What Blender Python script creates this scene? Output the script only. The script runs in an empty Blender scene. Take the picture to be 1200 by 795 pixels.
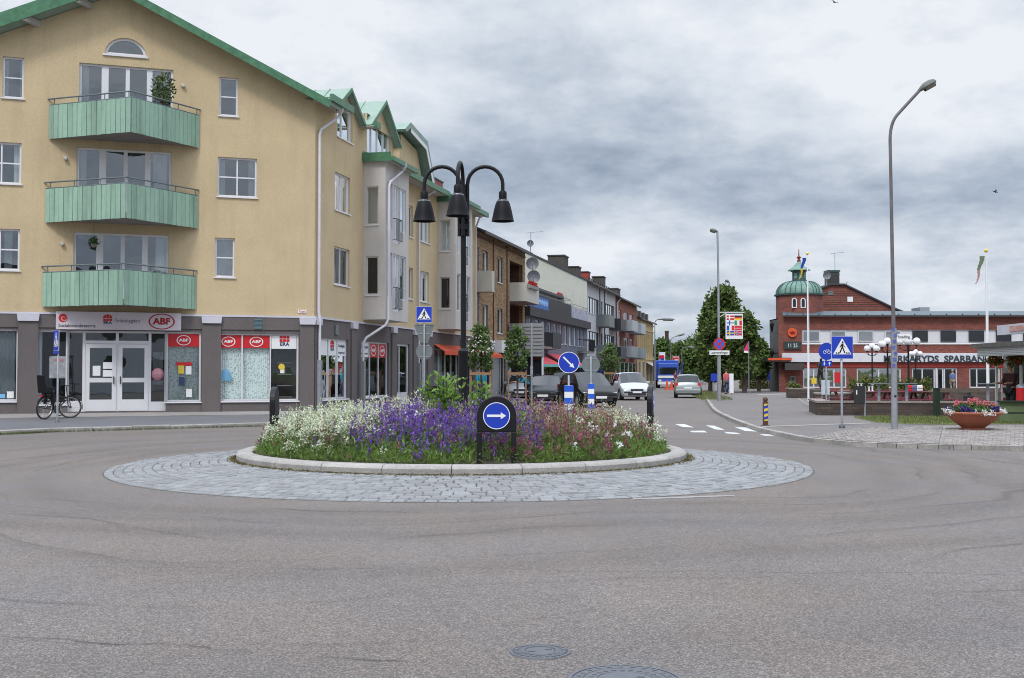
import bpy, bmesh, math, random
import numpy as np
from mathutils import Vector, Matrix
S = bpy.context.scene
C = S.collection
R = math.radians
rnd = random.Random(7)
# ---------------------------------------------------------------- camera, world, sun, exposure
FPX = 1343.0; PITCH = R(1.685); EYE = 1.6
cd = bpy.data.cameras.new('camera'); cam = bpy.data.objects.new('camera', cd); C.objects.link(cam)
cam.location = (0, 0, EYE); cam.rotation_euler = (R(90) + PITCH, 0, 0)
cd.sensor_width = 36; cd.lens = FPX / 1200 * 36; cd.clip_start = .1; cd.clip_end = 6000
S.camera = cam
S.view_settings.view_transform = 'Standard'; S.view_settings.look = 'None'
S.view_settings.exposure = 0.24; S.view_settings.gamma = 1
S.cycles.pixel_filter_type = 'BLACKMAN_HARRIS'; S.cycles.filter_width = 1.0
SUN_EL, SUN_AZ = R(52), R(200)      # azimuth measured from +Y clockwise: behind the camera, a little left
W = bpy.data.worlds.new('World'); S.world = W; W.use_nodes = True
def build_world():
    nt = W.node_tree; N = nt.nodes; L = nt.links; N.clear()
    out = N.new('ShaderNodeOutputWorld'); bg = N.new('ShaderNodeBackground'); bg.inputs[1].default_value = 0.1
    L.new(bg.outputs[0], out.inputs[0])
    sky = N.new('ShaderNodeTexSky'); sky.sky_type = 'NISHITA'; sky.sun_disc = False
    sky.sun_elevation = SUN_EL; sky.sun_rotation = SUN_AZ
    tc = N.new('ShaderNodeTexCoord'); sp = N.new('ShaderNodeSeparateXYZ'); L.new(tc.outputs['Generated'], sp.inputs[0])
    def M(op, a, b=None, c=None, clamp=False):
        n = N.new('ShaderNodeMath'); n.operation = op; n.use_clamp = clamp
        for i, x in enumerate((a, b, c)):
            if x is None: continue
            if isinstance(x, (int, float)): n.inputs[i].default_value = x
            else: L.new(x, n.inputs[i])
        return n.outputs[0]
    x, y, z = sp.outputs
    zz = M('MAXIMUM', z, 0.0)
    den = M('ADD', zz, 0.32)
    cb = N.new('ShaderNodeCombineXYZ'); L.new(M('DIVIDE', x, den), cb.inputs[0]); L.new(M('DIVIDE', y, den), cb.inputs[1])
    def noise(scale, detail, rough, off, dist=0):
        mp = N.new('ShaderNodeMapping'); L.new(cb.outputs[0], mp.inputs[0]); mp.inputs['Location'].default_value = off
        n = N.new('ShaderNodeTexNoise'); n.inputs['Scale'].default_value = scale; n.inputs['Detail'].default_value = detail
        n.inputs['Roughness'].default_value = rough; n.inputs['Distortion'].default_value = dist; L.new(mp.outputs[0], n.inputs['Vector']); return n.outputs[0]
    n1 = noise(2.0, 5, .5, (3.1, 1.7, 0)); n2 = noise(5.2, 8, .55, (9.3, 4.2, 2.), .15); n3 = noise(14, 8, .62, (1, 7, 5.))
    v = M('ADD', M('MULTIPLY', n1, .46), M('ADD', M('MULTIPLY', n2, .37), M('MULTIPLY', n3, .17)))
    # large cloud masses: (azimuth tan, elevation sin, half width, half height, amount)
    ax = M('DIVIDE', x, M('MAXIMUM', y, .05))
    front = M('GREATER_THAN', y, .05)
    acc = v
    for (cx, cz, wx, wz, am) in CLOUDS:
        dx = M('DIVIDE', M('SUBTRACT', ax, cx), wx); dz = M('DIVIDE', M('SUBTRACT', z, cz), wz)
        g = M('POWER', 2.718, M('MULTIPLY', M('ADD', M('MULTIPLY', dx, dx), M('MULTIPLY', dz, dz)), -1.0))
        acc = M('ADD', acc, M('MULTIPLY', M('MULTIPLY', g, am), front))
    cr = N.new('ShaderNodeValToRGB'); L.new(acc, cr.inputs[0])
    e = cr.color_ramp.elements
    e[0].position = .30; e[0].color = (.22, .28, .37, 1); e[1].position = .64; e[1].color = (.71, .74, .79, 1)
    m = e.new(.42); m.color = (.38, .44, .53, 1); m = e.new(.53); m.color = (.56, .61, .68, 1)
    # overcast zenith is brighter than the band near the horizon
    zb = M('MULTIPLY_ADD', M('MULTIPLY', M('SUBTRACT', zz, .33), 1/.45, clamp=True), 21.0, 10.0)
    vm = N.new('ShaderNodeVectorMath'); vm.operation = 'SCALE'; L.new(cr.outputs[0], vm.inputs[0]); L.new(zb, vm.inputs['Scale'])
    # gaps of blue near the horizon
    gap = M('MULTIPLY', M('MULTIPLY', M('SUBTRACT', .50, n3), 6.0, clamp=True), M('SUBTRACT', 1.0, M('MULTIPLY', zz, 9.0), clamp=True))
    mix = N.new('ShaderNodeMix'); mix.data_type = 'RGBA'; L.new(M('MULTIPLY', gap, .55), mix.inputs[0])
    L.new(vm.outputs[0], mix.inputs[6]); L.new(sky.outputs[0], mix.inputs[7])
    L.new(mix.outputs[2], bg.inputs[0])
CLOUDS = [(-.30, .27, .30, .07, .10), (.10, .265, .5, .05, .05), (-.02, .185, .20, .05, -.10), (.12, .215, .14, .03, -.06), (.0, .27, .10, .02, -.05), (.40, .25, .16, .05, .06), (-.06, .16, .07, .03, -.04),
          (.33, .20, .22, .03, .07), (.05, .105, .20, .022, .09), (.25, .14, .14, .024, -.08), (.42, .155, .12, .02, -.09),
          (.15, .068, .14, .012, .06), (.36, .095, .12, .02, .05), (.05, .058, .2, .006, -.08), (.2, .028, .3, .006, -.06)]
build_world()
sd = bpy.data.lights.new('sun', 'SUN'); sd.energy = 1.5; sd.angle = R(11); sd.color = (1, .965, .92)
sun = bpy.data.objects.new('sun', sd); C.objects.link(sun)
_d = Vector((math.sin(SUN_AZ) * math.cos(SUN_EL), math.cos(SUN_AZ) * math.cos(SUN_EL), math.sin(SUN_EL)))
sun.rotation_euler = _d.to_track_quat('Z', 'Y').to_euler()

# ---------------------------------------------------------------- helpers
def ray(px, py):
    a = (px - 600) / FPX; b = (397.5 - py) / FPX
    return Vector((a, math.cos(PITCH) - b * math.sin(PITCH), math.sin(PITCH) + b * math.cos(PITCH)))
def gp(px, py, z=0.0):
    d = ray(px, py); k = (z - EYE) / d.z; return Vector((d.x * k, d.y * k, z))
def X(px, Y): return (px - 600) / FPX * Y
def Z(py, Y):
    d = ray(600, py); return EYE + d.z / d.y * Y
class Frame:
    """a vertical plane: u along it (to the right seen from outside), v into the building, z up"""
    def __init__(s, x, y, ang=0, z=0):
        s.o = Vector((x, y, z)); s.d = Vector((math.cos(ang), math.sin(ang), 0)); s.n = Vector((-s.d.y, s.d.x, 0)); s.ang = ang
    def pt(s, u, v, z): return s.o + s.d * u + s.n * v + Vector((0, 0, z))
    def hit(s, px, py, v=0):
        d = ray(px, py); e = Vector((0, 0, EYE)); o = s.pt(0, v, 0)
        k = (o - e).dot(s.n) / d.dot(s.n); p = e + d * k
        return (p - s.o).dot(s.d), p.z - s.o.z
    def U(s, px, v=0): return s.hit(px, 437, v)[0]
WORLD = Frame(0, 0, 0)
def tag(o, label=None, cat=None, group=None, kind=None):
    for k, x in (('label', label), ('category', cat), ('group', group), ('kind', kind)):
        if x: o[k] = x
    return o
def thing(name, label, cat, loc=(0, 0, 0), rz=0, group=None):
    o = bpy.data.objects.new(name, None); C.objects.link(o); o.location = loc; o.rotation_euler = (0, 0, rz)
    o.empty_display_size = .2
    return tag(o, label, cat, group)
def wm(o):
    M = Matrix.Identity(4)
    while o:
        M = Matrix.Translation(o.location) @ o.rotation_euler.to_matrix().to_4x4() @ Matrix.Diagonal((*o.scale, 1)) @ M
        o = o.parent
    return M
def kids(o): return [c for c in bpy.data.objects if c.parent == o]
def dup(o, loc=None, rz=None, label=None, group=None, scale=None):
    r = o.copy(); C.objects.link(r)
    if loc is not None: r.location = loc
    if rz is not None: r.rotation_euler = (0, 0, rz)
    if scale: r.scale = (scale,) * 3
    if label: r['label'] = label
    if group: r['group'] = group
    for ch in kids(o):
        c = ch.copy(); C.objects.link(c); c.parent = r
        for g in kids(ch):
            e = g.copy(); C.objects.link(e); e.parent = c
    return r
class MB:
    def __init__(s, fr=WORLD): s.v = []; s.f = []; s.fr = fr
    def P(s, u, v, z): s.v.append(s.fr.pt(u, v, z)); return len(s.v) - 1
    def poly(s, pts): s.f.append([s.P(*p) for p in pts]); return s
    def rect(s, u0, u1, z0, z1, v=0): return s.poly([(u0, v, z0), (u1, v, z0), (u1, v, z1), (u0, v, z1)])
    def hull8(s, p):
        i = [s.P(*q) for q in p]
        for a in ((0, 3, 2, 1), (4, 5, 6, 7), (0, 1, 5, 4), (1, 2, 6, 5), (2, 3, 7, 6), (3, 0, 4, 7)): s.f.append([i[k] for k in a])
        return s
    def box(s, u0, u1, v0, v1, z0, z1):
        return s.hull8([(u0, v0, z0), (u1, v0, z0), (u1, v1, z0), (u0, v1, z0), (u0, v0, z1), (u1, v0, z1), (u1, v1, z1), (u0, v1, z1)])
    def prism(s, pts, v0, v1):
        """polygon of (u,z) extruded along v"""
        n = len(pts); a = [s.P(u, v0, z) for u, z in pts]; b = [s.P(u, v1, z) for u, z in pts]
        s.f.append(a); s.f.append(b[::-1])
        for i in range(n): s.f.append([a[i], b[i], b[(i + 1) % n], a[(i + 1) % n]])
        return s
    def hprism(s, pts, z0, z1):
        n = len(pts); zf = (lambda z, i: z[i] if isinstance(z, (list, tuple)) else z)
        a = [s.P(p[0], p[1], zf(z0, i)) for i, p in enumerate(pts)]; b = [s.P(p[0], p[1], zf(z1, i)) for i, p in enumerate(pts)]
        s.f.append(a[::-1]); s.f.append(b)
        for i in range(n): s.f.append([a[i], a[(i + 1) % n], b[(i + 1) % n], b[i]])
        return s
    def tube(s, pts, r, n=8, cap=True):
        pts = [Vector(s.fr.pt(*p)) for p in pts]; rings = []; m = len(pts)
        rr = r if isinstance(r, (list, tuple)) else [r] * m
        t0 = (pts[1] - pts[0]).normalized(); up = Vector((0, 0, 1)) if abs(t0.z) < .9 else Vector((1, 0, 0))
        side = t0.cross(up).normalized()
        for i, p in enumerate(pts):
            t = ((pts[min(i + 1, m - 1)] - pts[max(i - 1, 0)])).normalized()
            side = (side - t * side.dot(t)).normalized(); w = t.cross(side)
            base = len(s.v)
            for k in range(n):
                a = 2 * math.pi * k / n; s.v.append(p + (side * math.cos(a) + w * math.sin(a)) * rr[i])
            rings.append(base)
        for i in range(m - 1):
            for k in range(n):
                k2 = (k + 1) % n; s.f.append([rings[i] + k, rings[i] + k2, rings[i + 1] + k2, rings[i + 1] + k])
        if cap: s.f.append([rings[0] + k for k in range(n)][::-1]); s.f.append([rings[-1] + k for k in range(n)])
        return s
    def lathe(s, u, v, prof, n=16, a0=0, axis='z', ry=1):
        rings = []
        for (r, z) in prof:
            b = len(s.v)
            for k in range(n):
                a = a0 + 2 * math.pi * k / n; c, q = math.cos(a) * r, math.sin(a) * r * ry
                if axis == 'z': s.P(u + c, v + q, z)
                elif axis == 'v': s.P(u + c, z, v + q)     # axis along v; (u,z) centre
                else: s.P(z, u + c, v + q)                # axis along u; (v,z) centre
            rings.append(b)
        for i in range(len(prof) - 1):
            for k in range(n):
                k2 = (k + 1) % n; s.f.append([rings[i] + k, rings[i] + k2, rings[i + 1] + k2, rings[i + 1] + k])
        if prof[0][0] > 1e-4: s.f.append([rings[0] + k for k in range(n)][::-1])
        if prof[-1][0] > 1e-4: s.f.append([rings[-1] + k for k in range(n)])
        return s
    def disc(s, u, z, r, v0, v1, n=28): return s.lathe(u, z, [(r, v0), (r, v1)], n, axis='v')
    def ring(s, u, z, r0, r1, v0, v1, n=28, a0=0, a1=2 * math.pi):
        m = n if a1 - a0 < 6.28 else n
        for k in range(m):
            a, b = a0 + (a1 - a0) * k / m, a0 + (a1 - a0) * (k + 1) / m
            q = lambda r, t: (u + r * math.cos(t), z + r * math.sin(t))
            (x0, z0), (x1, z1), (x2, z2), (x3, z3) = q(r0, a), q(r1, a), q(r1, b), q(r0, b)
            s.hull8([(x0, v0, z0), (x1, v0, z1), (x1, v1, z1), (x0, v1, z0), (x3, v0, z3), (x2, v0, z2), (x2, v1, z2), (x3, v1, z3)])
        return s
    def ball(s, u, v, z, r, n=12, sz=1, sx=1, sy=1):
        m = n // 2; rings = []
        for i in range(m + 1):
            t = -math.pi / 2 + math.pi * i / m; b = len(s.v)
            for k in range(n):
                a = 2 * math.pi * k / n; s.P(u + r * sx * math.cos(t) * math.cos(a), v + r * sy * math.cos(t) * math.sin(a), z + r * sz * math.sin(t))
            rings.append(b)
        for i in range(m):
            for k in range(n):
                k2 = (k + 1) % n; s.f.append([rings[i] + k, rings[i] + k2, rings[i + 1] + k2, rings[i + 1] + k])
        return s
    def build(s, name, mat, parent=None, smooth=False, clip=None, bevel=0, bseg=2, merge=False):
        me = bpy.data.meshes.new(name); me.from_pydata([tuple(v) for v in s.v], [], s.f)
        if clip or merge or True:
            bm = bmesh.new(); bm.from_mesh(me)
            for (co, no) in (clip or []):
                bmesh.ops.bisect_plane(bm, geom=bm.verts[:] + bm.edges[:] + bm.faces[:], plane_co=co, plane_no=no, clear_outer=True)
            if merge or smooth: bmesh.ops.remove_doubles(bm, verts=bm.verts[:], dist=1e-4)
            bmesh.ops.recalc_face_normals(bm, faces=bm.faces[:])
            bm.to_mesh(me); bm.free()
        if smooth:
            me.polygons.foreach_set('use_smooth', [True] * len(me.polygons)); me.set_sharp_from_angle(angle=R(38))
        o = bpy.data.objects.new(name, me); C.objects.link(o); me.materials.append(mat)
        if parent: me.transform(wm(parent).inverted()); o.parent = parent
        if bevel:
            b = o.modifiers.new('bevel', 'BEVEL'); b.width = bevel; b.segments = bseg; b.limit_method = 'ANGLE'; b.angle_limit = R(35)
        return o
def struct(mb, name, mat, **k): return tag(mb.build(name, mat, **k), kind='structure')

# ---------------------------------------------------------------- materials
_mats = {}
def _new(name):
    m = bpy.data.materials.new(name); m.use_nodes = True; nt = m.node_tree
    return m, nt.nodes, nt.links, nt.nodes['Principled BSDF']
def mat(name, col=(.5, .5, .5), rough=.6, metal=0, var=.10, vs=2.5, bump=0.0, bs=60, spec=.5, island=0, coat=0, stain=0, fine=0):
    if name in _mats: return _mats[name]
    m, N, L, B = _new(name); _mats[name] = m
    B.inputs['Roughness'].default_value = rough; B.inputs['Metallic'].default_value = metal
    B.inputs['Specular IOR Level'].default_value = spec; B.inputs['Coat Weight'].default_value = coat
    tc = N.new('ShaderNodeTexCoord')
    n = N.new('ShaderNodeTexNoise'); n.inputs['Scale'].default_value = vs; n.inputs['Detail'].default_value = 6; n.inputs['Roughness'].default_value = .65
    L.new(tc.outputs['Object'], n.inputs['Vector'])
    cr = N.new('ShaderNodeValToRGB'); L.new(n.outputs[0], cr.inputs[0])
    cr.color_ramp.elements[0].position = .3; cr.color_ramp.elements[1].position = .7
    cr.color_ramp.elements[0].color = (*[c * (1 - var) for c in col], 1); cr.color_ramp.elements[1].color = (*[min(1, c * (1 + var)) for c in col], 1)
    out = cr.outputs[0]
    def mul(a, f):
        x = N.new('ShaderNodeVectorMath'); x.operation = 'SCALE'; L.new(a, x.inputs[0]); L.new(f, x.inputs['Scale']); return x.outputs[0]
    if island:
        g = N.new('ShaderNodeNewGeometry'); mr = N.new('ShaderNodeMapRange'); L.new(g.outputs['Random Per Island'], mr.inputs[0])
        mr.inputs[3].default_value = 1 - island; mr.inputs[4].default_value = 1 + island; out = mul(out, mr.outputs[0])
    if fine:
        f = N.new('ShaderNodeTexNoise'); f.inputs['Scale'].default_value = bs; f.inputs['Detail'].default_value = 3; L.new(tc.outputs['Object'], f.inputs['Vector'])
        mr = N.new('ShaderNodeMapRange'); L.new(f.outputs[0], mr.inputs[0]); mr.inputs[1].default_value = .3; mr.inputs[2].default_value = .7
        mr.inputs[3].default_value = 1 - fine; mr.inputs[4].default_value = 1 + fine; out = mul(out, mr.outputs[0])
    if stain:   # rain streaks: noise stretched vertically
        mp = N.new('ShaderNodeMapping'); L.new(tc.outputs['Object'], mp.inputs[0]); mp.inputs['Scale'].default_value = (2.2, 2.2, .22)
        f = N.new('ShaderNodeTexNoise'); f.inputs['Scale'].default_value = 1.1; f.inputs['Detail'].default_value = 7; f.inputs['Roughness'].default_value = .62; L.new(mp.outputs[0], f.inputs['Vector'])
        mr = N.new('ShaderNodeMapRange'); L.new(f.outputs[0], mr.inputs[0]); mr.inputs[1].default_value = .5; mr.inputs[2].default_value = .75
        mr.inputs[3].default_value = 1; mr.inputs[4].default_value = 1 - stain; out = mul(out, mr.outputs[0])
    L.new(out, B.inputs['Base Color'])
    if bump:
        f = N.new('ShaderNodeTexNoise'); f.inputs['Scale'].default_value = bs; f.inputs['Detail'].default_value = 4; L.new(tc.outputs['Object'], f.inputs['Vector'])
        b = N.new('ShaderNodeBump'); b.inputs['Strength'].default_value = bump; b.inputs['Distance'].default_value = .02; L.new(f.outputs[0], b.inputs['Height']); L.new(b.outputs[0], B.inputs['Normal'])
    return m
def leafmat(name, col, var=.35, trans=.35, hue=None):
    if name in _mats: return _mats[name]
    m, N, L, B = _new(name); _mats[name] = m
    g = N.new('ShaderNodeNewGeometry'); cr = N.new('ShaderNodeValToRGB'); L.new(g.outputs['Random Per Island'], cr.inputs[0])
    c2 = hue or col
    cr.color_ramp.elements[0].color = (*[c * (1 - var) for c in col], 1); cr.color_ramp.elements[1].color = (*[min(1, c * (1 + var)) for c in c2], 1)
    L.new(cr.outputs[0], B.inputs['Base Color']); B.inputs['Roughness'].default_value = .6; B.inputs['Specular IOR Level'].default_value = .3
    t = N.new('ShaderNodeBsdfTranslucent'); L.new(cr.outputs[0], t.inputs[0]); mx = N.new('ShaderNodeMixShader'); mx.inputs[0].default_value = trans
    L.new(B.outputs[0], mx.inputs[1]); L.new(t.outputs[0], mx.inputs[2]); L.new(mx.outputs[0], N['Material Output'].inputs[0]); return m
def glass(name, bias=.1, tint=(.75, .85, .85), rough=.0):
    if name in _mats: return _mats[name]
    m, N, L, B = _new(name); _mats[name] = m; N.remove(B)
    tr = N.new('ShaderNodeBsdfTransparent'); tr.inputs[0].default_value = (*tint, 1)
    gl = N.new('ShaderNodeBsdfGlossy'); gl.inputs['Roughness'].default_value = rough; gl.inputs[0].default_value = (.92, .96, 1, 1)
    fr = N.new('ShaderNodeFresnel'); fr.inputs[0].default_value = 1.5
    ad = N.new('ShaderNodeMath'); ad.operation = 'ADD'; ad.use_clamp = True; ad.inputs[1].default_value = bias; L.new(fr.outputs[0], ad.inputs[0])
    tc = N.new('ShaderNodeTexCoord'); n = N.new('ShaderNodeTexNoise'); n.inputs['Scale'].default_value = .8; L.new(tc.outputs['Object'], n.inputs['Vector'])
    bp = N.new('ShaderNodeBump'); bp.inputs['Strength'].default_value = .12; bp.inputs['Distance'].default_value = .05; L.new(n.outputs[0], bp.inputs['Height']); L.new(bp.outputs[0], gl.inputs['Normal'])
    mx = N.new('ShaderNodeMixShader'); L.new(ad.outputs[0], mx.inputs[0]); L.new(tr.outputs[0], mx.inputs[1]); L.new(gl.outputs[0], mx.inputs[2])
    L.new(mx.outputs[0], N['Material Output'].inputs[0]); return m
def brick(name, c1, c2, mortar, ang=0, bw=.25, rh=.075):
    m, N, L, B = _new(name); _mats[name] = m
    g = N.new('ShaderNodeNewGeometry'); d = N.new('ShaderNodeVectorMath'); d.operation = 'DOT_PRODUCT'; L.new(g.outputs['Position'], d.inputs[0]); d.inputs[1].default_value = (math.cos(ang) + .3 * -math.sin(ang), math.sin(ang) + .3 * math.cos(ang), 0)
    s = N.new('ShaderNodeSeparateXYZ'); L.new(g.outputs['Position'], s.inputs[0]); c = N.new('ShaderNodeCombineXYZ'); L.new(d.outputs['Value'], c.inputs[0]); L.new(s.outputs[2], c.inputs[1])
    b = N.new('ShaderNodeTexBrick'); L.new(c.outputs[0], b.inputs[0]); b.inputs['Color1'].default_value = (*c1, 1); b.inputs['Color2'].default_value = (*c2, 1); b.inputs['Mortar'].default_value = (*mortar, 1)
    b.inputs['Scale'].default_value = 1; b.inputs['Mortar Size'].default_value = .006; b.inputs['Brick Width'].default_value = bw; b.inputs['Row Height'].default_value = rh
    n = N.new('ShaderNodeTexNoise'); n.inputs['Scale'].default_value = 1.3; n.inputs['Detail'].default_value = 7; L.new(g.outputs['Position'], n.inputs['Vector'])
    mr = N.new('ShaderNodeMapRange'); L.new(n.outputs[0], mr.inputs[0]); mr.inputs[3].default_value = .65; mr.inputs[4].default_value = 1.35
    x = N.new('ShaderNodeVectorMath'); x.operation = 'SCALE'; L.new(b.outputs[0], x.inputs[0]); L.new(mr.outputs[0], x.inputs['Scale']); L.new(x.outputs[0], B.inputs['Base Color'])
    B.inputs['Roughness'].default_value = .85; return m
def emis(name, col, e):
    m, N, L, B = _new(name); _mats[name] = m
    B.inputs['Base Color'].default_value = (*col, 1); B.inputs['Emission Color'].default_value = (*col, 1); B.inputs['Emission Strength'].default_value = e; return m
white = mat('white_paint', (.74, .74, .76), .45, var=.04)
white_fr = mat('white_window_paint', (.72, .71, .74), .4, var=.04)
black = mat('black_paint', (.008, .008, .010), .5, var=.2, spec=.3)
rubber = mat('rubber', (.02, .02, .02), .8)
steel = mat('galvanised_steel', (.36, .38, .41), .45, metal=.6, var=.15, vs=8)
dsteel = mat('dark_steel', (.08, .09, .1), .4, metal=.5)
chrome = mat('chrome', (.7, .7, .72), .15, metal=1, var=0)
sblue = mat('sign_blue', (.012, .045, .42), .35, var=.03)
swhite = mat('sign_white', (.78, .78, .78), .4, var=.02)
sred = mat('sign_red', (.55, .015, .02), .4, var=.03)
yel = mat('sign_yellow', (.7, .52, .06), .4, var=.03)
sgrey = mat('sign_back_grey', (.17, .19, .19), .5, metal=.2, var=.1, vs=6)
dark_glass = mat('dark_glass', (.012, .014, .018), .04, var=.1, spec=.6)
win_glass = glass('window_glass', .20, (.9, .95, .95))
shop_glass = glass('shop_glass', .04, (.93, .97, .96))
door_glass = glass('door_glass', .10, (.6, .68, .66))
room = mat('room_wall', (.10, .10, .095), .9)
lace = leafmat('lace_curtain', (.72, .75, .80), .06, .4)
def curtain_mat():
    m, N, L, B = _new('patterned_curtain'); tc = N.new('ShaderNodeTexCoord'); v = N.new('ShaderNodeTexVoronoi'); v.inputs['Scale'].default_value = 15; L.new(tc.outputs['Object'], v.inputs['Vector'])
    cr = N.new('ShaderNodeValToRGB'); L.new(v.outputs['Distance'], cr.inputs[0]); cr.color_ramp.elements[0].color = (.36, .42, .41, 1); cr.color_ramp.elements[1].color = (.72, .78, .77, 1); cr.color_ramp.elements[1].position = .5; cr.color_ramp.elements[0].position = .2
    L.new(cr.outputs[0], B.inputs['Base Color']); B.inputs['Roughness'].default_value = .9; B.inputs['Emission Color'].default_value = (0, 0, 0, 1); return m
pat_curtain = curtain_mat()

# ---------------------------------------------------------------- writing
def text(s, fr, u, z, v, size, m, parent=None, name='lettering', width=None, bold=0, ext=.004, align='CENTER', slant=0):
    cu = bpy.data.curves.new('t', 'FONT'); cu.body = s; cu.size = size; cu.extrude = ext; cu.offset = bold * size; cu.align_x = align; cu.align_y = 'CENTER'; cu.shear = slant; cu.resolution_u = 3
    o = bpy.data.objects.new('t', cu); C.objects.link(o); dg = bpy.context.evaluated_depsgraph_get()
    me = bpy.data.meshes.new_from_object(o.evaluated_get(dg)); bpy.data.objects.remove(o)
    xs = [q.co.x for q in me.vertices]
    if not xs: return None
    kx = width / (max(xs) - min(xs)) if width else 1
    mb = MB(fr); mb.v = [fr.pt(u + q.co.x * kx, v - q.co.z, z + q.co.y) for q in me.vertices]; mb.f = [list(p.vertices) for p in me.polygons]
    bpy.data.meshes.remove(me)
    return mb.build(name, m, parent)

# ---------------------------------------------------------------- leaves
def leaves(name, Cn, D, Wd, Ln, m, parent=None, world=False):
    """rhombic leaves: base Cn, direction D (unit), half width Wd, length Ln; numpy arrays"""
    n = len(Cn); rs = np.random.RandomState(n % 9973)
    r = rs.normal(size=(n, 3)); sd = np.cross(D, r); sd /= np.linalg.norm(sd, axis=1, keepdims=True) + 1e-9
    Wd = np.broadcast_to(Wd, (n,))[:, None]; Ln = np.broadcast_to(Ln, (n,))[:, None]
    V = np.empty((n, 4, 3)); V[:, 0] = Cn; V[:, 1] = Cn + D * Ln * .5 + sd * Wd; V[:, 2] = Cn + D * Ln; V[:, 3] = Cn + D * Ln * .5 - sd * Wd
    V = V.reshape(-1, 3)
    if parent and not world:
        pass
    me = bpy.data.meshes.new(name); me.vertices.add(4 * n); me.vertices.foreach_set('co', V.ravel())
    me.loops.add(4 * n); me.loops.foreach_set('vertex_index', np.arange(4 * n, dtype=np.int32))
    me.polygons.add(n); me.polygons.foreach_set('loop_start', np.arange(0, 4 * n, 4, dtype=np.int32)); me.update(); me.validate()
    me.materials.append(m); o = bpy.data.objects.new(name, me); C.objects.link(o)
    if parent:
        if world: me.transform(wm(parent).inverted())
        o.parent = parent
    return o
def unit(a): return a / (np.linalg.norm(a, axis=1, keepdims=True) + 1e-9)
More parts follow.
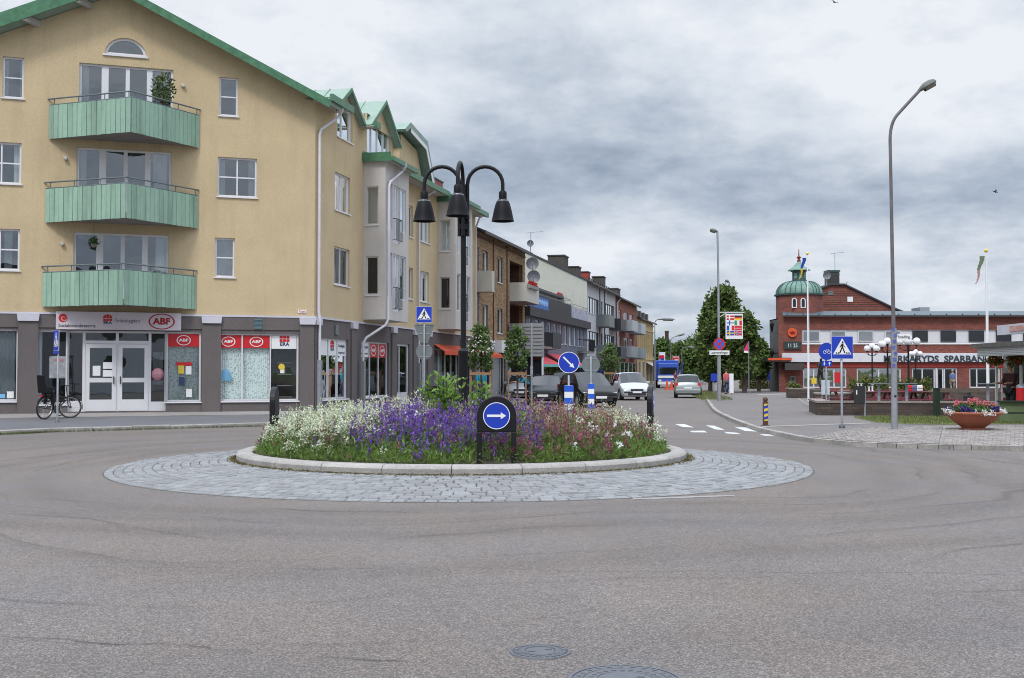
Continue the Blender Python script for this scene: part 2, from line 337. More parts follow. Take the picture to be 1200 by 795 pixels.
# ================================================================ GROUND
ISL = (X(543, 20.1), 20.1)      # centre of the traffic island
def asphalt(name, base, tyre=True, grain=.38, scale=75):
    m, N, L, B = _new(name); _mats[name] = m
    g = N.new('ShaderNodeNewGeometry'); P = g.outputs['Position']
    def M(op, a, b=None, c=None, clamp=False):
        n = N.new('ShaderNodeMath'); n.operation = op; n.use_clamp = clamp
        for i, x in enumerate((a, b, c)):
            if x is None: continue
            if isinstance(x, (int, float)): n.inputs[i].default_value = x
            else: L.new(x, n.inputs[i])
        return n.outputs[0]
    def noise(s, d=4, r=.6, vec=P, dist=0):
        n = N.new('ShaderNodeTexNoise'); n.inputs['Scale'].default_value = s; n.inputs['Detail'].default_value = d; n.inputs['Roughness'].default_value = r; n.inputs['Distortion'].default_value = dist; L.new(vec, n.inputs['Vector']); return n.outputs[0]
    vo = N.new('ShaderNodeTexVoronoi'); vo.inputs['Scale'].default_value = scale; L.new(P, vo.inputs['Vector'])
    sv = N.new('ShaderNodeSeparateColor'); L.new(vo.outputs['Color'], sv.inputs[0])
    st = M('POWER', sv.outputs[0], 2.2)
    f = M('ADD', M('MULTIPLY', st, grain * 2.3), 1 - grain)
    f = M('MULTIPLY', f, M('MULTIPLY_ADD', noise(14, 5), .30, .85))
    f = M('MULTIPLY', f, M('MULTIPLY_ADD', noise(.35, 6, .6), .5, .75)); st2 = M('MULTIPLY', M('SUBTRACT', noise(1.7, 5, .65), .60), 7.0, clamp=True); f = M('MULTIPLY', f, M('SUBTRACT', 1.0, M('MULTIPLY', st2, .16)))
    sp = N.new('ShaderNodeSeparateXYZ'); L.new(P, sp.inputs[0])
    if tyre:
        dx = M('SUBTRACT', sp.outputs[0], ISL[0]); dy = M('SUBTRACT', sp.outputs[1], ISL[1])
        r = M('SQRT', M('ADD', M('MULTIPLY', dx, dx), M('MULTIPLY', dy, dy)))
        wob = M('MULTIPLY', M('SUBTRACT', noise(.12, 2, .4), .5), 5.0)
        rr = M('ADD', r, wob)
        for (r0, w, a) in ((6.9, .35, .16), (7.7, .25, .14), (8.7, .4, .20), (10.5, .3, .15), (13.6, .8, .10)):
            q = M('DIVIDE', M('SUBTRACT', rr, r0), w); gs = M('POWER', 2.718, M('MULTIPLY', M('MULTIPLY', q, q), -1.0))
            gs = M('MULTIPLY', gs, M('MULTIPLY_ADD', noise(.5, 4), 1.2, .2))
            f = M('MULTIPLY', f, M('SUBTRACT', 1.0, M('MULTIPLY', gs, a)))
        wob2 = M('MULTIPLY', M('SUBTRACT', noise(.10, 3, .45), .5), 9.0); r2 = M('ADD', r, wob2)
        for (r0, w, a) in ((6.9, .04, .38), (7.7, .035, .3), (8.5, .05, .36), (9.9, .035, .4), (10.0, .09, .16), (11.6, .045, .3), (12.8, .025, .4), (14.6, .03, .3)):
            q = M('DIVIDE', M('SUBTRACT', r2, r0), w); gs = M('POWER', 2.718, M('MULTIPLY', M('MULTIPLY', q, q), -1.0))
            gs = M('MULTIPLY', gs, M('MULTIPLY', M('SUBTRACT', noise(.3, 3), .42), 5.0, clamp=True))
            f = M('MULTIPLY', f, M('SUBTRACT', 1.0, M('MULTIPLY', gs, a)))
        # thin meandering cracks
        for (a, b, c, w, am) in ((-.28, 1.0, 6.2, .02, .55), (-.05, 1.0, 9.35, .012, .4)):
            q = M('ADD', M('MULTIPLY', sp.outputs[0], -a), M('SUBTRACT', sp.outputs[1], c)); q = M('ADD', q, M('MULTIPLY', M('SUBTRACT', noise(.9, 6, .6), .5), .55))
            q = M('DIVIDE', q, w); gs = M('POWER', 2.718, M('MULTIPLY', M('MULTIPLY', q, q), -1.0)); gs = M('MULTIPLY', gs, M('LESS_THAN', sp.outputs[0], -.6 if a < -.1 else 9.))
            gs = M('MULTIPLY', gs, M('MULTIPLY', M('SUBTRACT', noise(1.1, 3), .38), 6.0, clamp=True))
            f = M('MULTIPLY', f, M('SUBTRACT', 1.0, M('MULTIPLY', gs, am)))
    x = N.new('ShaderNodeVectorMath'); x.operation = 'SCALE'; L.new(f, x.inputs['Scale'])
    mx = N.new('ShaderNodeMix'); mx.data_type = 'RGBA'; L.new(M('ADD', M('MULTIPLY', sv.outputs[1], .55), M('MULTIPLY', M('MULTIPLY', M('SUBTRACT', noise(.45, 4, .55), .33), 2.6, clamp=True), .45)), mx.inputs[0]); mx.inputs[6].default_value = (base[0] * 1.10, base[1] * 1.0, base[2] * .90, 1); mx.inputs[7].default_value = (base[0] * .88, base[1] * .97, base[2] * 1.08, 1)
    L.new(mx.outputs[2], x.inputs[0]); L.new(x.outputs[0], B.inputs['Base Color']); B.inputs['Roughness'].default_value = .85; B.inputs['Specular IOR Level'].default_value = .25
    b = N.new('ShaderNodeBump'); b.inputs['Strength'].default_value = .35; b.inputs['Distance'].default_value = .008; L.new(vo.outputs['Distance'], b.inputs['Height']); L.new(b.outputs[0], B.inputs['Normal'])
    return m
road_m = asphalt('weathered_asphalt', (.188, .166, .154), True, .44, 115)
walk_m = asphalt('pavement_asphalt', (.185, .168, .16), False, .3, 110)
walk_l = asphalt('pavement_asphalt_grey', (.155, .155, .165), False, .2, 110)
granite = mat('granite', (.33, .31, .29), .8, var=.18, vs=3, fine=.25, bs=55, bump=.3, island=.08)
kerb_m = mat('kerb_granite', (.30, .28, .26), .85, var=.22, vs=2, fine=.3, bs=45, island=.1)
cob_m = mat('cobble_granite', (.222, .222, .226), .75, var=.08, vs=6, fine=.16, bs=50, bump=.4, island=.16)
joint_m = mat('joint_sand', (.085, .08, .07), .95, var=.4, vs=4)
soil = mat('soil', (.045, .035, .025), .95, var=.3, vs=5)
grass_m = leafmat('grass_blades', (.09, .14, .035), .4, .3, (.16, .17, .05))
turf = mat('turf', (.10, .125, .035), .95, var=.35, vs=3, fine=.4, bs=30)
paint = mat('road_paint', (.52, .52, .52), .7, var=.2, vs=6, fine=.25, bs=40)
struct(MB().rect(0, 0, 0, 0) if False else MB().poly([(-2500, -2500, -.03), (2500, -2500, -.03), (2500, 2500, -.03), (-2500, 2500, -.03)]), 'ground', turf)
struct(MB().poly([(-70, -60, 0), (60, -60, 0), (60, 60, 0), (60, 210, 0), (-40, 210, 0), (-70, 60, 0)]), 'road', road_m)
# ---- left pavement, sloping up to the corner building
C0 = (-6.93, 40.1)
GA = math.atan2(.3157, .949); SA = math.atan2(.974, .2267)
G = Frame(C0[0], C0[1], GA)          # gable front (u negative, to the left)
F_ = Frame(C0[0], C0[1], SA)         # street front
FZ = .27
kb = [gp(-60, 512), gp(0, 510), gp(60, 507), gp(200, 503), gp(310, 500)]
q = [F_.pt(u, v, 0) for u, v in ((2.5, -3.6), (5, -3.4), (9, -3.2), (20, -3.0), (34, -3.0), (60, -3), (120, -3))]
outer = [Vector((-60, 25.5, 0))] + [Vector(p) for p in kb] + q
inner = [G.pt(-52, 0, 0), G.pt(-13.2, 0, 0), G.pt(-11.6, 0, 0), G.pt(-9.6, 0, 0), G.pt(-4.9, 0, 0), G.pt(-.6, 0, 0)] + [F_.pt(u, 0, 0) for u in (1.5, 4.5, 9, 20, 34, 60, 120)]
zi = [FZ] * 8 + [.26, .22, .16, .12, .12]
zo = [.09] * 13
mb = MB()
for i in range(12):
    mb.poly([(*outer[i][:2], zo[i]), (*outer[i + 1][:2], zo[i + 1]), (*inner[i + 1][:2], zi[i + 1]), (*inner[i][:2], zi[i])])
struct(mb, 'pavement_left', walk_l)
def lerp(a, b, t): return a + (b - a) * t
mb = MB()   # light paving strip along the walls
for i in range(12):
    a, b = inner[i], inner[i + 1]; oa, ob = outer[i], outer[i + 1]
    wa, wb = .30 if i < 6 else .33, .30 if i + 1 < 6 else .33
    za, zb_ = lerp(zi[i], zo[i], wa), lerp(zi[i + 1], zo[i + 1], wb)
    pa, pb = a.lerp(oa, wa), b.lerp(ob, wb)
    mb.poly([(*pa[:2], za + .008), (*pb[:2], zb_ + .008), (*b[:2], zi[i + 1] + .008), (*a[:2], zi[i] + .008)])
slab = mat('paving_slabs', (.27, .25, .235), .85, var=.12, vs=2, fine=.2, bs=20)
struct(mb, 'paving_strip', slab)
def kerbline(pts, z, name, w=.16, step=1.0, mat_=None, zb=-.02):
    """kerb stones laid end to end along a polyline; the outer face is the polyline"""
    mb = MB()
    for a, b in zip(pts[:-1], pts[1:]):
        a = Vector((a[0], a[1], 0)); b = Vector((b[0], b[1], 0)); L_ = (b - a).length; n = max(1, round(L_ / step)); d = (b - a) / L_; nn = Vector((-d.y, d.x, 0))
        for k in range(n):
            s0, s1 = L_ * k / n + .006, L_ * (k + 1) / n - .006; p, q_ = a + d * s0, a + d * s1; dz = rnd.uniform(-.006, .006)
            c = .02
            pr = [(0, zb), (0, z - c + dz), (c, z + dz), (w, z + dz), (w, zb)]
            ia = [mb.P(*(p + nn * o)[:2], h) for o, h in pr]; ib = [mb.P(*(q_ + nn * o)[:2], h) for o, h in pr]
            for j in range(5): mb.f.append([ia[j], ia[(j + 1) % 5], ib[(j + 1) % 5], ib[j]])
            mb.f.append(ia[::-1]); mb.f.append(ib)
    return struct(mb, name, mat_ or kerb_m)
def smoothline(pts, n=4):
    out = []
    P_ = [Vector((p[0], p[1], 0)) for p in pts]; P_ = [P_[0]] + P_ + [P_[-1]]
    for i in range(1, len(P_) - 2):
        for k in range(n):
            t = k / n; a, b, c, d = P_[i - 1:i + 3]
            out.append(.5 * ((2 * b) + (c - a) * t + (2 * a - 5 * b + 4 * c - d) * t * t + (-a + 3 * b - 3 * c + d) * t ** 3))
    return out + [P_[-2]]
kerbline(outer, .115, 'kerb_left')
# ---- right pavement
rp = [gp(x, y, .1) for x, y in ((806, 446.6), (815, 453), (822, 460), (828, 469), (835, 479), (847, 486), (862, 492.5), (880, 499), (897, 503.5), (918, 508), (945, 513), (975, 516), (1010, 518.5), (1100, 521.5), (1200, 523))]
rp = [Vector((rp[0].x + 8, 260, .1))] + rp + [Vector((20, 20.5, .1)), Vector((60, 14, .1))]
rps = smoothline(rp, 4)
ZR = .1
def fanpoly(mb, pts, zc, right=62.):
    for a, b in zip(pts[:-1], pts[1:]): mb.poly([(a.x, a.y, zc), (right, a.y, zc), (right, b.y, zc), (b.x, b.y, zc)])
mb = MB(); fanpoly(mb, rps, ZR - .004); struct(mb, 'pavement_right', walk_m)
kerbline([Vector((p.x, p.y, 0)) for p in rps][::-1], ZR + .006, 'kerb_right', w=-.14) if False else None
kerbline([Vector((p.x, p.y, 0)) for p in rps], ZR + .006, 'kerb_right', w=.15)
# setts area in front of the planter
def cobbles(mb, P0, P1, P2, P3, nu, nv, h=.03, gap=.012):
    """small stones in a quad grid (corner points), brick bonded"""
    for j in range(nv):
        off = .5 * (j % 2)
        for i in range(-1, nu):
            a, b = max(0, (i + off) / nu), min(1, (i + 1 + off) / nu)
            if b - a < .3 / nu: continue
            t0, t1 = j / nv, (j + 1) / nv
            f = lambda s, t: P0.lerp(P1, s).lerp(P3.lerp(P2, s), t)
            c = [f(a, t0), f(b, t0), f(b, t1), f(a, t1)]; m = (c[0] + c[1] + c[2] + c[3]) / 4
            stone(mb, c, m, h, gap)
def stone(mb, c, m, h, gap):
    dz = rnd.uniform(-.006, .006); i0 = []; i1 = []
    for p in c:
        d = (m - p); L_ = d.length; e = p + d / L_ * gap * rnd.uniform(.7, 1.6); e2 = p + d / L_ * (gap + .018)
        i0.append(mb.P(e.x, e.y, e.z)); i1.append(mb.P(e2.x, e2.y, e2.z + h + dz + rnd.uniform(-.004, .004)))
    mb.f.append(i1)
    for k in range(4): mb.f.append([i0[k], i0[(k + 1) % 4], i1[(k + 1) % 4], i1[k]])
sa = [gp(948, 512.3, ZR), gp(1010, 517.7, ZR), gp(1100, 520.7, ZR), gp(1215, 522.3, ZR)]; sb_ = [gp(1010, 501.5, ZR), gp(1055, 500.5, ZR), gp(1105, 499.5, ZR), gp(1215, 499, ZR)]
mb = MB()
sett_m = mat('sett_granite', (.225, .20, .185), .8, var=.1, vs=6, fine=.2, bs=50, island=.22)
jb = MB()
for i in range(3):
    cobbles(mb, sa[i], sa[i + 1], sb_[i + 1], sb_[i], max(4, int((sa[i + 1] - sa[i]).length / .17)), 30, .012, .008)
    jb.poly([(*p[:2], ZR + .002) for p in (sa[i], sa[i + 1], sb_[i + 1], sb_[i])])
struct(mb, 'sett_paving', sett_m); struct(jb, 'sett_joints', joint_m)
# flush light edging line across the pavement and the far path
mb = MB()
a, b, c, d = gp(893, 499.5, ZR), gp(1020, 495.6, ZR), gp(1020, 496.6, ZR), gp(893, 500.8, ZR)
mb.poly([(*p[:2], ZR + .003) for p in (a, b, c, d)])
a, b, c, d = gp(925, 461, ZR), gp(950, 477, ZR), gp(951.5, 477, ZR), gp(927, 461, ZR)
mb.poly([(*p[:2], ZR + .003) for p in (a, b, c, d)])
a, b, c, d = gp(888, 462.3, ZR), gp(925, 461.3, ZR), gp(925, 462.4, ZR), gp(888, 463.4, ZR)
mb.poly([(*p[:2], ZR + .003) for p in (a, b, c, d)])
struct(mb, 'paving_edging', slab)
# lawn strip before the wall
lw = [gp(x, y, ZR) for x, y in ((1000, 489.5), (1028, 488), (1215, 489), (1215, 496.5), (1120, 498), (1060, 497.3), (1025, 495))]
struct(MB().poly([(*p[:2], ZR + .003) for p in lw]), 'lawn', turf)
def grassblades(name, pts_fn, n, h, label, m=grass_m):
    P_ = np.array([pts_fn() for _ in range(n)]); rs = np.random.RandomState(3); D = unit(np.c_[rs.normal(0, .35, n), rs.normal(0, .35, n), np.ones(n)])
    o = leaves(name, P_, D, .006, h * rs.uniform(.5, 1.3, n), m); return tag(o, label, 'grass', kind='stuff')
def in_poly(poly, z):
    xs = [p.x for p in poly]; ys = [p.y for p in poly]
    while True:
        x, y = rnd.uniform(min(xs), max(xs)), rnd.uniform(min(ys), max(ys)); ins = False
        for i in range(len(poly)):
            a, b = poly[i], poly[i - 1]
            if (a.y > y) != (b.y > y) and x < (b.x - a.x) * (y - a.y) / (b.y - a.y) + a.x: ins = not ins
        if ins: return (x, y, z)
grassblades('grass', lambda: in_poly(lw, ZR), 9000, .07, 'short patchy grass strip in front of the low brick wall')
def kerb_grass():
    i = rnd.choice([1, 2, 3, 4]); t = rnd.random(); p = Vector(outer[i]).lerp(Vector(outer[i + 1]), t); return (p.x + rnd.uniform(-.1, .12), p.y + rnd.uniform(-.12, .06) , .0)
grassblades('weeds', lambda: kerb_grass(), 2600, .07, 'brownish weeds and dead leaves along the left kerb', leafmat('dry_weed', (.11, .085, .04), .5, .2, (.09, .14, .03)))
def verge():
    y = rnd.uniform(62, 90); x = 10.2 + (y - 62) * .12 + rnd.uniform(0, 1.8); return (x, y, ZR)
grassblades('grass', verge, 5000, .18, 'rough grass verge round the far lamp post')
# zebra crossing stripes in the side street
mb = MB()
for quad in (((791, 497.3), (802, 497.3), (813.5, 501.3), (800, 500.8)), ((827, 498.8), (837, 499.2), (849.5, 504.2), (838, 503.6)), ((861, 501), (874, 501.2), (887.5, 506.2), (873, 505.4)),
             ((755, 495.5), (766, 495.7), (777, 499.4), (765, 499)), ((721, 493.8), (731, 494), (741, 497.6), (729, 497.2)),
             ((808, 505.3), (825, 505), (829, 507.2), (811, 507)), ((848, 506.3), (864, 507.6), (868, 509.2), (852, 508.4)), ((890, 509.2), (902, 509.4), (908, 511), (896, 511))):
    mb.poly([(*gp(x, y, 0)[:2], .004) for x, y in quad])
struct(mb, 'zebra_crossing', paint)
a = [gp(x, y) for x, y in ((742, 584.3), (860, 580.5), (861, 581.8), (742, 586))]
struct(MB().poly([(p.x, p.y, .004) for p in a]), 'road_marking', mat('worn_paint', (.28, .265, .255), .8, var=.3, vs=5, fine=.3))
# old asphalt patches with straight edges (dull repairs)
patch_m = asphalt('asphalt_patch', (.185, .175, .178), False, .3, 80)
# ---- traffic island: apron of stones, granite kerb, soil mound
cx, cy = ISL
mb = MB(); R0, R1 = 3.86, 5.93; rows = 14
for j in range(rows):
    ra, rb = R0 + (R1 - R0) * j / rows, R0 + (R1 - R0) * (j + 1) / rows
    za, zb_ = .148 * (1 - j / rows), .148 * (1 - (j + 1) / rows)
    n = int(2 * math.pi * rb / .205); o_ = rnd.random()
    cuts = [(k + o_ + rnd.uniform(-.18, .18)) for k in range(n)]
    for k in range(n):
        a, b = cuts[k] / n * 6.28318, (cuts[(k + 1) % n] + (n if k == n - 1 else 0)) / n * 6.28318
        f = lambda r, t, z: Vector((cx + r * math.cos(t), cy + r * math.sin(t), z))
        c = [f(ra, a, za), f(ra, b, za), f(rb, b, zb_), f(rb, a, zb_)]; stone(mb, c, (c[0] + c[1] + c[2] + c[3]) / 4, .012, .006)
struct(mb, 'cobbled_apron', cob_m)
mb = MB(); mb.lathe(cx, cy, [(R1 + .02, .002), (R1, .004), (R0 - .3, .154), (0, .154)], 96); struct(mb, 'apron_joints', joint_m)
mb = MB(); nk = 24
for k in range(nk):
    a, b = k / nk * 6.28318 + .0015, (k + 1) / nk * 6.28318 - .0015
    pr = [(3.86, .1), (3.865, .235), (3.84, .268), (3.80, .285), (3.64, .29), (3.60, .27), (3.59, .1)]; m_ = 5; rg = []
    for s in range(m_ + 1):
        t = a + (b - a) * s / m_; rg.append([mb.P(cx + r * math.cos(t), cy + r * math.sin(t), z) for r, z in pr])
    for s in range(m_):
        for j in range(6): mb.f.append([rg[s][j], rg[s][j + 1], rg[s + 1][j + 1], rg[s + 1][j]])
    mb.f.append(rg[0][::-1]); mb.f.append(rg[-1])
struct(mb, 'island_kerb', granite, smooth=True)
mb = MB().lathe(cx, cy, [(3.62, .22), (3.4, .26), (2.5, .36), (1, .45), (0.01, .47)], 64); struct(mb, 'soil_bed', soil, smooth=True)
def zi_(r): return float(np.interp(r, [0, 1, 2.5, 3.4, 3.62], [.47, .45, .36, .26, .22]))
# dead leaves in the corner of the kerb
def gut():
    a = rnd.uniform(0, 6.283); r = 3.88 + abs(rnd.gauss(0, .05)); return (cx + r * math.cos(a), cy + r * math.sin(a), .16)
P_ = np.array([gut() for _ in range(5200)]); rs = np.random.RandomState(5)
tag(leaves('leaf_litter', P_, unit(np.c_[rs.normal(size=(5200, 2)), rs.uniform(0, .35, 5200)]), .010, .035, leafmat('dead_leaves', (.10, .065, .03), .5, .1, (.13, .12, .04))), 'dead leaves and weeds caught round the island kerb', 'leaf litter', kind='stuff')
# manhole covers
iron = mat('cast_iron', (.13, .135, .15), .5, metal=.35, var=.12, vs=12, bump=.3, bs=90)
iron_d = mat('cast_iron_groove', (.05, .05, .06), .7)
def manhole(px, py, r, label):
    p = gp(px, py); t = thing('manhole_cover', label, 'manhole', (p.x, p.y, 0), rnd.random())
    f = Frame(p.x, p.y)
    MB(f).lathe(0, 0, [(r * 1.02, .001), (r, .008), (r * .93, .009), (r * .93, .004)], 48).build('frame_ring', iron, t)
    MB(f).lathe(0, 0, [(r * .935, .003), (r * .9, .0035), (.001, .0035)], 48).build('groove', iron_d, t)
    m = MB(f).lathe(0, 0, [(r * .90, .004), (r * .89, .009), (r * .74, .0095), (r * .735, .006), (r * .715, .006), (r * .71, .0095), (r * .5, .0098), (r * .495, .006), (r * .48, .006), (r * .475, .0098), (.001, .010)], 48)
    for k in range(24):
        a = k / 24 * 6.283; c, s = math.cos(a), math.sin(a)
        for q_ in (.6, .82): m.box(c * r * q_ - .012, c * r * q_ + .012, s * r * q_ - .012, s * r * q_ + .012, .009, .0125)
    m.build('lid', iron, t)
    for a in (.4, 3.54):
        m2 = MB(f); m2.box(math.cos(a) * r * .3 - .02, math.cos(a) * r * .3 + .02, math.sin(a) * r * .3 - .008, math.sin(a) * r * .3 + .008, .0095, .0112)
        m2.build('lifting_slot', iron_d, t)
manhole(633, 764.5, .172, 'small round cast iron manhole cover set in the near asphalt')
manhole(733, 798, .30, 'larger manhole cover cut off by the bottom edge of the photo')
# ================================================================ BUILDING PARTS
def wall(mb, u0, u1, z0, z1, holes, v=0, th=.22):
    us = sorted({u0, u1, *[h[0] for h in holes if u0 < h[0] < u1], *[h[1] for h in holes if u0 < h[1] < u1]})
    zs = sorted({z0, z1, *[h[2] for h in holes if z0 < h[2] < z1], *[h[3] for h in holes if z0 < h[3] < z1]})
    for a, b in zip(us[:-1], us[1:]):
        for c, d in zip(zs[:-1], zs[1:]):
            m, n = (a + b) / 2, (c + d) / 2
            if any(h[0] < m < h[1] and h[2] < n < h[3] for h in holes): continue
            mb.rect(a, b, c, d, v)
    for h in holes:
        a, b, c, d = h[:4]; c2 = max(c, z0); w = v + th
        mb.poly([(a, v, c2), (a, w, c2), (a, w, d), (a, v, d)]); mb.poly([(b, v, c2), (b, v, d), (b, w, d), (b, w, c2)])
        mb.poly([(a, v, c2), (b, v, c2), (b, w, c2), (a, w, c2)]); mb.poly([(a, v, d), (a, w, d), (b, w, d), (b, v, d)])
    return mb
def window(fr, u0, u1, z0, z1, par, cols=(), rows=(), fw=.06, mw=.045, fm=None, gm=None, curtain=None, sill=True, v=.08, name='window', kick=0, panels=(), curt_m=None, sill_m=None):
    mb = MB(fr); w = v + .06
    mb.box(u0, u0 + fw, v, w, z0, z1).box(u1 - fw, u1, v, w, z0, z1).box(u0 + fw, u1 - fw, v, w, z1 - fw, z1).box(u0 + fw, u1 - fw, v, w, z0, z0 + fw + kick)
    for c in cols:
        f, cw = c if isinstance(c, tuple) else (c, mw); x = u0 + (u1 - u0) * f; mb.box(x - cw / 2, x + cw / 2, v - .004, w - .003, z0 + fw, z1 - fw)
    for c in rows:
        x = z0 + (z1 - z0) * c; mb.box(u0 + fw, u1 - fw, v + .004, w - .008, x - mw / 2, x + mw / 2)
    fo = mb.build(name, fm or white_fr, par)
    MB(fr).rect(u0 + .01, u1 - .01, z0 + .01, z1 - .01, v + .035).build('pane', gm or win_glass, fo)
    if curtain:
        m = MB(fr)
        for (a, b) in curtain:
            x0, x1 = u0 + (u1 - u0) * a, u0 + (u1 - u0) * b; n = max(6, int((x1 - x0) / .035))
            for i in range(n):
                f = lambda k: (x0 + (x1 - x0) * k / n, v + .14 + .018 * (k % 2), 0)
                p, q_ = f(i), f(i + 1); m.poly([(p[0], p[1], z0), (q_[0], q_[1], z0), (q_[0], q_[1], z1), (p[0], p[1], z1)])
        m.build('curtain', curt_m or lace, fo)
    if sill:
        MB(fr).box(u0 - .04, u1 + .04, -.05, v + .02, z0 - .045, z0 - .002).build('sill', sill_m or white_fr, fo)
    return (u0, u1, z0, z1)
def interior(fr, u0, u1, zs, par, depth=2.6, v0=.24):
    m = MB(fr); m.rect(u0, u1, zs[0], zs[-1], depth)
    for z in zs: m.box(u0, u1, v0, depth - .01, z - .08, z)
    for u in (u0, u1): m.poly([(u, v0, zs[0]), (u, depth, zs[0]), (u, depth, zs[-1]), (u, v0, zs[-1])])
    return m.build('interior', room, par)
def rails(fr, u0, u1, v0, v1, z0, z1, par, m=None, n=None, r=.012):
    b = MB(fr); L_ = u1 - u0; n = n or max(3, int(L_ / .12))
    b.tube([(u0, v1, z0), (u0, v0, z0), (u1, v0, z0), (u1, v1, z0)], r, 5); b.tube([(u0, v1, z1), (u0, v0, z1), (u1, v0, z1), (u1, v1, z1)], r * 1.6, 6)
    for i in range(n + 1): b.tube([(lerp(u0, u1, i / n), v0, z0), (lerp(u0, u1, i / n), v0, z1)], r * .7, 4)
    return b.build('railing', m or dsteel, par)
# materials
def plaster(name, col, **k): return mat(name, col, .9, var=k.get('var', .07), vs=.6, fine=.10, bs=30, bump=.25, stain=k.get('stain', .12), spec=.2)
ypl = plaster('yellow_plaster', (.56, .44, .275), var=.08, stain=.10); gpl = plaster('grey_brown_plaster', (.145, .127, .125), stain=.14); lpl = plaster('pale_grey_plaster', (.55, .52, .495), stain=.12)
green_sheet = mat('green_roof_sheet', (.25, .34, .285), .6, var=.12, vs=3, stain=.1)
green_dark = mat('green_fascia_paint', (.065, .18, .095), .4, var=.3, vs=5)
mint = mat('mint_board_paint', (.28, .43, .335), .6, var=.08, vs=5, island=.09, stain=.42)
mint_top = mat('grey_green_rail', (.16, .19, .20), .4, metal=.4)
pipe_m = mat('pale_pipe', (.58, .56, .62), .4, var=.06)
conc = mat('concrete', (.25, .235, .225), .9, var=.15, vs=2, fine=.15)
soffit = mat('soffit_boards', (.42, .40, .38), .8, var=.1)
lilac = mat('cream_frame_paint', (.52, .5, .47), .5, var=.05)
alu = mat('white_aluminium', (.66, .65, .67), .35, var=.04)

# ================================================================ CORNER BUILDING
HA = thing('corner_apartment_building', 'yellow plastered corner apartment house with mint green balconies and grey ground floor shops', 'building', (C0[0], C0[1], 0))
LEDGE = 3.58
def gw(x0, y0, x1, y1, fr=G, v=0):
    xm = (x0 + x1) / 2; ym = (y0 + y1) / 2
    return fr.hit(x0, ym, v)[0], fr.hit(x1, ym, v)[0], fr.hit(xm, y1, v)[1], fr.hit(xm, y0, v)[1]
holes = []
def GWIN(x0, y0, x1, y1, **k):
    u0, u1, z0, z1 = gw(x0, y0, x1, y1); holes.append(window(G, u0, u1, z0, z1, HA, **k))
GWIN(3, 67, 28, 115, rows=[.5], curtain=[(0, .25), (.8, 1)]); GWIN(-22, 166.5, 25, 215, cols=[.5], rows=[.5], curtain=[(0, .1), (.8, 1)]); GWIN(-24, 268, 23, 316.5, cols=[.5], rows=[.5], curtain=[(.6, .8)])
GWIN(257, 91, 279, 136, rows=[.5], curtain=[(0, .15), (.85, 1)]); GWIN(255, 185, 301, 231, cols=[.5], rows=[.5], curtain=[(.02, .2), (.8, .98)]); GWIN(252, 279, 275, 325, rows=[.5], curtain=[(.0, .9)])
# balcony door groups
FL = [3.92, 6.67, 9.42]
for k, (x0, x1, y) in enumerate(((84.5, 196.5, 272), (87, 199, 173.5), (89, 200, 75.5))):
    u0, u1 = G.U(x0), G.U(x1); z1 = G.hit((x0 + x1) / 2, y + 2)[1]; z0 = FL[k] + .05
    holes.append(window(G, u0, u1, z0, z1, HA, name='balcony_door', cols=[(.27, .22), (.51, .13), (.745, .18)], mw=.07, fw=.07, kick=.0, curtain=[(.02, .1), (.8, .95)] if k else [(.86, .98)]))
# arched window: rectangular hole with rounded spandrels
au0, au1, az0, az1 = gw(122.5, 38.5, 172, 65); ac = (au0 + au1) / 2; ar = (au1 - au0) / 2; az1 = az0 + ar * .88
holes.append((au0, au1, az0, az1))
def arc(r, n=14): return [(ac + r * math.cos(math.pi * i / n), az0 + r * .88 * math.sin(math.pi * i / n)) for i in range(n + 1)]
UL, UR, UA, ZE, ZA = -13.5, 0.0, -6.45, 11.3, 14.35
GB = -14.0
# ground floor openings on the gable
gh = []
zb0 = FZ
def shopwin(fr, x0, x1, y0, y1, hl, par=HA, ymid=430, **k):
    u0, u1 = fr.U(x0), fr.U(x1); xm = (x0 + x1) / 2; z1 = fr.hit(xm, y0)[1]; z0 = fr.hit(xm, y1)[1]
    k.setdefault('gm', shop_glass); k.setdefault('fm', alu); k.setdefault('name', 'shop_window')
    hl.append(window(fr, u0, u1, z0, z1, par, **k)); return u0, u1, z0, z1
curtW = [(0.02, .98)]
shopwin(G, -60, 21, 385.5, 470.5, gh, cols=[.5], curtain=[(.02, .95)])
s1 = shopwin(G, 41, 79, 387, 474, gh, curtain=[(.02, .2)])
s2 = shopwin(G, 194.5, 235.5, 389, 471, gh, curtain=[(.02, .98)], curt_m=pat_curtain)
s3 = shopwin(G, 250, 350, 391, 470, gh, cols=[.333, .665], curtain=[(.02, .655)], curt_m=pat_curtain)
# entrance: side light, double door, side light
eu0, eu1 = G.U(79), G.U(194.5); ez1 = G.hit(140, 388)[1]
gh.append((eu0, eu1, zb0 + .05, ez1))
ent = thing('tmp', '', '') ; bpy.data.objects.remove(ent)
mb = MB(G); v, w = .10, .16
def U_(x): return G.U(x)
def Zg(y): return G.hit(140, y)[1]
for x in (79, 98, 137, 175.5, 194.5): mb.box(U_(x) - .045, U_(x) + .045, v, w, zb0 + .05, ez1)
mb.box(eu0, eu1, v + .004, w - .004, ez1 - .07, ez1)
mb.box(U_(98), U_(175.5), v + .004, w - .004, Zg(403), Zg(400.5) + .03)
mb.box(U_(79), U_(98), v + .004, w - .004, zb0 + .05, zb0 + .40); mb.box(U_(175.5), U_(194.5), v + .004, w - .004, zb0 + .05, zb0 + .36)
dfr = mb.build('entrance_frame', alu, HA)
MB(G).rect(eu0, eu1, zb0 + .1, ez1, .135).build('pane', door_glass, dfr)
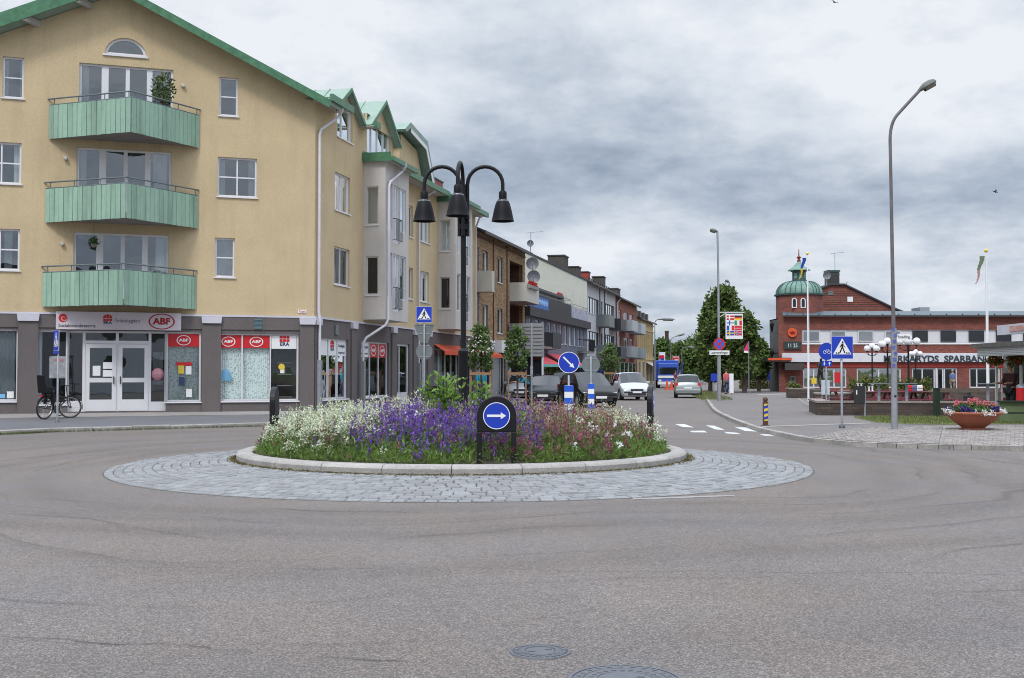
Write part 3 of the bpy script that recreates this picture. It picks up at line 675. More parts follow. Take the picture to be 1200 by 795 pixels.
for a, b, hs in ((U_(100), U_(136), 1), (U_(138.5), U_(174), -1)):
    z0, z1 = zb0 + .06, Zg(403.5); m = MB(G)
    m.box(a, a + .13, v - .03, v + .02, z0, z1).box(b - .13, b, v - .03, v + .02, z0, z1).box(a + .13, b - .13, v - .03, v + .02, z1 - .13, z1).box(a + .13, b - .13, v - .03, v + .02, z0, z0 + .38)
    m.box(a + .13, b - .13, v - .03, v + .02, z0 + .95, z0 + 1.1)
    d = m.build('door', alu, HA); x = b - .07 if hs > 0 else a + .07
    MB(G).rect(a + .1, b - .1, z0 + .3, z1 - .1, v - .005).build('door_pane', door_glass, d)
    MB(G).box(x - .015, x + .015, v - .09, v - .06, z0 + .9, z0 + 1.15).box(x - .015, x + .015, v - .062, v - .03, z0 + .92, z0 + .95).box(x - .015, x + .015, v - .062, v - .03, z0 + 1.1, z0 + 1.13).build('handle', black, d)
# notices on the doors
m = MB(G); a = U_(108.5); m.box(a, a + .24, v - .034, v - .01, 1.5, 1.83); a = U_(120.5); m.box(a, a + .3, v - .034, v - .01, 1.73, 1.95); m.box(a, a + .3, v - .034, v - .01, 1.47, 1.69); m.build('notice', swhite, HA)
# gable upper wall
mb = MB(G); allh = holes
wall(mb, GB, 0, LEDGE, 14.6, allh)
a_ = arc(ar)
for side in (0, 1):
    pts = [p for p in a_ if (p[0] >= ac - 1e-6) == (side == 0)] if side == 0 else [p for p in a_ if p[0] <= ac + 1e-6]
    cor = (au1, az1) if side == 0 else (au0, az1)
    for p, q_ in zip(pts[:-1], pts[1:]): mb.poly([(p[0], 0, p[1]), (q_[0], 0, q_[1]), (cor[0], 0, cor[1])])
for p, q_ in zip(a_[:-1], a_[1:]): mb.poly([(p[0], 0, p[1]), (q_[0], 0, q_[1]), (q_[0], .2, q_[1]), (p[0], .2, p[1])])
def clipplane(u, z, u2, z2, fr=G):   # keep what lies below the line
    a, b = fr.pt(u, 0, z), fr.pt(u2, 0, z2); d = (b - a).normalized(); n = fr.n.cross(d)
    if n.z < 0: n = -n
    return (a, n)
SL = (ZA - ZE) / (UR - UA)
mb.build('gable_wall', ypl, HA, clip=[clipplane(UA, ZA, UR, ZE), clipplane(UA, ZA, UA - 7.05, ZA - 7.05 * SL)])
# arched window frame
m = MB(G); ao, ai = arc(ar), arc(ar - .09)
for k in range(14):
    (x0, z0), (x1, z1), (x2, z2), (x3, z3) = ao[k], ao[k + 1], ai[k + 1], ai[k]
    m.hull8([(x0, .08, z0), (x1, .08, z1), (x1, .15, z1), (x0, .15, z0), (x3, .08, z3), (x2, .08, z2), (x2, .15, z2), (x3, .15, z3)])
m.box(au0 + .09, au1 - .09, .08, .15, az0, az0 + .08)
aw = m.build('arched_window', white_fr, HA)
m = MB(G); ap = arc(ar - .05); m.poly([(x, .12, z) for x, z in ap]).build('pane', win_glass, aw)
MB(G).box(au0 - .05, au1 + .05, -.05, .1, az0 - .06, az0 - .002).build('sill', white_fr, aw)
# grey ground floor
mb = MB(G); wall(mb, GB, 0, zb0 - .3, LEDGE - .06, gh)
for x in (20.5, 236.5, 351):
    u = U_(x); uw = .62 if x < 351 else None; u2 = u + .62 if x < 351 else 0.0
    mb.box(u, u2, -.07, -.002, zb0 - .3, LEDGE - .3)
    mb2 = None
gfl = mb.build('ground_floor_wall', gpl, HA)
for x in (20.5, 236.5, 351):
    m = MB(G); u = U_(x); u2 = u + .62 if x < 351 else 0.02; m.prism([(u - .03, LEDGE - .08), (u2 + .03, LEDGE - .08), (u2, LEDGE - .3), (u, LEDGE - .3)][::-1], -.13, -.003).build('pilaster_capital', pipe_m, HA)
MB(G).box(GB, .04, -.05, -.0025, LEDGE - .07, LEDGE - .005).build('ledge', pipe_m, HA)
m = MB(G)  # beam fascia above the shop windows
for a, b in ((GB, U_(20.5)), (U_(20.5) + .62, U_(236.5)), (U_(236.5) + .62, U_(351))): m.box(a + .002, b - .002, -.035, -.003, Zg(386) + .03, LEDGE - .075)
m.build('beam', gpl, HA)
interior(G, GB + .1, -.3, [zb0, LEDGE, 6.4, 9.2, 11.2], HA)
# displays inside the right shop window and posters
def poster(fr, u0, u1, z0, z1, v, m, name='poster'): return MB(fr).box(u0, u1, v, v + .006, z0, z1).build(name, m, HA)
era_blue = mat('dark_blue_lettering', (.03, .05, .12), .5); dred = mat('deep_red', (.35, .01, .015), .45, var=.05)
def abf(fr, u0, u1, z0, z1, v, fit=.8):
    p = poster(fr, u0, u1, z0, z1, v, sred, 'window_sticker'); uc, zc, w_, h_ = (u0 + u1) / 2, (z0 + z1) / 2, u1 - u0, z1 - z0
    r = h_ * .40; k = min(1.35, w_ * .46 / r); m = MB(Frame(*fr.pt(uc, 0, 0)[:2], fr.ang)); m.ring(0, zc, r * .86, r, v - .004, v - .0005, 28); m.v = [fr.pt(uc + ((q_ - fr.pt(uc, 0, 0)).dot(fr.d)) * k, (q_ - fr.pt(uc, 0, 0)).dot(fr.n), q_.z) for q_ in m.v]
    m.build('emblem_ring', swhite, p); text('ABF', fr, uc, zc, v - .003, r * .78, swhite, p, width=r * 1.35 * k, bold=.035, ext=.002)
def era(fr, uc, zc, s, v, par, txt=True, k=1.0):
    m = MB(fr)
    for i, (a, b) in enumerate(((-1, -.38), (-.3, .3), (.38, 1))):
        m.box(uc + a * s * .5 * k, uc + b * s * .5 * k, v - .003, v, zc - .02, zc + s * .22)
        pts = [(a, .28), (b, .28), (b, .28 + .5 * math.sqrt(max(.0, 1 - (b * .9) ** 2))), ((a + b) / 2, .28 + .5 * math.sqrt(1 - ((a + b) / 2 * .9) ** 2) + .02), (a, .28 + .5 * math.sqrt(max(.0, 1 - (a * .9) ** 2)))]
        m.prism([(uc + x * s * .5 * k, zc + z * s) for x, z in pts], v - .003, v)
    m.build('emblem', sred, par)
    if txt: text('ERA', fr, uc, zc - s * .3, v - .003, s * .5, era_blue, par, width=s * .95 * k, bold=.03, ext=.002)
u0, u1, z0, z1 = s2; abf(G, u0 + .06, u1 - .06, z1 - .50, z1 - .07, .10)
poster(G, u0 + .32, u0 + .85, z0 + 1.22, z0 + 1.33, .11, sred)
for (a, b, c) in ((.4, .95, yel), (.64, .92, swhite), (.42, .55, era_blue), (.66, .15, swhite)): poster(G, u0 + a, u0 + a + .19, z0 + b, z0 + b + .28, .11, c)
u0, u1, z0, z1 = s3; w_ = (u1 - u0) / 3
abf(G, u0 + .07, u0 + w_ - .03, z1 - .5, z1 - .07, .10); abf(G, u0 + w_ + .03, u0 + 2 * w_ - .03, z1 - .5, z1 - .07, .10)
p = poster(G, u0 + 2 * w_ + .03, u1 - .07, z1 - .52, z1 - .07, .10, swhite, 'window_sticker'); era(G, u0 + 2.5 * w_, z1 - .26, .34, .097, p)
MB(G).disc(u0 + 2.4 * w_, z1 - 1.15, .11, .10, .11, 20).build('sun_sticker', yel, HA)
poster(G, u0 + 2.35 * w_, u0 + 2.5 * w_, z0 + .95, z0 + 1.12, .105, swhite)
lbl = mat('light_blue_paint', (.2, .45, .7), .5); pk = mat('pink_paper', (.55, .25, .3), .6); gy = mat('grey_poster', (.4, .38, .4), .6, var=.3, vs=6)
MB(G).prism([(u0 + .25, z0 + .7), (u0 + .6, z0 + .7), (u0 + .6, z0 + .95), (u0 + .42, z0 + 1.12), (u0 + .25, z0 + .95)], .12, .125).build('paper_house', lbl, HA)
u0, u1, z0, z1 = s1; poster(G, u0 + .42, u0 + .98, z0 + .85, z1 - .85, .16, gy); poster(G, u0 + .5, u0 + .86, z1 - 1.02, z1 - .93, .155, pk)
poster(G, U_(179), U_(191), 1.2, 2.3, .17, gy); MB(G).ball(U_(185), .2, 1.55, .22, 12).build('window_display', pk, HA)
poster(G, G.U(8), G.U(16), G.hit(12, 467)[1], G.hit(12, 459)[1], .1, swhite); poster(G, G.U(-10), G.U(6), G.hit(3, 467)[1], G.hit(3, 462)[1], .1, lbl)
for k in range(4): MB(G).box(s3[0] + 2.1 * w_ + .2, s3[1] - .15, .55, .8, s3[2] + .1 + k * .4, s3[2] + .13 + k * .4).build('display_shelf', conc, HA)
# sign board
u0, u1, z0, z1 = gw(66, 365, 212, 387.5); z0, z1 = G.hit(140, 387)[1], G.hit(140, 366.5)[1]
sb = MB(G).box(u0, u1, -.22, -.04, z0, z1).build('sign_board', mat('pale_lilac_sign', (.62, .56, .60), .35, var=.1, vs=1.2), HA)
sb['label'] = 'long pale sign board above the shop entrance'
H = z1 - z0; Wd = u1 - u0; zc = (z0 + z1) / 2
text('Socialdemokraterna', G, u0 + Wd * .165, z0 + H * .2, -.221, H * .26, black, sb, width=Wd * .29, ext=.003, bold=.01)
m = MB(G); ux, uz = u0 + Wd * .055, z0 + H * .63; m.disc(ux, uz, H * .24, -.225, -.2205, 18); m.prism([(ux - .05, uz - .1), (ux - .33, uz - .02), (ux - .2, uz + .07)], -.225, -.2205) if False else None
m.build('rose_emblem', sred, sb)
m = MB(G)
for a in range(5): m.ring(ux + .02, uz, H * (.05 + .03 * a), H * (.062 + .03 * a), -.2275, -.2255, 10, a * 1.2, a * 1.2 + 2.2)
m.build('rose_petals', swhite, sb)
era(G, u0 + Wd * .405, z0 + H * .52, H * .44, -.2215, sb, True, 1.1)
text('Gränsbygden', G, u0 + Wd * .56, z0 + H * .52, -.221, H * .30, era_blue, sb, width=Wd * .20, ext=.003, slant=.1)
m = MB(G); ec = u0 + Wd * .84; m.ring(ec, zc, H * .40, H * .455, -.2245, -.2205, 32)
o_ = G.pt(ec, 0, 0); m.v = [G.pt(ec + ((q_ - o_).dot(G.d)) * 1.6, (q_ - o_).dot(G.n), q_.z) for q_ in m.v]; m.build('oval', dred, sb)
text('ABF', G, ec, zc, -.221, H * .5, dred, sb, width=H * .98, ext=.003, bold=.05)
# vent grille, street plate, lamps on the wall
m = MB(G); a, b, c, d = gw(298, 374, 307, 386)
for i in range(8): m.box(a, b, -.06, -.036, lerp(c, d, i / 8), lerp(c, d, i / 8 + .07))
m.box(a, b, -.04, -.036, c, d).build('vent_grille', mat('teal_grille', (.12, .2, .22), .5), HA)
a, b, c, d = gw(349, 363.5, 359, 368); pl = MB(G).box(a, b, -.02, -.003, c + .02, d).build('street_name_plate', swhite, HA); text('Torget', G, (a + b) / 2, (c + d) / 2 + .01, -.021, .11, sred, pl, width=.22)
for px_, py_ in ((77, 186), (73, 286), (214.5, 101)):
    u, z = G.hit(px_, py_); m = MB(G); m.lathe(u, z, [(.05, -.12), (.07, -.08), (.05, -.003)], 12, axis='v').build('wall_lamp', lilac, HA)
# balconies
bal = []
for k in range(3):
    zf = FL[k]; (xl, xr) = ((48, 229), (50.3, 230.5), (53.5, 231.5))[k]; u0, u1 = G.U(xl + 1), G.U(xr - 1)
    ua = G.hit(147, 150)[0] + .1; vp = -2.05; A, Bp, Cp = (u0, -.02), (ua + 1.0, vp), (u1, -.02)
    Bp = ((u0 + u1) / 2 + .35, vp)
    # apex so that it shows where the photo has it
    want = (143, 145, 150)[k] + 1; lo, hi = u0, u1
    for _ in range(30):
        mid = (lo + hi) / 2; p = G.pt(mid, vp, 5); x_ = 600 + p.x / p.y * FPX
        if x_ < want: lo = mid
        else: hi = mid
    Bp = (mid, vp)
    sl = MB(G).hprism([A, Bp, Cp], zf - .12, zf + .02).build('balcony', conc, HA)
    m = MB(G)
    for (p, q_) in ((A, Bp), (Bp, Cp)):
        P_, Q_ = Vector((*p, 0)), Vector((*q_, 0)); L_ = (Q_ - P_).length; n = round(L_ / .19); d = (Q_ - P_) / L_; nn = Vector((d.y, -d.x, 0))
        for i in range(n):
            a, b = P_ + d * (L_ * i / n + .008) , P_ + d * (L_ * (i + 1) / n - .008); th = .03 + .008 * (i % 2)
            m.hprism([tuple(a + nn * .01)[:2], tuple(a + nn * th)[:2], tuple(b + nn * th)[:2], tuple(b + nn * .01)[:2]], zf - .17 + rnd.uniform(-.006, .006), zf + .93)
    m.build('front_boards', mint, sl)
    m = MB(G); z = zf + 1.16; m.tube([(A[0] - .05, A[1], z - .02), (*Bp, z - .02), (Cp[0] + .05, Cp[1], z - .02)], .026, 8)
    m.tube([(A[0], A[1], zf + .95), (*Bp, zf + .95), (*Cp, zf + .95)], .02, 6)
    for (p, q_) in ((A, Bp), (Bp, Cp)):
        for t in (.06, .36, .68, .97): x_, y_ = lerp(p[0], q_[0], t), lerp(p[1], q_[1], t); m.tube([(x_, y_, zf + .9), (x_, y_, z - .02)], .016, 6)
    m.build('handrail', mint_top, sl); bal.append((A, Bp, Cp, zf))
# roof of the gable wing: sheared prism along the street front
sdir = F_.d; RL = 15.
def G_s(u, s, z): p = G.pt(u, 0, z) + sdir * s; return (p.x, p.y, p.z)
mb = MB(); th = .16; ov = -.75
def slab_(u0, z0, u1, z1, s0, s1, t=th):
    mb.hull8([G_s(u0, s0, z0), G_s(u1, s0, z1), G_s(u1, s1, z1), G_s(u0, s1, z0), G_s(u0, s0, z0 + t), G_s(u1, s0, z1 + t), G_s(u1, s1, z1 + t), G_s(u0, s1, z0 + t)])
slab_(UA, ZA + .02, UR + .75, ZE - .75 * SL + .02, ov, .35); slab_(UA, ZA + .02, UR - .5, ZE + .5 * SL + .02, .35, RL); slab_(UA - 7.6, ZA - 7.6 * SL + .02, UA, ZA + .02, ov, RL)
roof = mb.build('roof', green_sheet, HA)
mb = MB()
def fas(u0, z0, u1, z1, s0=ov - .04, s1=ov - .005, d=.16, up=.30):
    mb.hull8([G_s(u0, s0, z0 - d), G_s(u1, s0, z1 - d), G_s(u1, s1, z1 - d), G_s(u0, s1, z0 - d), G_s(u0, s0, z0 + up), G_s(u1, s0, z1 + up), G_s(u1, s1, z1 + up), G_s(u0, s1, z0 + up)])
fas(UA, ZA, UR + .80, ZE - .80 * SL, up=.18, d=.10); fas(UA - 7.65, ZA - 7.65 * SL, UA, ZA)
mb.build('fascia', green_dark, roof)
for t in (1.0, 2.6, 4.2, 5.6):
    mb = MB(); u = UA - t; z = ZA - t * SL; mb.hull8([G_s(u - .07, ov, z - .2), G_s(u + .07, ov, z - .2), G_s(u + .07, .0, z - .2), G_s(u - .07, .0, z - .2), G_s(u - .07, ov, z), G_s(u + .07, ov, z), G_s(u + .07, 0, z), G_s(u - .07, 0, z)]).build('rafter', soffit, roof)
# rear walls
mb = MB(); a = G.pt(GB, 0, 0); b = a + sdir * RL; c = F_.pt(23, 9, 0); d = F_.pt(22.2, 0, 0)
for p, q_, h in ((a, b, ZE), (b, c, 8)): mb.poly([(p.x, p.y, 0), (q_.x, q_.y, 0), (q_.x, q_.y, h), (p.x, p.y, h)])
mb.build('rear_wall', ypl, HA)
# ---------------- street front
UE = 21.9; FE1, FE2 = 11.25, 10.05; fh = []
def FW(x0, x1, z0, z1, **k):
    fh.append(window(F_, F_.U(x0), F_.U(x1), z0, z1, HA, **k))
FW(391, 409, 4.85, 6.25, cols=[.5], curtain=[(0, .3)]); FW(391.5, 409.5, 7.6, 9.0, cols=[.5], curtain=[(0, .3)])
FW(490.5, 502.5, 4.85, 6.25, cols=[.5]); FW(492, 503.5, 7.6, 9.0, cols=[.5], curtain=[(.5, 1)]); FW(479, 483.5, 4.85, 6.25); FW(479, 483.5, 7.6, 9.0)
d1 = (F_.U(394), F_.U(412), 10.35, 11.55); d2 = (F_.U(429), F_.U(457), 10.3, 11.9)
fh.append(window(F_, *d1, HA, cols=[.4])); fh.append(window(F_, *d2, HA, cols=[.25, .5, .75], sill=False))
mb = MB(F_); wall(mb, 0, 8.4, LEDGE, 14, fh); D1c, D2c = (d1[0] + d1[1]) / 2, (d2[0] + d2[1]) / 2
mb.build('street_wall', ypl, HA, clip=None) if False else None
def gabled(u, c, hw, ze, za): return max(ze, za - abs(u - c) / hw * (za - ze))
mb = MB(F_)
# parapet profile: eave line with two dormer gables
segs = [(0, FE1)]
zD1, zD2 = 12.2, 12.6; hw1, hw2 = 1.35, 1.75
wall(mb, 0, 8.4, LEDGE, FE1, [h for h in fh if h[1] < 8.6]); 
for c_, hw, za, hh in ((D1c, hw1, zD1, d1), (D2c, hw2, zD2, d2)):
    # gable above the eave, with the window head cut out
    a, b, top = hh[0], hh[1], hh[3]
    ze = FE1; zl = lambda u: za - abs(u - c_) / hw * (za - ze)
    mb.poly([(c_ - hw, 0, ze), (a, 0, ze), (a, 0, zl(a))]); mb.poly([(b, 0, ze), (c_ + hw, 0, ze), (b, 0, zl(b))])
    tp = min(top, zl(a) + .0)
    mb.poly([(a, 0, max(ze, min(top, zl(a)))), (b, 0, max(ze, min(top, zl(b)))), (b, 0, zl(b) + .001), (c_, 0, za), (a, 0, zl(a) + .001)])
wall(mb, 8.4, UE, LEDGE, FE2, [h for h in fh if h[0] > 8.4])
mb.poly([(8.4, 0, FE2), (8.4, .8, FE2), (8.4, .8, FE1 + .5), (8.4, 0, FE1)])
mb.build('street_wall', ypl, HA)
# dormer roofs
def dormer_roof(fr, c_, hw, ze, za, depth, ov=.35, par=HA):
    m = MB(fr); sl = (za - ze) / hw; oh = .18
    for s in (-1, 1):
        m.hull8([(c_, -ov, za + .02), (c_ + s * (hw + oh), -ov, ze - oh * sl + .02), (c_ + s * (hw + oh), depth, ze - oh * sl + .02), (c_, depth, za + .02),
                 (c_, -ov, za + .10), (c_ + s * (hw + oh), -ov, ze - oh * sl + .10), (c_ + s * (hw + oh), depth, ze - oh * sl + .10), (c_, depth, za + .10)])
        for k in range(1, int(depth / .6)): m.hull8([(c_, k * .6, za + .10), (c_ + s * (hw + oh), k * .6, ze - oh * sl + .10), (c_ + s * (hw + oh), k * .6 + .03, ze - oh * sl + .10), (c_, k * .6 + .03, za + .1), (c_, k * .6, za + .14), (c_ + s * (hw + oh), k * .6, ze - oh * sl + .14), (c_ + s * (hw + oh), k * .6 + .03, ze - oh * sl + .14), (c_, k * .6 + .03, za + .14)])
    d = m.build('dormer_roof', green_sheet, par); m = MB(fr)
    for s in (-1, 1): m.hull8([(c_, -ov - .03, za - .03), (c_ + s * (hw + oh), -ov - .03, ze - oh * sl - .03), (c_ + s * (hw + oh), -ov - .004, ze - oh * sl - .03), (c_, -ov - .004, za - .03), (c_, -ov - .03, za + .13), (c_ + s * (hw + oh), -ov - .03, ze - oh * sl + .13), (c_ + s * (hw + oh), -ov - .004, ze - oh * sl + .13), (c_, -ov - .004, za + .13)])
    m.build('dormer_fascia', green_dark, d)
    m = MB(fr)
    for s in (-1, 1): m.poly([(c_ + s * hw, .0, ze - .6), (c_ + s * hw, depth, ze - .6), (c_ + s * hw, depth, ze), (c_ + s * hw, 0, ze)])
    m.build('dormer_cheek', ypl, d)
dormer_roof(F_, D1c, hw1, FE1, zD1, 3.0, ov=.25); dormer_roof(F_, D2c, hw2, FE1, zD2, 3.6, ov=.3)
# big low dormer with sloped white verge
m = MB(F_); m.prism([(8.9, FE2), (12.6, FE2), (11.6, 11.6), (9.4, 11.9)], -.02, 3).build('loft_wall', ypl, HA)
m = MB(F_); m.prism([(8.6, 11.95), (8.9, 11.9), (9.4, 12.15), (11.7, 11.8), (12.9, FE2 + .1), (13.1, FE2 + .15), (11.85, 12.05), (9.4, 12.4)], -.45, 3).build('loft_roof', green_sheet, HA)
m = MB(F_); m.prism([(9.4, 11.95), (11.55, 11.62), (12.7, FE2 + .05), (12.9, FE2 + .1), (11.68, 11.78), (9.4, 12.12)], -.48, -.453).build('loft_verge', white_fr, HA)
# eaves: box gutters
def eave(u0, u1, z, par=HA, v=-.62):
    m = MB(F_); m.box(u0, u1, v, -.004, z - .05, z - .01); s = m.build('eave_soffit', soffit, par)
    m = MB(F_); m.box(u0, u1, v - .13, v - .003, z - .1, z + .14); m.box(u0, u1, v - .003, .3, z, z + .03); m.build('gutter', green_dark, s)
eave(-.2, D1c - hw1 + .35, FE1 - .05); eave(D1c + hw1 + .1, F_.U(441, -.6), FE1 - .05); eave(8.5, 14.5, FE2 - .03); eave(18.1, UE, FE2 - .03)
m = MB(F_); m.hull8([(8.4, -.6, FE2 + .03), (UE, -.6, FE2 + .03), (UE, 5, FE2 + 2.6), (8.4, 5, FE2 + 2.6), (8.4, -.6, FE2 + .12), (UE, -.6, FE2 + .12), (UE, 5, FE2 + 2.7), (8.4, 5, FE2 + 2.7)]).hull8([(8.4, 5, FE2 + 2.6), (UE, 5, FE2 + 2.6), (UE, 10, FE2), (8.4, 10, FE2), (8.4, 5, FE2 + 2.7), (UE, 5, FE2 + 2.7), (UE, 10, FE2 + .1), (8.4, 10, FE2 + .1)])
m.build('street_roof', green_sheet, HA)
m = MB(F_); m.poly([(UE, 0, 0), (UE, 10, 0), (UE, 10, FE2), (UE, 5, FE2 + 2.6), (UE, 0, FE2)]).build('end_wall', ypl, HA)
u = F_.U(509, 3); chim = MB(F_).box(u, u + 1.6, 3, 4.4, 11, 12.55).build('chimney', mat('red_chimney_sheet', (.25, .03, .035), .5, var=.15), HA); MB(F_).box(u - .06, u + 1.66, 2.94, 4.46, 12.55, 12.62).build('cap', dsteel, chim)
# bay windows
def bay(u0, u1, zt, par=HA):
    pv = -.9; z0 = 3.68
    b = MB(F_); hf = []; hl = []; Bf = Frame(*F_.pt(u0, pv, 0)[:2], SA)          # front
    Sf = Frame(*F_.pt(u0, 0, 0)[:2], SA - math.pi / 2)                            # left cheek, seen from us: u runs outwards
    root = MB(F_).box(u0, u1, pv, -.003, z0, z0 + .08).build('bay_window', lpl, par)
    w = u1 - u0
    for zz in (4.5, 7.25):
        hl.append(window(Sf, .12, .62, zz + .15, zz + 1.65, root, fm=lilac, v=.05, fw=.05, gm=dark_glass if zz < 5 else win_glass))
        hf.append(window(Bf, .25, .85, zz + .05, zz + 1.85, root, v=.05, sill=False)); hf.append(window(Bf, .95, 1.75, zz - .45, zz + 1.85, root, v=.05, cols=[.5], sill=False, name='french_window')); hf.append(window(Bf, 1.82, w - .35, zz + .05, zz + 1.85, root, v=.05, sill=False))
        rails(Bf, .95, 1.75, -.12, 0, zz - .35, zz + .5, root, n=8)
    m = MB(Bf); wall(m, 0, w, z0 + .08, zt, hf, th=.1); m2 = MB(Sf); wall(m2, 0, -pv, z0 + .08, zt, hl, th=.1); m.v_n = 0
    off = len(m.v); m.v += m2.v; m.f += [[i + off for i in f] for f in m2.f]
    m.build('bay_wall', lpl, root); MB(F_).poly([(u1, 0, z0), (u1, pv, z0), (u1, pv, zt), (u1, 0, zt)]).box(u0 + .12, u1 - .12, -.2, -.15, z0 + .1, zt).build('bay_inner', room if False else lpl, root)
    m = MB(F_); m.hull8([(u0 - .12, pv - .28, zt - .02), (u1 + .12, pv - .28, zt - .02), (u1 + .12, -.004, zt + .25), (u0 - .12, -.004, zt + .25), (u0 - .12, pv - .28, zt + .06), (u1 + .12, pv - .28, zt + .06), (u1 + .12, -.004, zt + .33), (u0 - .12, -.004, zt + .33)]).build('bay_roof', green_sheet, root)
    MB(F_).box(u0 - .14, u1 + .14, pv - .4, pv - .283, zt - .08, zt + .1).box(u0 - .17, u0 - .123, pv - .28, -.01, zt - .1, zt + .26).build('bay_gutter', green_dark, root)
    MB(F_).box(u0 - .1, u1 + .1, pv - .26, -.004, zt - .06, zt - .025).build('bay_soffit', soffit, root)
bay(4.85, 7.75, 9.95); bay(14.9, 17.9, 9.85)
# downpipes
def pipe(pts, par=HA, r=.05, cov=True):
    s = MB(F_).tube(pts, r, 8).build('downpipe', pipe_m, par, smooth=True); x, y, z = pts[-1]
    if cov: MB(F_).box(x - .08, x + .08, y - .07, y + .07, z, z + 1.75).build('pipe_guard', steel, s)
    x, y, z = pts[0]; MB(F_).lathe(x, y, [(.05, z - .12), (.12, z), (.13, z + .16), (.12, z + .16)], 8).build('hopper', pipe_m, s)
pipe([(1.0, -.55, 11.0), (1.0, -.5, 10.8), (.25, -.12, 10.2), (.18, -.1, 10.0), (.18, -.1, 3.75), (.18, -.14, 3.5), (.18, -.14, .3)])
pipe([(6.2, -1.2, 9.85), (6.2, -1.15, 9.7), (5.1, -1.02, 9.1), (5.0, -1.0, 8.9), (5.0, -1.0, 3.7), (4.9, -.9, 3.45), (4.4, -.3, 2.95), (4.35, -.2, 2.75), (4.35, -.2, .3)])
pipe([(12.6, -.5, 9.95), (12.5, -.4, 9.8), (11.9, -.12, 9.4), (11.7, -.1, 9.2), (11.7, -.1, 3.6), (11.7, -.1, .3)])
pipe([(21.2, -.5, 9.95), (21.2, -.4, 9.8), (21.6, -.12, 9.4), (21.6, -.1, 9.2), (21.6, -.1, .3)])
# ground floor of the street front
sh = []
w1 = shopwin(F_, 374.5, 408, 397, 468, sh, cols=[.36, .68]); w2 = shopwin(F_, 423.5, 455.5, 401, 465.5, sh, cols=[.36, .68])
for (wn, k) in ((w1, 0), (w2, 1)):
    u0, u1, z0, z1 = wn; w_ = (u1 - u0); zs = z1 - .62
    if k == 0:
        p = poster(F_, u0 + .05, u0 + .34 * w_, zs, z1 - .06, .10, swhite, 'window_sticker'); p = poster(F_, u0 + .37 * w_, u0 + .66 * w_, zs, z1 - .06, .10, swhite, 'window_sticker'); era(F_, u0 + .51 * w_, z1 - .3, .3, .097, p, True, 1.2)
        p = poster(F_, u0 + .7 * w_, u1 - .05, zs, z1 - .06, .10, swhite, 'window_sticker'); text('Gränsbygden', F_, u0 + .84 * w_, z1 - .25, .097, .16, era_blue, p, width=.28 * w_ * .8); text('fastighetsbyrå', F_, u0 + .84 * w_, z1 - .5, .097, .1, era_blue, p, width=.28 * w_ * .8)
        for i in range(3):
            for j in range(2): poster(F_, u0 + (.42 + .33 * j) * w_, u0 + (.6 + .3 * j) * w_, z0 + .3 + .45 * i, z0 + .65 + .45 * i, .13, mat('pale_teal_sheet', (.45, .6, .6), .5))
    else:
        p = poster(F_, u0 + .05, u0 + .33 * w_, zs, z1 - .06, .10, swhite, 'window_sticker'); text('Gränsbygden', F_, u0 + .19 * w_, z1 - .22, .097, .16, era_blue, p, width=.24 * w_); text('fastighetsbyrå', F_, u0 + .19 * w_, z1 - .48, .097, .1, era_blue, p, width=.24 * w_)
        abf(F_, u0 + .38 * w_, u0 + .64 * w_, zs, z1 - .06, .10); abf(F_, u0 + .7 * w_, u0 + .96 * w_, zs, z1 - .06, .10)
sh.append(window(F_, F_.U(465.5), F_.U(480), .35, 2.85, HA, name='shop_door', cols=[.3], fw=.1, gm=door_glass, fm=alu, sill=False, kick=.3))
sh.append(window(F_, F_.U(490.5), F_.U(497.5), .8, 2.85, HA, name='shop_window', gm=shop_glass, fm=alu))
sh.append(window(F_, F_.U(509), F_.U(537), .8, 2.75, HA, name='shop_window', cols=[.25, .5, .75], gm=shop_glass, fm=alu, curtain=[(.05, .5)]))
sh.append(window(F_, 19.4, 21.2, .35, 2.75, HA, name='shop_window', cols=[.5], gm=shop_glass, fm=alu))
mb = MB(F_); wall(mb, 0, UE, -.1, LEDGE - .06, sh)
pil = [(0.02, .45)] + [(F_.U(x), F_.U(x) + .5) for x in (410.5, 458, 483.5, 500)] + [(F_.U(539), F_.U(539) + .5), (21.3, UE)]
for a, b in pil: mb.box(a, b, -.07, -.002, -.1, LEDGE - .3)
mb.build('ground_floor_wall', gpl, HA)
for a, b in pil: MB(F_).prism([(a - .03, LEDGE - .08), (b + .03, LEDGE - .08), (b, LEDGE - .3), (a, LEDGE - .3)][::-1], -.13, -.003).build('pilaster_capital', pipe_m, HA)
MB(F_).box(0, UE, -.05, -.0025, LEDGE - .07, LEDGE - .005).build('ledge', pipe_m, HA)
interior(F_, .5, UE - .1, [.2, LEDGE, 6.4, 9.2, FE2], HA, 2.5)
m = MB(F_); a = F_.U(391.5); m.box(a, a + .3, -.06, -.003, 3.0, 3.35).build('vent_grille', sgrey, HA)
org = mat('orange_awning_cloth', (.62, .09, .035), .8, var=.08)
def awning(fr, u0, u1, z1, z0, out, m_, par, val=None, v0=-.02):
    b = MB(fr); b.hull8([(u0, v0, z1 - .03), (u1, v0, z1 - .03), (u1, v0 - out, z0 - .02), (u0, v0 - out, z0 - .02), (u0, v0, z1), (u1, v0, z1), (u1, v0 - out, z0 + .01), (u0, v0 - out, z0 + .01)])
    o = b.build('awning', m_, par); MB(fr).box(u0, u1, v0 - out - .02, v0 - out - .003, z0 - .17, z0).build('valance', val or m_, o); return o
awning(F_, F_.U(508.5), F_.U(538), 2.95, 2.62, .5, org, HA)
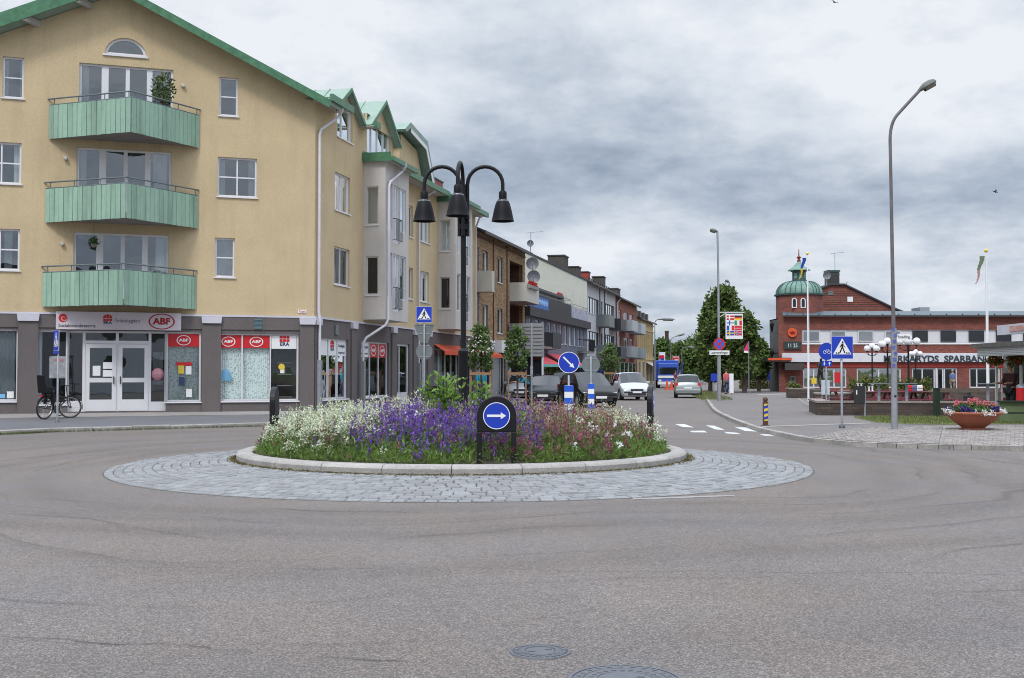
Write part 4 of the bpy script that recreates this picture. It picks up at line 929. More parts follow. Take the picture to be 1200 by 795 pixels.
# ================================================================ FLOWER BED
RS = np.random.RandomState(11)
def bedpts(n, fn):
    out = []
    while len(out) < n:
        a = RS.uniform(0, 2 * np.pi); r = 3.52 * math.sqrt(RS.uniform(0, 1)); dx, dy = r * math.cos(a), r * math.sin(a)
        if abs(dx - .66) < .40 and dy < -2.75 and RS.uniform() < .8: continue
        if RS.uniform() < fn(dx, dy, r): out.append((cx + dx, cy + dy, zi_(r), r))
    return np.array(out)
def gs(x, c, w): return math.exp(-((x - c) / w) ** 2)
def hgt(r, h): return (1 + .18 * np.sin(np.arange(len(r)) * 1.7)) * h * np.interp(r, [0, 1.8, 2.8, 3.3, 3.52], [1.05, 1.04, .99, .82, .38])
def species(name, n, fn, h, label, stem_m, bloom_m, nl=10, nb=24, leafL=.07, leafW=.010, bl=.03, bw=.009, z0b=.5, rad=.022, lean=.12, cluster=False, top=1.0, bloom_label=''):
    P_ = bedpts(n, fn); H = hgt(P_[:, 3], h) * RS.uniform(.72, 1.18, n)
    T = unit(np.c_[RS.normal(0, lean, (n, 2)), np.ones(n)])
    Cs, Ds, Ws, Ls = [P_[:, :3]], [T], [np.full(n, .0045)], [H]
    for k in range(nl):
        f = RS.uniform(.02, .72, n); d = unit(np.c_[RS.normal(size=(n, 2)), RS.uniform(.15, 1.1, n)])
        Cs.append(P_[:, :3] + T * (H * f)[:, None]); Ds.append(d); Ws.append(np.full(n, leafW) * RS.uniform(.6, 1.3, n)); Ls.append(leafL * RS.uniform(.5, 1.4, n))
    a = leaves(name + '_foliage', np.vstack(Cs), np.vstack(Ds), np.concatenate(Ws), np.concatenate(Ls), stem_m); tag(a, 'green leafy stems of ' + label, 'plants', kind='stuff')
    Cs, Ds, Ws, Ls = [], [], [], []
    for k in range(nb):
        f = z0b + (top - z0b) * RS.uniform(0, 1, n) if not cluster else RS.uniform(.86, 1.02, n)
        taper = 1 - .6 * (f - z0b) / (1 - z0b + 1e-6) if not cluster else 1
        off = unit(RS.normal(size=(n, 3))) * (rad * (taper if not cluster else 1) * RS.uniform(.3, 1, n))[:, None] if not np.isscalar(taper) or cluster else 0
        Cs.append(P_[:, :3] + T * (H * f)[:, None] + off); Ds.append(unit(off + np.c_[np.zeros((n, 2)), np.full(n, .01)])); Ws.append(np.full(n, bw) * RS.uniform(.6, 1.4, n)); Ls.append(bl * RS.uniform(.6, 1.3, n))
    b = leaves(name, np.vstack(Cs), np.vstack(Ds), np.concatenate(Ws), np.concatenate(Ls), bloom_m); tag(b, bloom_label or label, 'flowers', kind='stuff')
g1 = leafmat('stem_green', (.085, .15, .04), .4, .35, (.16, .22, .07)); g2 = leafmat('pale_stem_green', (.13, .19, .07), .35, .3, (.20, .25, .11)); g3 = leafmat('grey_stem_green', (.085, .12, .055), .4, .35, (.15, .19, .09))
pur = leafmat('purple_petals', (.085, .025, .26), .5, .3, (.21, .10, .46)); wht = leafmat('white_petals', (.42, .50, .28), .35, .35, (.70, .72, .58)); wine = leafmat('wine_petals', (.15, .025, .06), .5, .3, (.32, .09, .14))
crm = leafmat('cream_seed_heads', (.30, .27, .13), .4, .35, (.45, .42, .25)); mag = leafmat('magenta_petals', (.35, .04, .16), .3, .3, (.45, .1, .28)); pwh = leafmat('bright_white_petals', (.75, .75, .72), .1, .3)
W1 = lambda dx, dy: gs(dx, -2.35, .85) * (1 if dy < .9 else .2) + .35 * gs(dx, -.9, .8) * (1 if dy > -.6 else .1)
species('white_flowers', 950, lambda dx, dy, r: W1(dx, dy) * (1 if r < 3.3 else .2) + .35 * gs(dx, 3.0, .5) * (dy > -1.2), .55, 'white flowers massed at the left of the island', g2, wht, nl=20, nb=20, cluster=True, rad=.05, bl=.032, bw=.013)
P1 = lambda dx, dy: gs(dx, -.65, .95) * (dy < .4) + .75 * gs(dx, .65, .5) * (dy < -.3) + 1.3 * gs(dx, -1.8, 1.5) * (dy > 1.0) + .25 * gs(dx, 1.0, 1.6) * (dy > .3)
species('purple_salvia', 1550, lambda dx, dy, r: P1(dx, dy) * (1 if r < 3.25 else .25), .56, 'purple spiked flowers in the middle of the island', g3, pur, nl=12, nb=30, bw=.0105, z0b=.5, rad=.028)
species('wine_red_flowers', 1300, lambda dx, dy, r: (gs(dx, 2.2, 1.25) + .28 * gs(dx, -2.4, 1.0) * (dy < -.5) + .15) * (1 if r < 3.35 else .3), .53, 'wine red flower spikes on the right of the island', g1, wine, nl=13, nb=16, z0b=.5, rad=.022, bl=.032)
species('cream_seed_heads', 950, lambda dx, dy, r: (gs(dx, 1.4, 1.6) + .4) * (dy > -2.4) * (r < 3.1), .60, 'cream seed heads scattered over the island bed', g2, crm, nl=5, nb=12, z0b=.7, rad=.018, bl=.035, bw=.006)
species('magenta_flowers', 40, lambda dx, dy, r: gs(dx, .75, .35) * gs(dy, -3.0, .25) + .2 * gs(dx, 2.2, .6) * gs(dy, -2.2, .3), .36, 'magenta flowers low at the front of the island', g1, mag, nl=10, nb=30, cluster=True, rad=.06)
species('tall_white_daisies', 12, lambda dx, dy, r: gs(dx, 2.35, .5) * gs(dy, -1.9, 1.0), .52, 'a few larger white blooms on the right of the island', g1, pwh, nl=8, nb=14, cluster=True, rad=.04, bl=.05, bw=.02)
def filler(name, n, fn, h, L_, Wd, m, label):
    P_ = bedpts(n, fn); H = hgt(P_[:, 3], h) * RS.uniform(.0, 1.0, n); P_ = P_[:, :3] + np.c_[np.zeros((n, 2)), H]
    o = leaves(name, P_, unit(np.c_[RS.normal(0, .7, (n, 2)), np.abs(RS.normal(.8, .5, n))]), Wd, L_ * RS.uniform(.5, 1.5, n), m); tag(o, label, 'plants', kind='stuff')
filler('leafy_ground_cover', 26000, lambda dx, dy, r: 1, .34, .09, .011, leafmat('ground_cover_green', (.075, .14, .03), .45, .35, (.14, .24, .055)), 'mixed green leaves covering the soil of the island')
filler('feathery_grass', 24000, lambda dx, dy, r: float(r > 2.75) + .03, .17, .11, .004, leafmat('feathery_green', (.14, .24, .045), .4, .4, (.24, .33, .08)), 'bright green feathery edging along the island kerb')
# leafy shrub round the lamp post
def shrub(name, x, y, z, n, h, w, label, m, L_=.13, Wd=.026, grp=None):
    t = thing(name, label, 'shrub', (x, y, z), 0, grp); mb = MB(); Cs, Ds = [], []
    for k in range(n):
        a = rnd.uniform(0, 6.283); l = rnd.uniform(.0, w); hh = h * rnd.uniform(.6, 1.05); p1 = Vector((math.cos(a) * l, math.sin(a) * l, hh)); p0 = Vector((p1.x * .25, p1.y * .25, 0))
        mb.tube([tuple(p0 + Vector((x, y, z))), tuple(p0.lerp(p1, .5) + Vector((x, y, z + .04))), tuple(p1 + Vector((x, y, z)))], [.008, .006, .003], 4)
        for i in range(26):
            s = rnd.uniform(.15, 1.0); q = p0.lerp(p1, s); Cs.append(q); b = rnd.uniform(0, 6.283); Ds.append((math.cos(b), math.sin(b), rnd.uniform(.2, 1.4)))
    mb.build('stems', leafmat('green_stem', (.08, .11, .04)), t); n_ = len(Cs)
    leaves('leaves', np.array([tuple(c) for c in Cs]), unit(np.array(Ds)), Wd, L_ * RS.uniform(.6, 1.3, n_), m, t); return t
lg = leafmat('fresh_leaves', (.12, .24, .04), .35, .4, (.20, .32, .07))
shrub('leafy_shrub', cx - .28, cy - .9, zi_(1), 30, 1.12, .42, 'bright green leafy shrub in front of the three-armed lamp', lg)
shrub('leafy_shrub', cx + .32, cy - .5, zi_(1), 18, .98, .28, 'smaller green shrub just right of the three-armed lamp', lg)
shrub('leafy_plant', cx + .15, cy - 2.9, zi_(2.9), 6, .42, .12, 'grey-green upright weed between the legs of the round blue arrow sign', leafmat('grey_leaves', (.14, .19, .11), .3, .3), .08, .014)
shrub('leafy_plant', cx - .35, cy - 2.7, zi_(2.9), 6, .45, .14, 'pale green leafy plant left of the blue arrow sign on the island', lg, .09, .022)
shrub('leafy_plant', cx + .95, cy - 1.6, zi_(1.8), 4, .55, .12, 'light green broad-leaved plant right of the blue arrow sign on the island', lg, .10, .03)

# ================================================================ THREE-ARMED LAMP
def arm_lamp():
    t = thing('street_lamp', 'black ornamental lamp with curved arms and bell shades in the flower island', 'street lamp', (cx, cy, .4))
    z = .4; f = Frame(cx, cy)
    MB(f).lathe(0, 0, [(.115, .3), (.115, .5), (.09, .55), (.082, 1.9), (.092, 1.93), (.092, 1.98), (.05, 2.03), (.047, 4.1), (.08, 4.12), (.08, 4.2), (.048, 4.22), (.048, 4.3), (.09, 4.34), (.10, 4.42), (.06, 4.46), (.05, 4.9), (.001, 4.95)], 20).build('pole', black, t, smooth=True)
    m = MB(f)
    for a in (.79, 2.36, 3.93, 5.5): m.lathe(math.cos(a) * .1, math.sin(a) * .1, [(.03, 4.3), (.035, 4.34), (.03, 4.42)], 8)
    m.build('collar_bolt', black, t)
    for a in (0, math.pi, -math.pi / 2 - .1):
        c, s = math.cos(a), math.sin(a); pts = [(.07, 4.0), (.07, 4.9)] + [(.07 + .31 * (1 - math.cos(q)), 4.92 + .31 * math.sin(q)) for q in [math.pi * i / 12 for i in range(0, 13)]] + [(.69, 4.78)]
        MB(f).tube([(c * r, s * r, zz) for r, zz in pts], .034, 10).build('arm', black, t, smooth=True)
        g = Frame(cx + c * .69, cy + s * .69)
        sh_ = MB(g).lathe(0, 0, [(.0, 4.80), (.05, 4.80), (.07, 4.77), (.07, 4.66), (.09, 4.64), (.1, 4.63), (.125, 4.58), (.155, 4.47), (.178, 4.36), (.195, 4.28), (.203, 4.265), (.19, 4.262), (.165, 4.34), (.145, 4.46), (.0, 4.55)], 28).build('lamp_shade', mat('shade_black', (.005, .005, .008), .55, var=.1, spec=.2), t, smooth=True)
        MB(g).lathe(0, 0, [(.072, 4.645), (.105, 4.628), (.108, 4.62), (.072, 4.622)], 24).build('shade_ring', steel, sh_)
        MB(g).lathe(0, 0, [(.0, 4.30), (.17, 4.31), (.18, 4.33), (.0, 4.34)], 20).build('diffuser', mat('frosted_glass', (.45, .46, .48), .3), sh_)
arm_lamp()

# ================================================================ SIGNS
def arrow(fr, u, z, L_, w, ang, v, m, par, head=.28):
    """flat arrow centred at u,z pointing at angle ang"""
    c, s = math.cos(ang), math.sin(ang); q = lambda a, b: (u + a * c - b * s, z + a * s + b * c)
    h = L_ / 2; hd = L_ * head; mb = MB(fr)
    mb.prism([q(-h, -w / 2), q(h - hd, -w / 2), q(h - hd, w / 2), q(-h, w / 2)], v - .004, v); mb.prism([q(h - hd, -w * 1.45), q(h, 0), q(h - hd, w * 1.45)], v - .0045, v)
    return mb.build('arrow', m, par)
def island_sign(loc, rz, label, first=None):
    t = thing('arrow_sign', label, 'traffic sign', loc, 0, 'black arched arrow signs round the island'); f = Frame(loc[0], loc[1], 0, loc[2] - .25)
    z0, zt, w, n = .25, 1.29, .29, 16; r = w; zc = zt - r; leg = .075
    outer = [(w * math.cos(math.pi * i / n), zc + w * math.sin(math.pi * i / n)) for i in range(n + 1)]
    m = MB(f).prism([(w, .76)] + outer + [(-w, .76)], -.05, .05); m.box(-w, -w + leg, -.05, .05, .1, .76).box(w - leg, w, -.05, .05, .1, .76); m.box(-w, w, -.03, .03, .6, .6001) if False else None
    body = m.build('frame', black, t, bevel=.012)
    for v, sg in ((-.052, -1), (.052, 1)):
        if sg < 0:
            d = MB(f).disc(0, 1.0, .2, -.058, -.051, 36).build('disc', sblue, t); MB(f).ring(0, 1.0, .186, .197, -.062, -.0585, 36).build('rim', swhite, d); arrow(f, 0, 1.0, .28, .035, 0, -.0585, swhite, d)
    t.rotation_euler = (0, 0, rz); return t
p = (X(582, 16.85), 16.85)
s0 = island_sign((p[0], p[1], .22), 0, 'black arched sign with a white right arrow, facing us at the front of the island')
for (px, Y, rz, lb) in ((322, 20.6, R(-86), 'slim edge-on black arched sign at the left end of the flower island'), (762, 21.2, R(80), 'slim black arched sign at the right end of the flower island'), (511, 23.2, R(185), 'black arched sign seen from behind, half hidden by the leafy shrub')):
    dup(s0, (X(px, Y), Y, .31), rz, lb)
def pole(t, x, y, z0, z1, r=.03, m=None, name='pole', foot=True):
    f = Frame(x, y); p = MB(f).lathe(0, 0, [(r, z0), (r, z1 - .01), (r * .8, z1)], 12).build(name, m or steel, t, smooth=True)
    if foot: MB(f).lathe(0, 0, [(r * 2.6, z0 - .01), (r * 2.4, z0 + .05), (r * 1.5, z0 + .09), (r, z0 + .10)], 14).build('foot', dsteel, t, smooth=True)
    return p
def ped_sign(fr, u, z, s, t, v=-.05, k=1.0, scr=True):
    """blue crossing sign of side s, centre z"""
    h = s / 2; pl = MB(fr).box(u - h * k, u + h * k, v - .012, v, z - h, z + h).build('sign_plate', sblue, t); q = v - .0125
    MB(fr).prism([(u - .86 * h * k, z - .62 * h), (u + .86 * h * k, z - .62 * h), (u, z + .84 * h)], q - .003, q).build('triangle', swhite, pl)
    m = MB(fr); w = q - .0035; T = lambda L_: [(u + a * h * k, z + b * h) for a, b in L_]
    m.disc(u + .04 * h * k, z + .48 * h, .085 * h, w - .003, w, 12)
    m.prism(T([(-.07, .36), (.12, .36), (.10, -.05), (-.08, -.05)]), w - .003, w)
    m.prism(T([(-.09, -.02), (.02, -.02), (-.17, -.5), (-.30, -.5)]), w - .0032, w); m.prism(T([(-.02, -.02), (.10, -.02), (.30, -.5), (.18, -.5)]), w - .0034, w)
    m.prism(T([(.08, .32), (.12, .22), (.30, .02), (.24, 0)]), w - .003, w); m.prism(T([(-.06, .32), (-.02, .22), (-.22, -.02), (-.26, .04)]), w - .003, w)
    for a in (-.62, -.42, .36, .56): m.prism(T([(a, -.44), (a + .10, -.44), (a + .16, -.56), (a + .0, -.56)]), w - .003, w)
    m.build('walking_figure', black, pl)
    MB(fr).box(u - h * k - .008, u + h * k + .008, v - .009, v + .004, z - h - .008, z + h + .008).build('rim', swhite, pl); return pl
# right, in front of the lamp post
Y = 31.2; x = X(986, Y); t = thing('crossing_sign', 'blue pedestrian crossing sign facing us on a tall grey pole left of the flower bowl', 'traffic sign', (x, Y, .1)); f = Frame(x, Y, R(6))
pole(t, x, Y, .1, Z(419, Y), .033); ped_sign(f, 0, Z(407.5, Y), .6, t)
# left, by the bicycle
Y = 33.4; x = X(68, Y); t = thing('crossing_sign', 'small turned blue crossing sign on a pole beside the parked bicycle', 'traffic sign', (x, Y, .1)); f = Frame(x, Y, R(-50))
pole(t, x, Y, .12, Z(411, Y), .03); ped_sign(f, 0, Z(399, Y), .58, t, k=.75); MB(f).box(-.2, .2, -.07, -.045, Z(415, Y), Z(411.5, Y)).build('lower_plate', sblue, t)
# street corner: crossing sign with the backs of two signs under it
Y = 40; x = X(497, Y); t = thing('crossing_sign', 'blue crossing sign above the grey backs of a triangular and a round sign', 'traffic sign', (x, Y, .1)); f = Frame(x, Y)
pole(t, x, Y, .1, Z(372, Y), .03); ped_sign(f, 0, Z(369, Y), .54, t)
MB(f).prism([(-.37, Z(380.5, Y)), (.37, Z(380.5, Y)), (.23, Z(393, Y)), (0.1, Z(404, Y)), (-.1, Z(404, Y)), (-.23, Z(393, Y))], .04, .05).build('yield_sign_back', sgrey, t)
MB(f).disc(0, Z(412, Y), .29, .04, .05, 32).build('round_sign_back', sgrey, t); m = MB(f)
for yy in (382.5, 391, 405.5, 418): m.box(-.2, .2, .028, .038, Z(yy, Y) - .015, Z(yy, Y) + .015)
m.build('bracket', steel, t); MB(f).lathe(0, 0, [(.14, .05), (.14, .55), (.1, .62)], 12).build('plastic_base', mat('brown_post', (.12, .1, .08), .8), t)
# arrow sign on a striped post, and the one seen from behind
def striped(f, w, z0, z1, n, t, first=0):
    b = MB(f).box(-w / 2, w / 2, -w / 2, w / 2, z0, z1).build('striped_post', swhite, t, bevel=.02); h = (z1 - z0) / n
    for i in range(first, n, 2): MB(f).box(-w / 2 - .004, w / 2 + .004, -w / 2 - .004, w / 2 + .004, z1 - (i + 1) * h, z1 - i * h - .001).build('blue_band', mat('band_blue', (.02, .10, .55), .4), b)

Y = 31.; x = X(666.5, Y); t = thing('arrow_sign', 'round blue sign with an arrow pointing down right on a striped post', 'traffic sign', (x, Y, .08)); f = Frame(x, Y)
pole(t, x, Y, .1, Z(440, Y), .03, foot=False); d = MB(f).disc(0, Z(425, Y), .29, -.05, -.035, 40).build('disc', sblue, t); MB(f).ring(0, Z(425, Y), .272, .288, -.054, -.0505, 40).build('rim', swhite, d); arrow(f, 0, Z(425, Y), .42, .045, R(-45), -.051, swhite, d, .3)
striped(f, .24, .1, Z(452, Y), 7, t)
Y = 37.5; x = X(692.5, Y); t = thing('round_sign', 'grey back of a round sign above a narrow blue and white striped post', 'traffic sign', (x, Y, .08)); f = Frame(x, Y)
pole(t, x, Y, .1, Z(418, Y), .03, foot=False); MB(f).disc(0, Z(427.5, Y), .30, .035, .05, 40).build('disc_back', sgrey, t); m = MB(f)
for yy in (420, 434): m.box(-.2, .2, .02, .034, Z(yy, Y) - .015, Z(yy, Y) + .015)
m.build('bracket', steel, t); striped(f, .2, .1, Z(450, Y), 7, t)
struct(MB(Frame(X(680, 34.5), 34.5)).hprism([(1.2 * math.cos(a) * .7, 4.2 * math.sin(a)) for a in [i / 16 * 6.283 for i in range(16)]], -.02, .1), 'splitter_island', conc)
Y = 52; x = X(623, Y); t = thing('bare_pole', 'bare grey post in front of the dark estate car', 'post', (x, Y, .1)); pole(t, x, Y, .1, Z(379, Y), .045); MB(Frame(x, Y)).box(-.06, .06, -.06, -.045, 1.5, 1.9).build('clip', steel, t)
# bicycle and footpath sign
Y = 41; x = X(968, Y); t = thing('cycle_path_sign', 'round blue cycle path sign partly behind the crossing sign', 'traffic sign', (x, Y, .1)); f = Frame(x, Y, R(12))
pole(t, x, Y, .1, Z(402, Y), .035, foot=False); zz = Z(412, Y); d = MB(f).disc(0, zz, .31, -.06, -.045, 36).build('disc', sblue, t); m = MB(f); m.ring(-.08, zz - .03, .05, .062, -.066, -.061, 16).ring(.08, zz - .03, .05, .062, -.066, -.061, 16); m.prism([(-.08, zz - .03), (-.02, zz + .06), (0, zz + .06), (-.06, zz - .03)], -.066, -.061).prism([(.08, zz - .03), (.05, zz + .08), (.06, zz + .08), (.1, zz - .03)], -.066, -.061).prism([(-.03, zz + .04), (.06, zz + .05), (.06, zz + .06), (-.03, zz + .05)], -.066, -.061); m.build('bicycle_symbol', swhite, d)
z0, z1 = Z(429.5, Y), Z(423, Y); p = MB(f).box(-.2, .2, -.06, -.045, z0, z1).build('direction_plate', sblue, t); arrow(f, -.1, (z0 + z1) / 2, .14, .03, R(-90), -.061, swhite, p, .45); arrow(f, .1, (z0 + z1) / 2, .14, .03, R(90), -.061, swhite, p, .45)
# near tall street lamp
def tall_lamp(px, Yb, pts, head, label, r0=.085, col=None, sticker=False, grp='tall grey street lamps', seg=None, upc=None):
    """pts: (px, py) of the mast line at depth Yb"""
    x = X(px, Yb); t = thing('street_lamp', label, 'street lamp', (x, Yb, .1), 0, grp); col = col or steel
    P_ = [(X(a, Yb), Yb, Z(b, Yb)) for a, b in pts]; n = len(P_); base = (x, Yb, .1)
    mid = seg or Z(235, Yb)
    MB().tube([base, (x, Yb, mid)], [r0, r0 * .9], 14).build('mast', col, t, smooth=True); MB().tube([(x, Yb, mid)] + P_, [r0 * .62] + [r0 * .5] * n, 12).build('upper_mast', upc or mat('weathered_mast', (.13, .12, .125), .6, var=.3, vs=3), t, smooth=True)
    a, b = Vector(P_[-1]), Vector((X(head[0], Yb), Yb, Z(head[1], Yb))); d = (b - a).normalized(); up = Vector((0, 0, 1)); sd = d.cross(up).normalized(); w = sd.cross(d)
    L_ = (b - a).length; m = MB(); rings = []
    for s, hw, ht, hb in ((0, .04, .04, .04), (.12, .07, .07, .05), (.35, .13, .12, .05), (.7, .15, .13, .05), (.92, .12, .1, .04), (1, .06, .05, .02)):
        c = a + d * (L_ * s - .03); k = len(m.v)
        for i in range(12):
            q = 2 * math.pi * i / 12; hh = ht if math.sin(q) > 0 else hb; m.v.append(c + sd * math.cos(q) * hw + w * math.sin(q) * hh)
        rings.append(k)
    for i in range(5):
        for j in range(12): m.f.append([rings[i] + j, rings[i] + (j + 1) % 12, rings[i + 1] + (j + 1) % 12, rings[i + 1] + j])
    m.f.append([rings[0] + j for j in range(12)][::-1]); m.f.append([rings[-1] + j for j in range(12)]); h = m.build('lamp_head', mat('lamp_head_grey', (.12, .13, .125), .6), t, smooth=True)
    m = MB(); rings = []
    for s, hw in ((.3, .08), (.45, .115), (.75, .12), (.9, .08)):
        c = a + d * (L_ * s - .03); k = len(m.v)
        for i in range(9):
            q = math.pi + math.pi * i / 8; m.v.append(c + sd * math.cos(q) * hw + w * (math.sin(q) * .09 - .02))
        rings.append(k)
    for i in range(3):
        for j in range(8): m.f.append([rings[i] + j, rings[i] + j + 1, rings[i + 1] + j + 1, rings[i + 1] + j])
    m.build('glass_bowl', mat('amber_bowl', (.2, .17, .11), .3), h, smooth=True)
    return t
def arcpts(x0, y0, x1, y1, x2, y2, n=6): return [((1 - t) ** 2 * x0 + 2 * t * (1 - t) * x1 + t * t * x2, (1 - t) ** 2 * y0 + 2 * t * (1 - t) * y1 + t * t * y2) for t in [i / n for i in range(n + 1)]]
t = tall_lamp(1047.5, 30.5, [(1046, 205)] + arcpts(1045.5, 165, 1045.5, 145, 1054, 135) + [(1081, 106)], (1101, 95), 'tallest grey street lamp, standing on the setts left of the flower bowl', seg=Z(385, 30.5))
f = Frame(X(1047.5, 30.5), 30.5); m = MB(f)
for k in range(7): m.box(-.09 + .03 * (k % 3), .01 + .03 * (k % 3), -.092, -.087, 1.75 + .16 * k, 1.84 + .16 * k)
m.build('sticker', mat('faded_blue_sticker', (.10, .12, .35), .6, var=.5, vs=20), t); MB(f).box(-.03, .03, -.09, -.086, .95, 1.0).build('service_hatch', black, t)
t = tall_lamp(842.5, 61, [(842, 300), (841.5, 272)], (832, 269.5), 'slim grey lamp mast carrying the no stopping sign and the flag board', r0=.11, seg=Z(405, 61), upc=steel)
f = Frame(X(842.5, 61), 61)
zz = Z(403.5, 61); r = .32; d = MB(f).disc(0, zz, r, -.16, -.14, 36).build('no_stopping_disc', sred, t); MB(f).disc(0, zz, r * .78, -.165, -.1605, 36).build('blue_field', mat('bright_sign_blue', (.02, .12, .65), .4), d)
m = MB(f)
for a in (R(45), R(-45)): c, s = math.cos(a), math.sin(a); L_ = r * .78; w = .035; m.prism([(x_ * c - y_ * s, zz + x_ * s + y_ * c) for x_, y_ in ((-L_, -w), (L_, -w), (L_, w), (-L_, w))], -.172 - .002 * (a > 0), -.166)
m.build('red_cross', sred, d)
z0, z1 = Z(416, 61), Z(411, 61); p = MB(f).box(-.53, .53, -.16, -.14, z0, z1).build('street_name_plate', swhite, t); text('Lagmanslingan', f, 0, (z0 + z1) / 2, -.162, .17, black, p, width=.92, bold=.01)
# board of flags hanging from an arm
x0, x1, z0, z1 = X(850.5, 61) - f.o.x, X(870.5, 61) - f.o.x, Z(397.5, 61), Z(368, 61)
MB(f).tube([(0, 0, z1 + .08), (x1 + .1, 0, z1 + .08)], .025, 6).build('bracket_arm', white, t); MB(f).tube([(.0, 0, z1 - .2), (x0 + .05, -.0, z1 + .05)], .018, 6).build('bracket_stay', white, t)
fb = MB(f).box(x0, x1, -.05, .05, z0, z1).build('flag_board', white, t); m_ = {}
def flagm(n, c): return mat('flag_' + n, c, .5, var=.02)
def cell(i, j):
    w = (x1 - x0 - .12) / 2; h = (z1 - z0 - .22) / 4.6; a = x0 + .05 + i * (w + .02); b = z1 - .06 - (j + 1) * h * 1.12; return a, a + w, b, b + h
def flat(n, c, u0, u1, a, b, lv=0): MB(f).box(u0, u1, -.056 - .003 * lv, -.0505, a, b).build('flag_field', flagm(n, c), fb)
REDc, YEc, BLc, BKc, GRc, WHc = (.6, .02, .03), (.8, .6, .03), (.02, .07, .4), (.01, .01, .01), (.02, .3, .06), (.8, .8, .8)
def nordic(i, j, bg, cr, cr2=None):
    a, b, c, d = cell(i, j); flat(*bg, a, b, c, d); h = d - c; w = b - a; flat(*cr, a + w * .3, a + w * .46, c, d, 1); flat(*cr, a, b, c + h * .4, c + h * .6, 2)
    if cr2: flat(*cr2, a + w * .34, a + w * .42, c, d, 3); flat(*cr2, a, b, c + h * .45, c + h * .55, 4)
nordic(0, 0, ('red', REDc), ('white', WHc)); nordic(0, 1, ('white', WHc), ('blue', BLc)); nordic(0, 3, ('blue', BLc), ('yellow', YEc)); nordic(1, 3, ('red', REDc), ('white', WHc), ('blue', BLc))
a, b, c, d = cell(1, 0); h = (d - c) / 3; flat('yellow', YEc, a, b, c, c + h); flat('red', REDc, a, b, c + h, c + 2 * h); flat('black', BKc, a, b, c + 2 * h, d)
a, b, c, d = cell(1, 1); w = (b - a) / 3; flat('green', GRc, a, a + w, c, d); flat('red', REDc, b - w, b, c, d)
a, b, c, d = cell(0, 2); w = (b - a) / 3; flat('blue', BLc, a, a + w, c, d); flat('red', REDc, b - w, b, c, d)
a, b, c, d = cell(1, 2); flat('red', REDc, a, b, c, d); flat('white', WHc, a, b, c + (d - c) * .42, c + (d - c) * .5, 1)
# more lamps up the street
dgs = mat('dull_grey_steel', (.22, .24, .26), .5, metal=.3)
tall_lamp(855, 96, [(855, 345), (855, 331)], (850, 328.5), 'distant lamp behind the flag board with a short flat head', r0=.09, col=dgs, seg=Z(400, 96))
tall_lamp(767.5, 100, [(767.5, 385)] + arcpts(767.5, 379, 768, 375, 772, 374.5), (791, 375), 'lamp at the end of the yellow house with a long flat arm to the right', r0=.07, col=dgs, seg=Z(400, 100))
tall_lamp(786, 135, [(786, 405)] + arcpts(786, 400, 786.5, 396, 792, 394.5), (803, 391.5), 'small far lamp right of the brick chimney stacks', r0=.07, col=dgs, seg=Z(415, 135))
bl = mat('blue_lamp_paint', (.02, .04, .2), .4)
tall_lamp(799, 110, [(799, 418)] + arcpts(799, 411, 799.5, 407.5, 806, 407), (817, 408.5), 'dark blue far lamp standing just left of the silver car', r0=.09, col=bl, seg=Z(425, 110))
tall_lamp(787, 160, [(787, 412), (787, 404)], (795, 400.5), 'faintest far lamp with a short arm at the end of the street', r0=.07, col=dgs, seg=Z(418, 160))
# wooden post with blue and yellow bands
Y = gp(896.5, 499, .1).y; x = X(896.5, Y); t = thing('bollard', 'brown wooden bollard with blue and yellow stripes at the pavement edge', 'bollard', (x, Y, .1)); f = Frame(x, Y)
brn = mat('stained_wood', (.09, .035, .02), .6, var=.25, vs=9); MB(f).box(-.065, .065, -.065, .065, .1, .78).build('post', brn, t, bevel=.01); MB(f).ball(0, 0, .84, .075, 14).build('knob', brn, t, smooth=True); MB(f).box(-.1, .1, -.1, .1, .095, .12).build('foot_plate', dsteel, t)
by = MB(f).box(-.05, .05, -.075, -.066, .24, .72).build('yellow_panel', yel, t); m = MB(f)
for k in range(3): z = .27 + k * .155; m.prism([(-.05, z), (.05, z + .03), (.05, z + .105), (-.05, z + .075)], -.0785, -.0755)
m.build('blue_stripe', sblue, by)

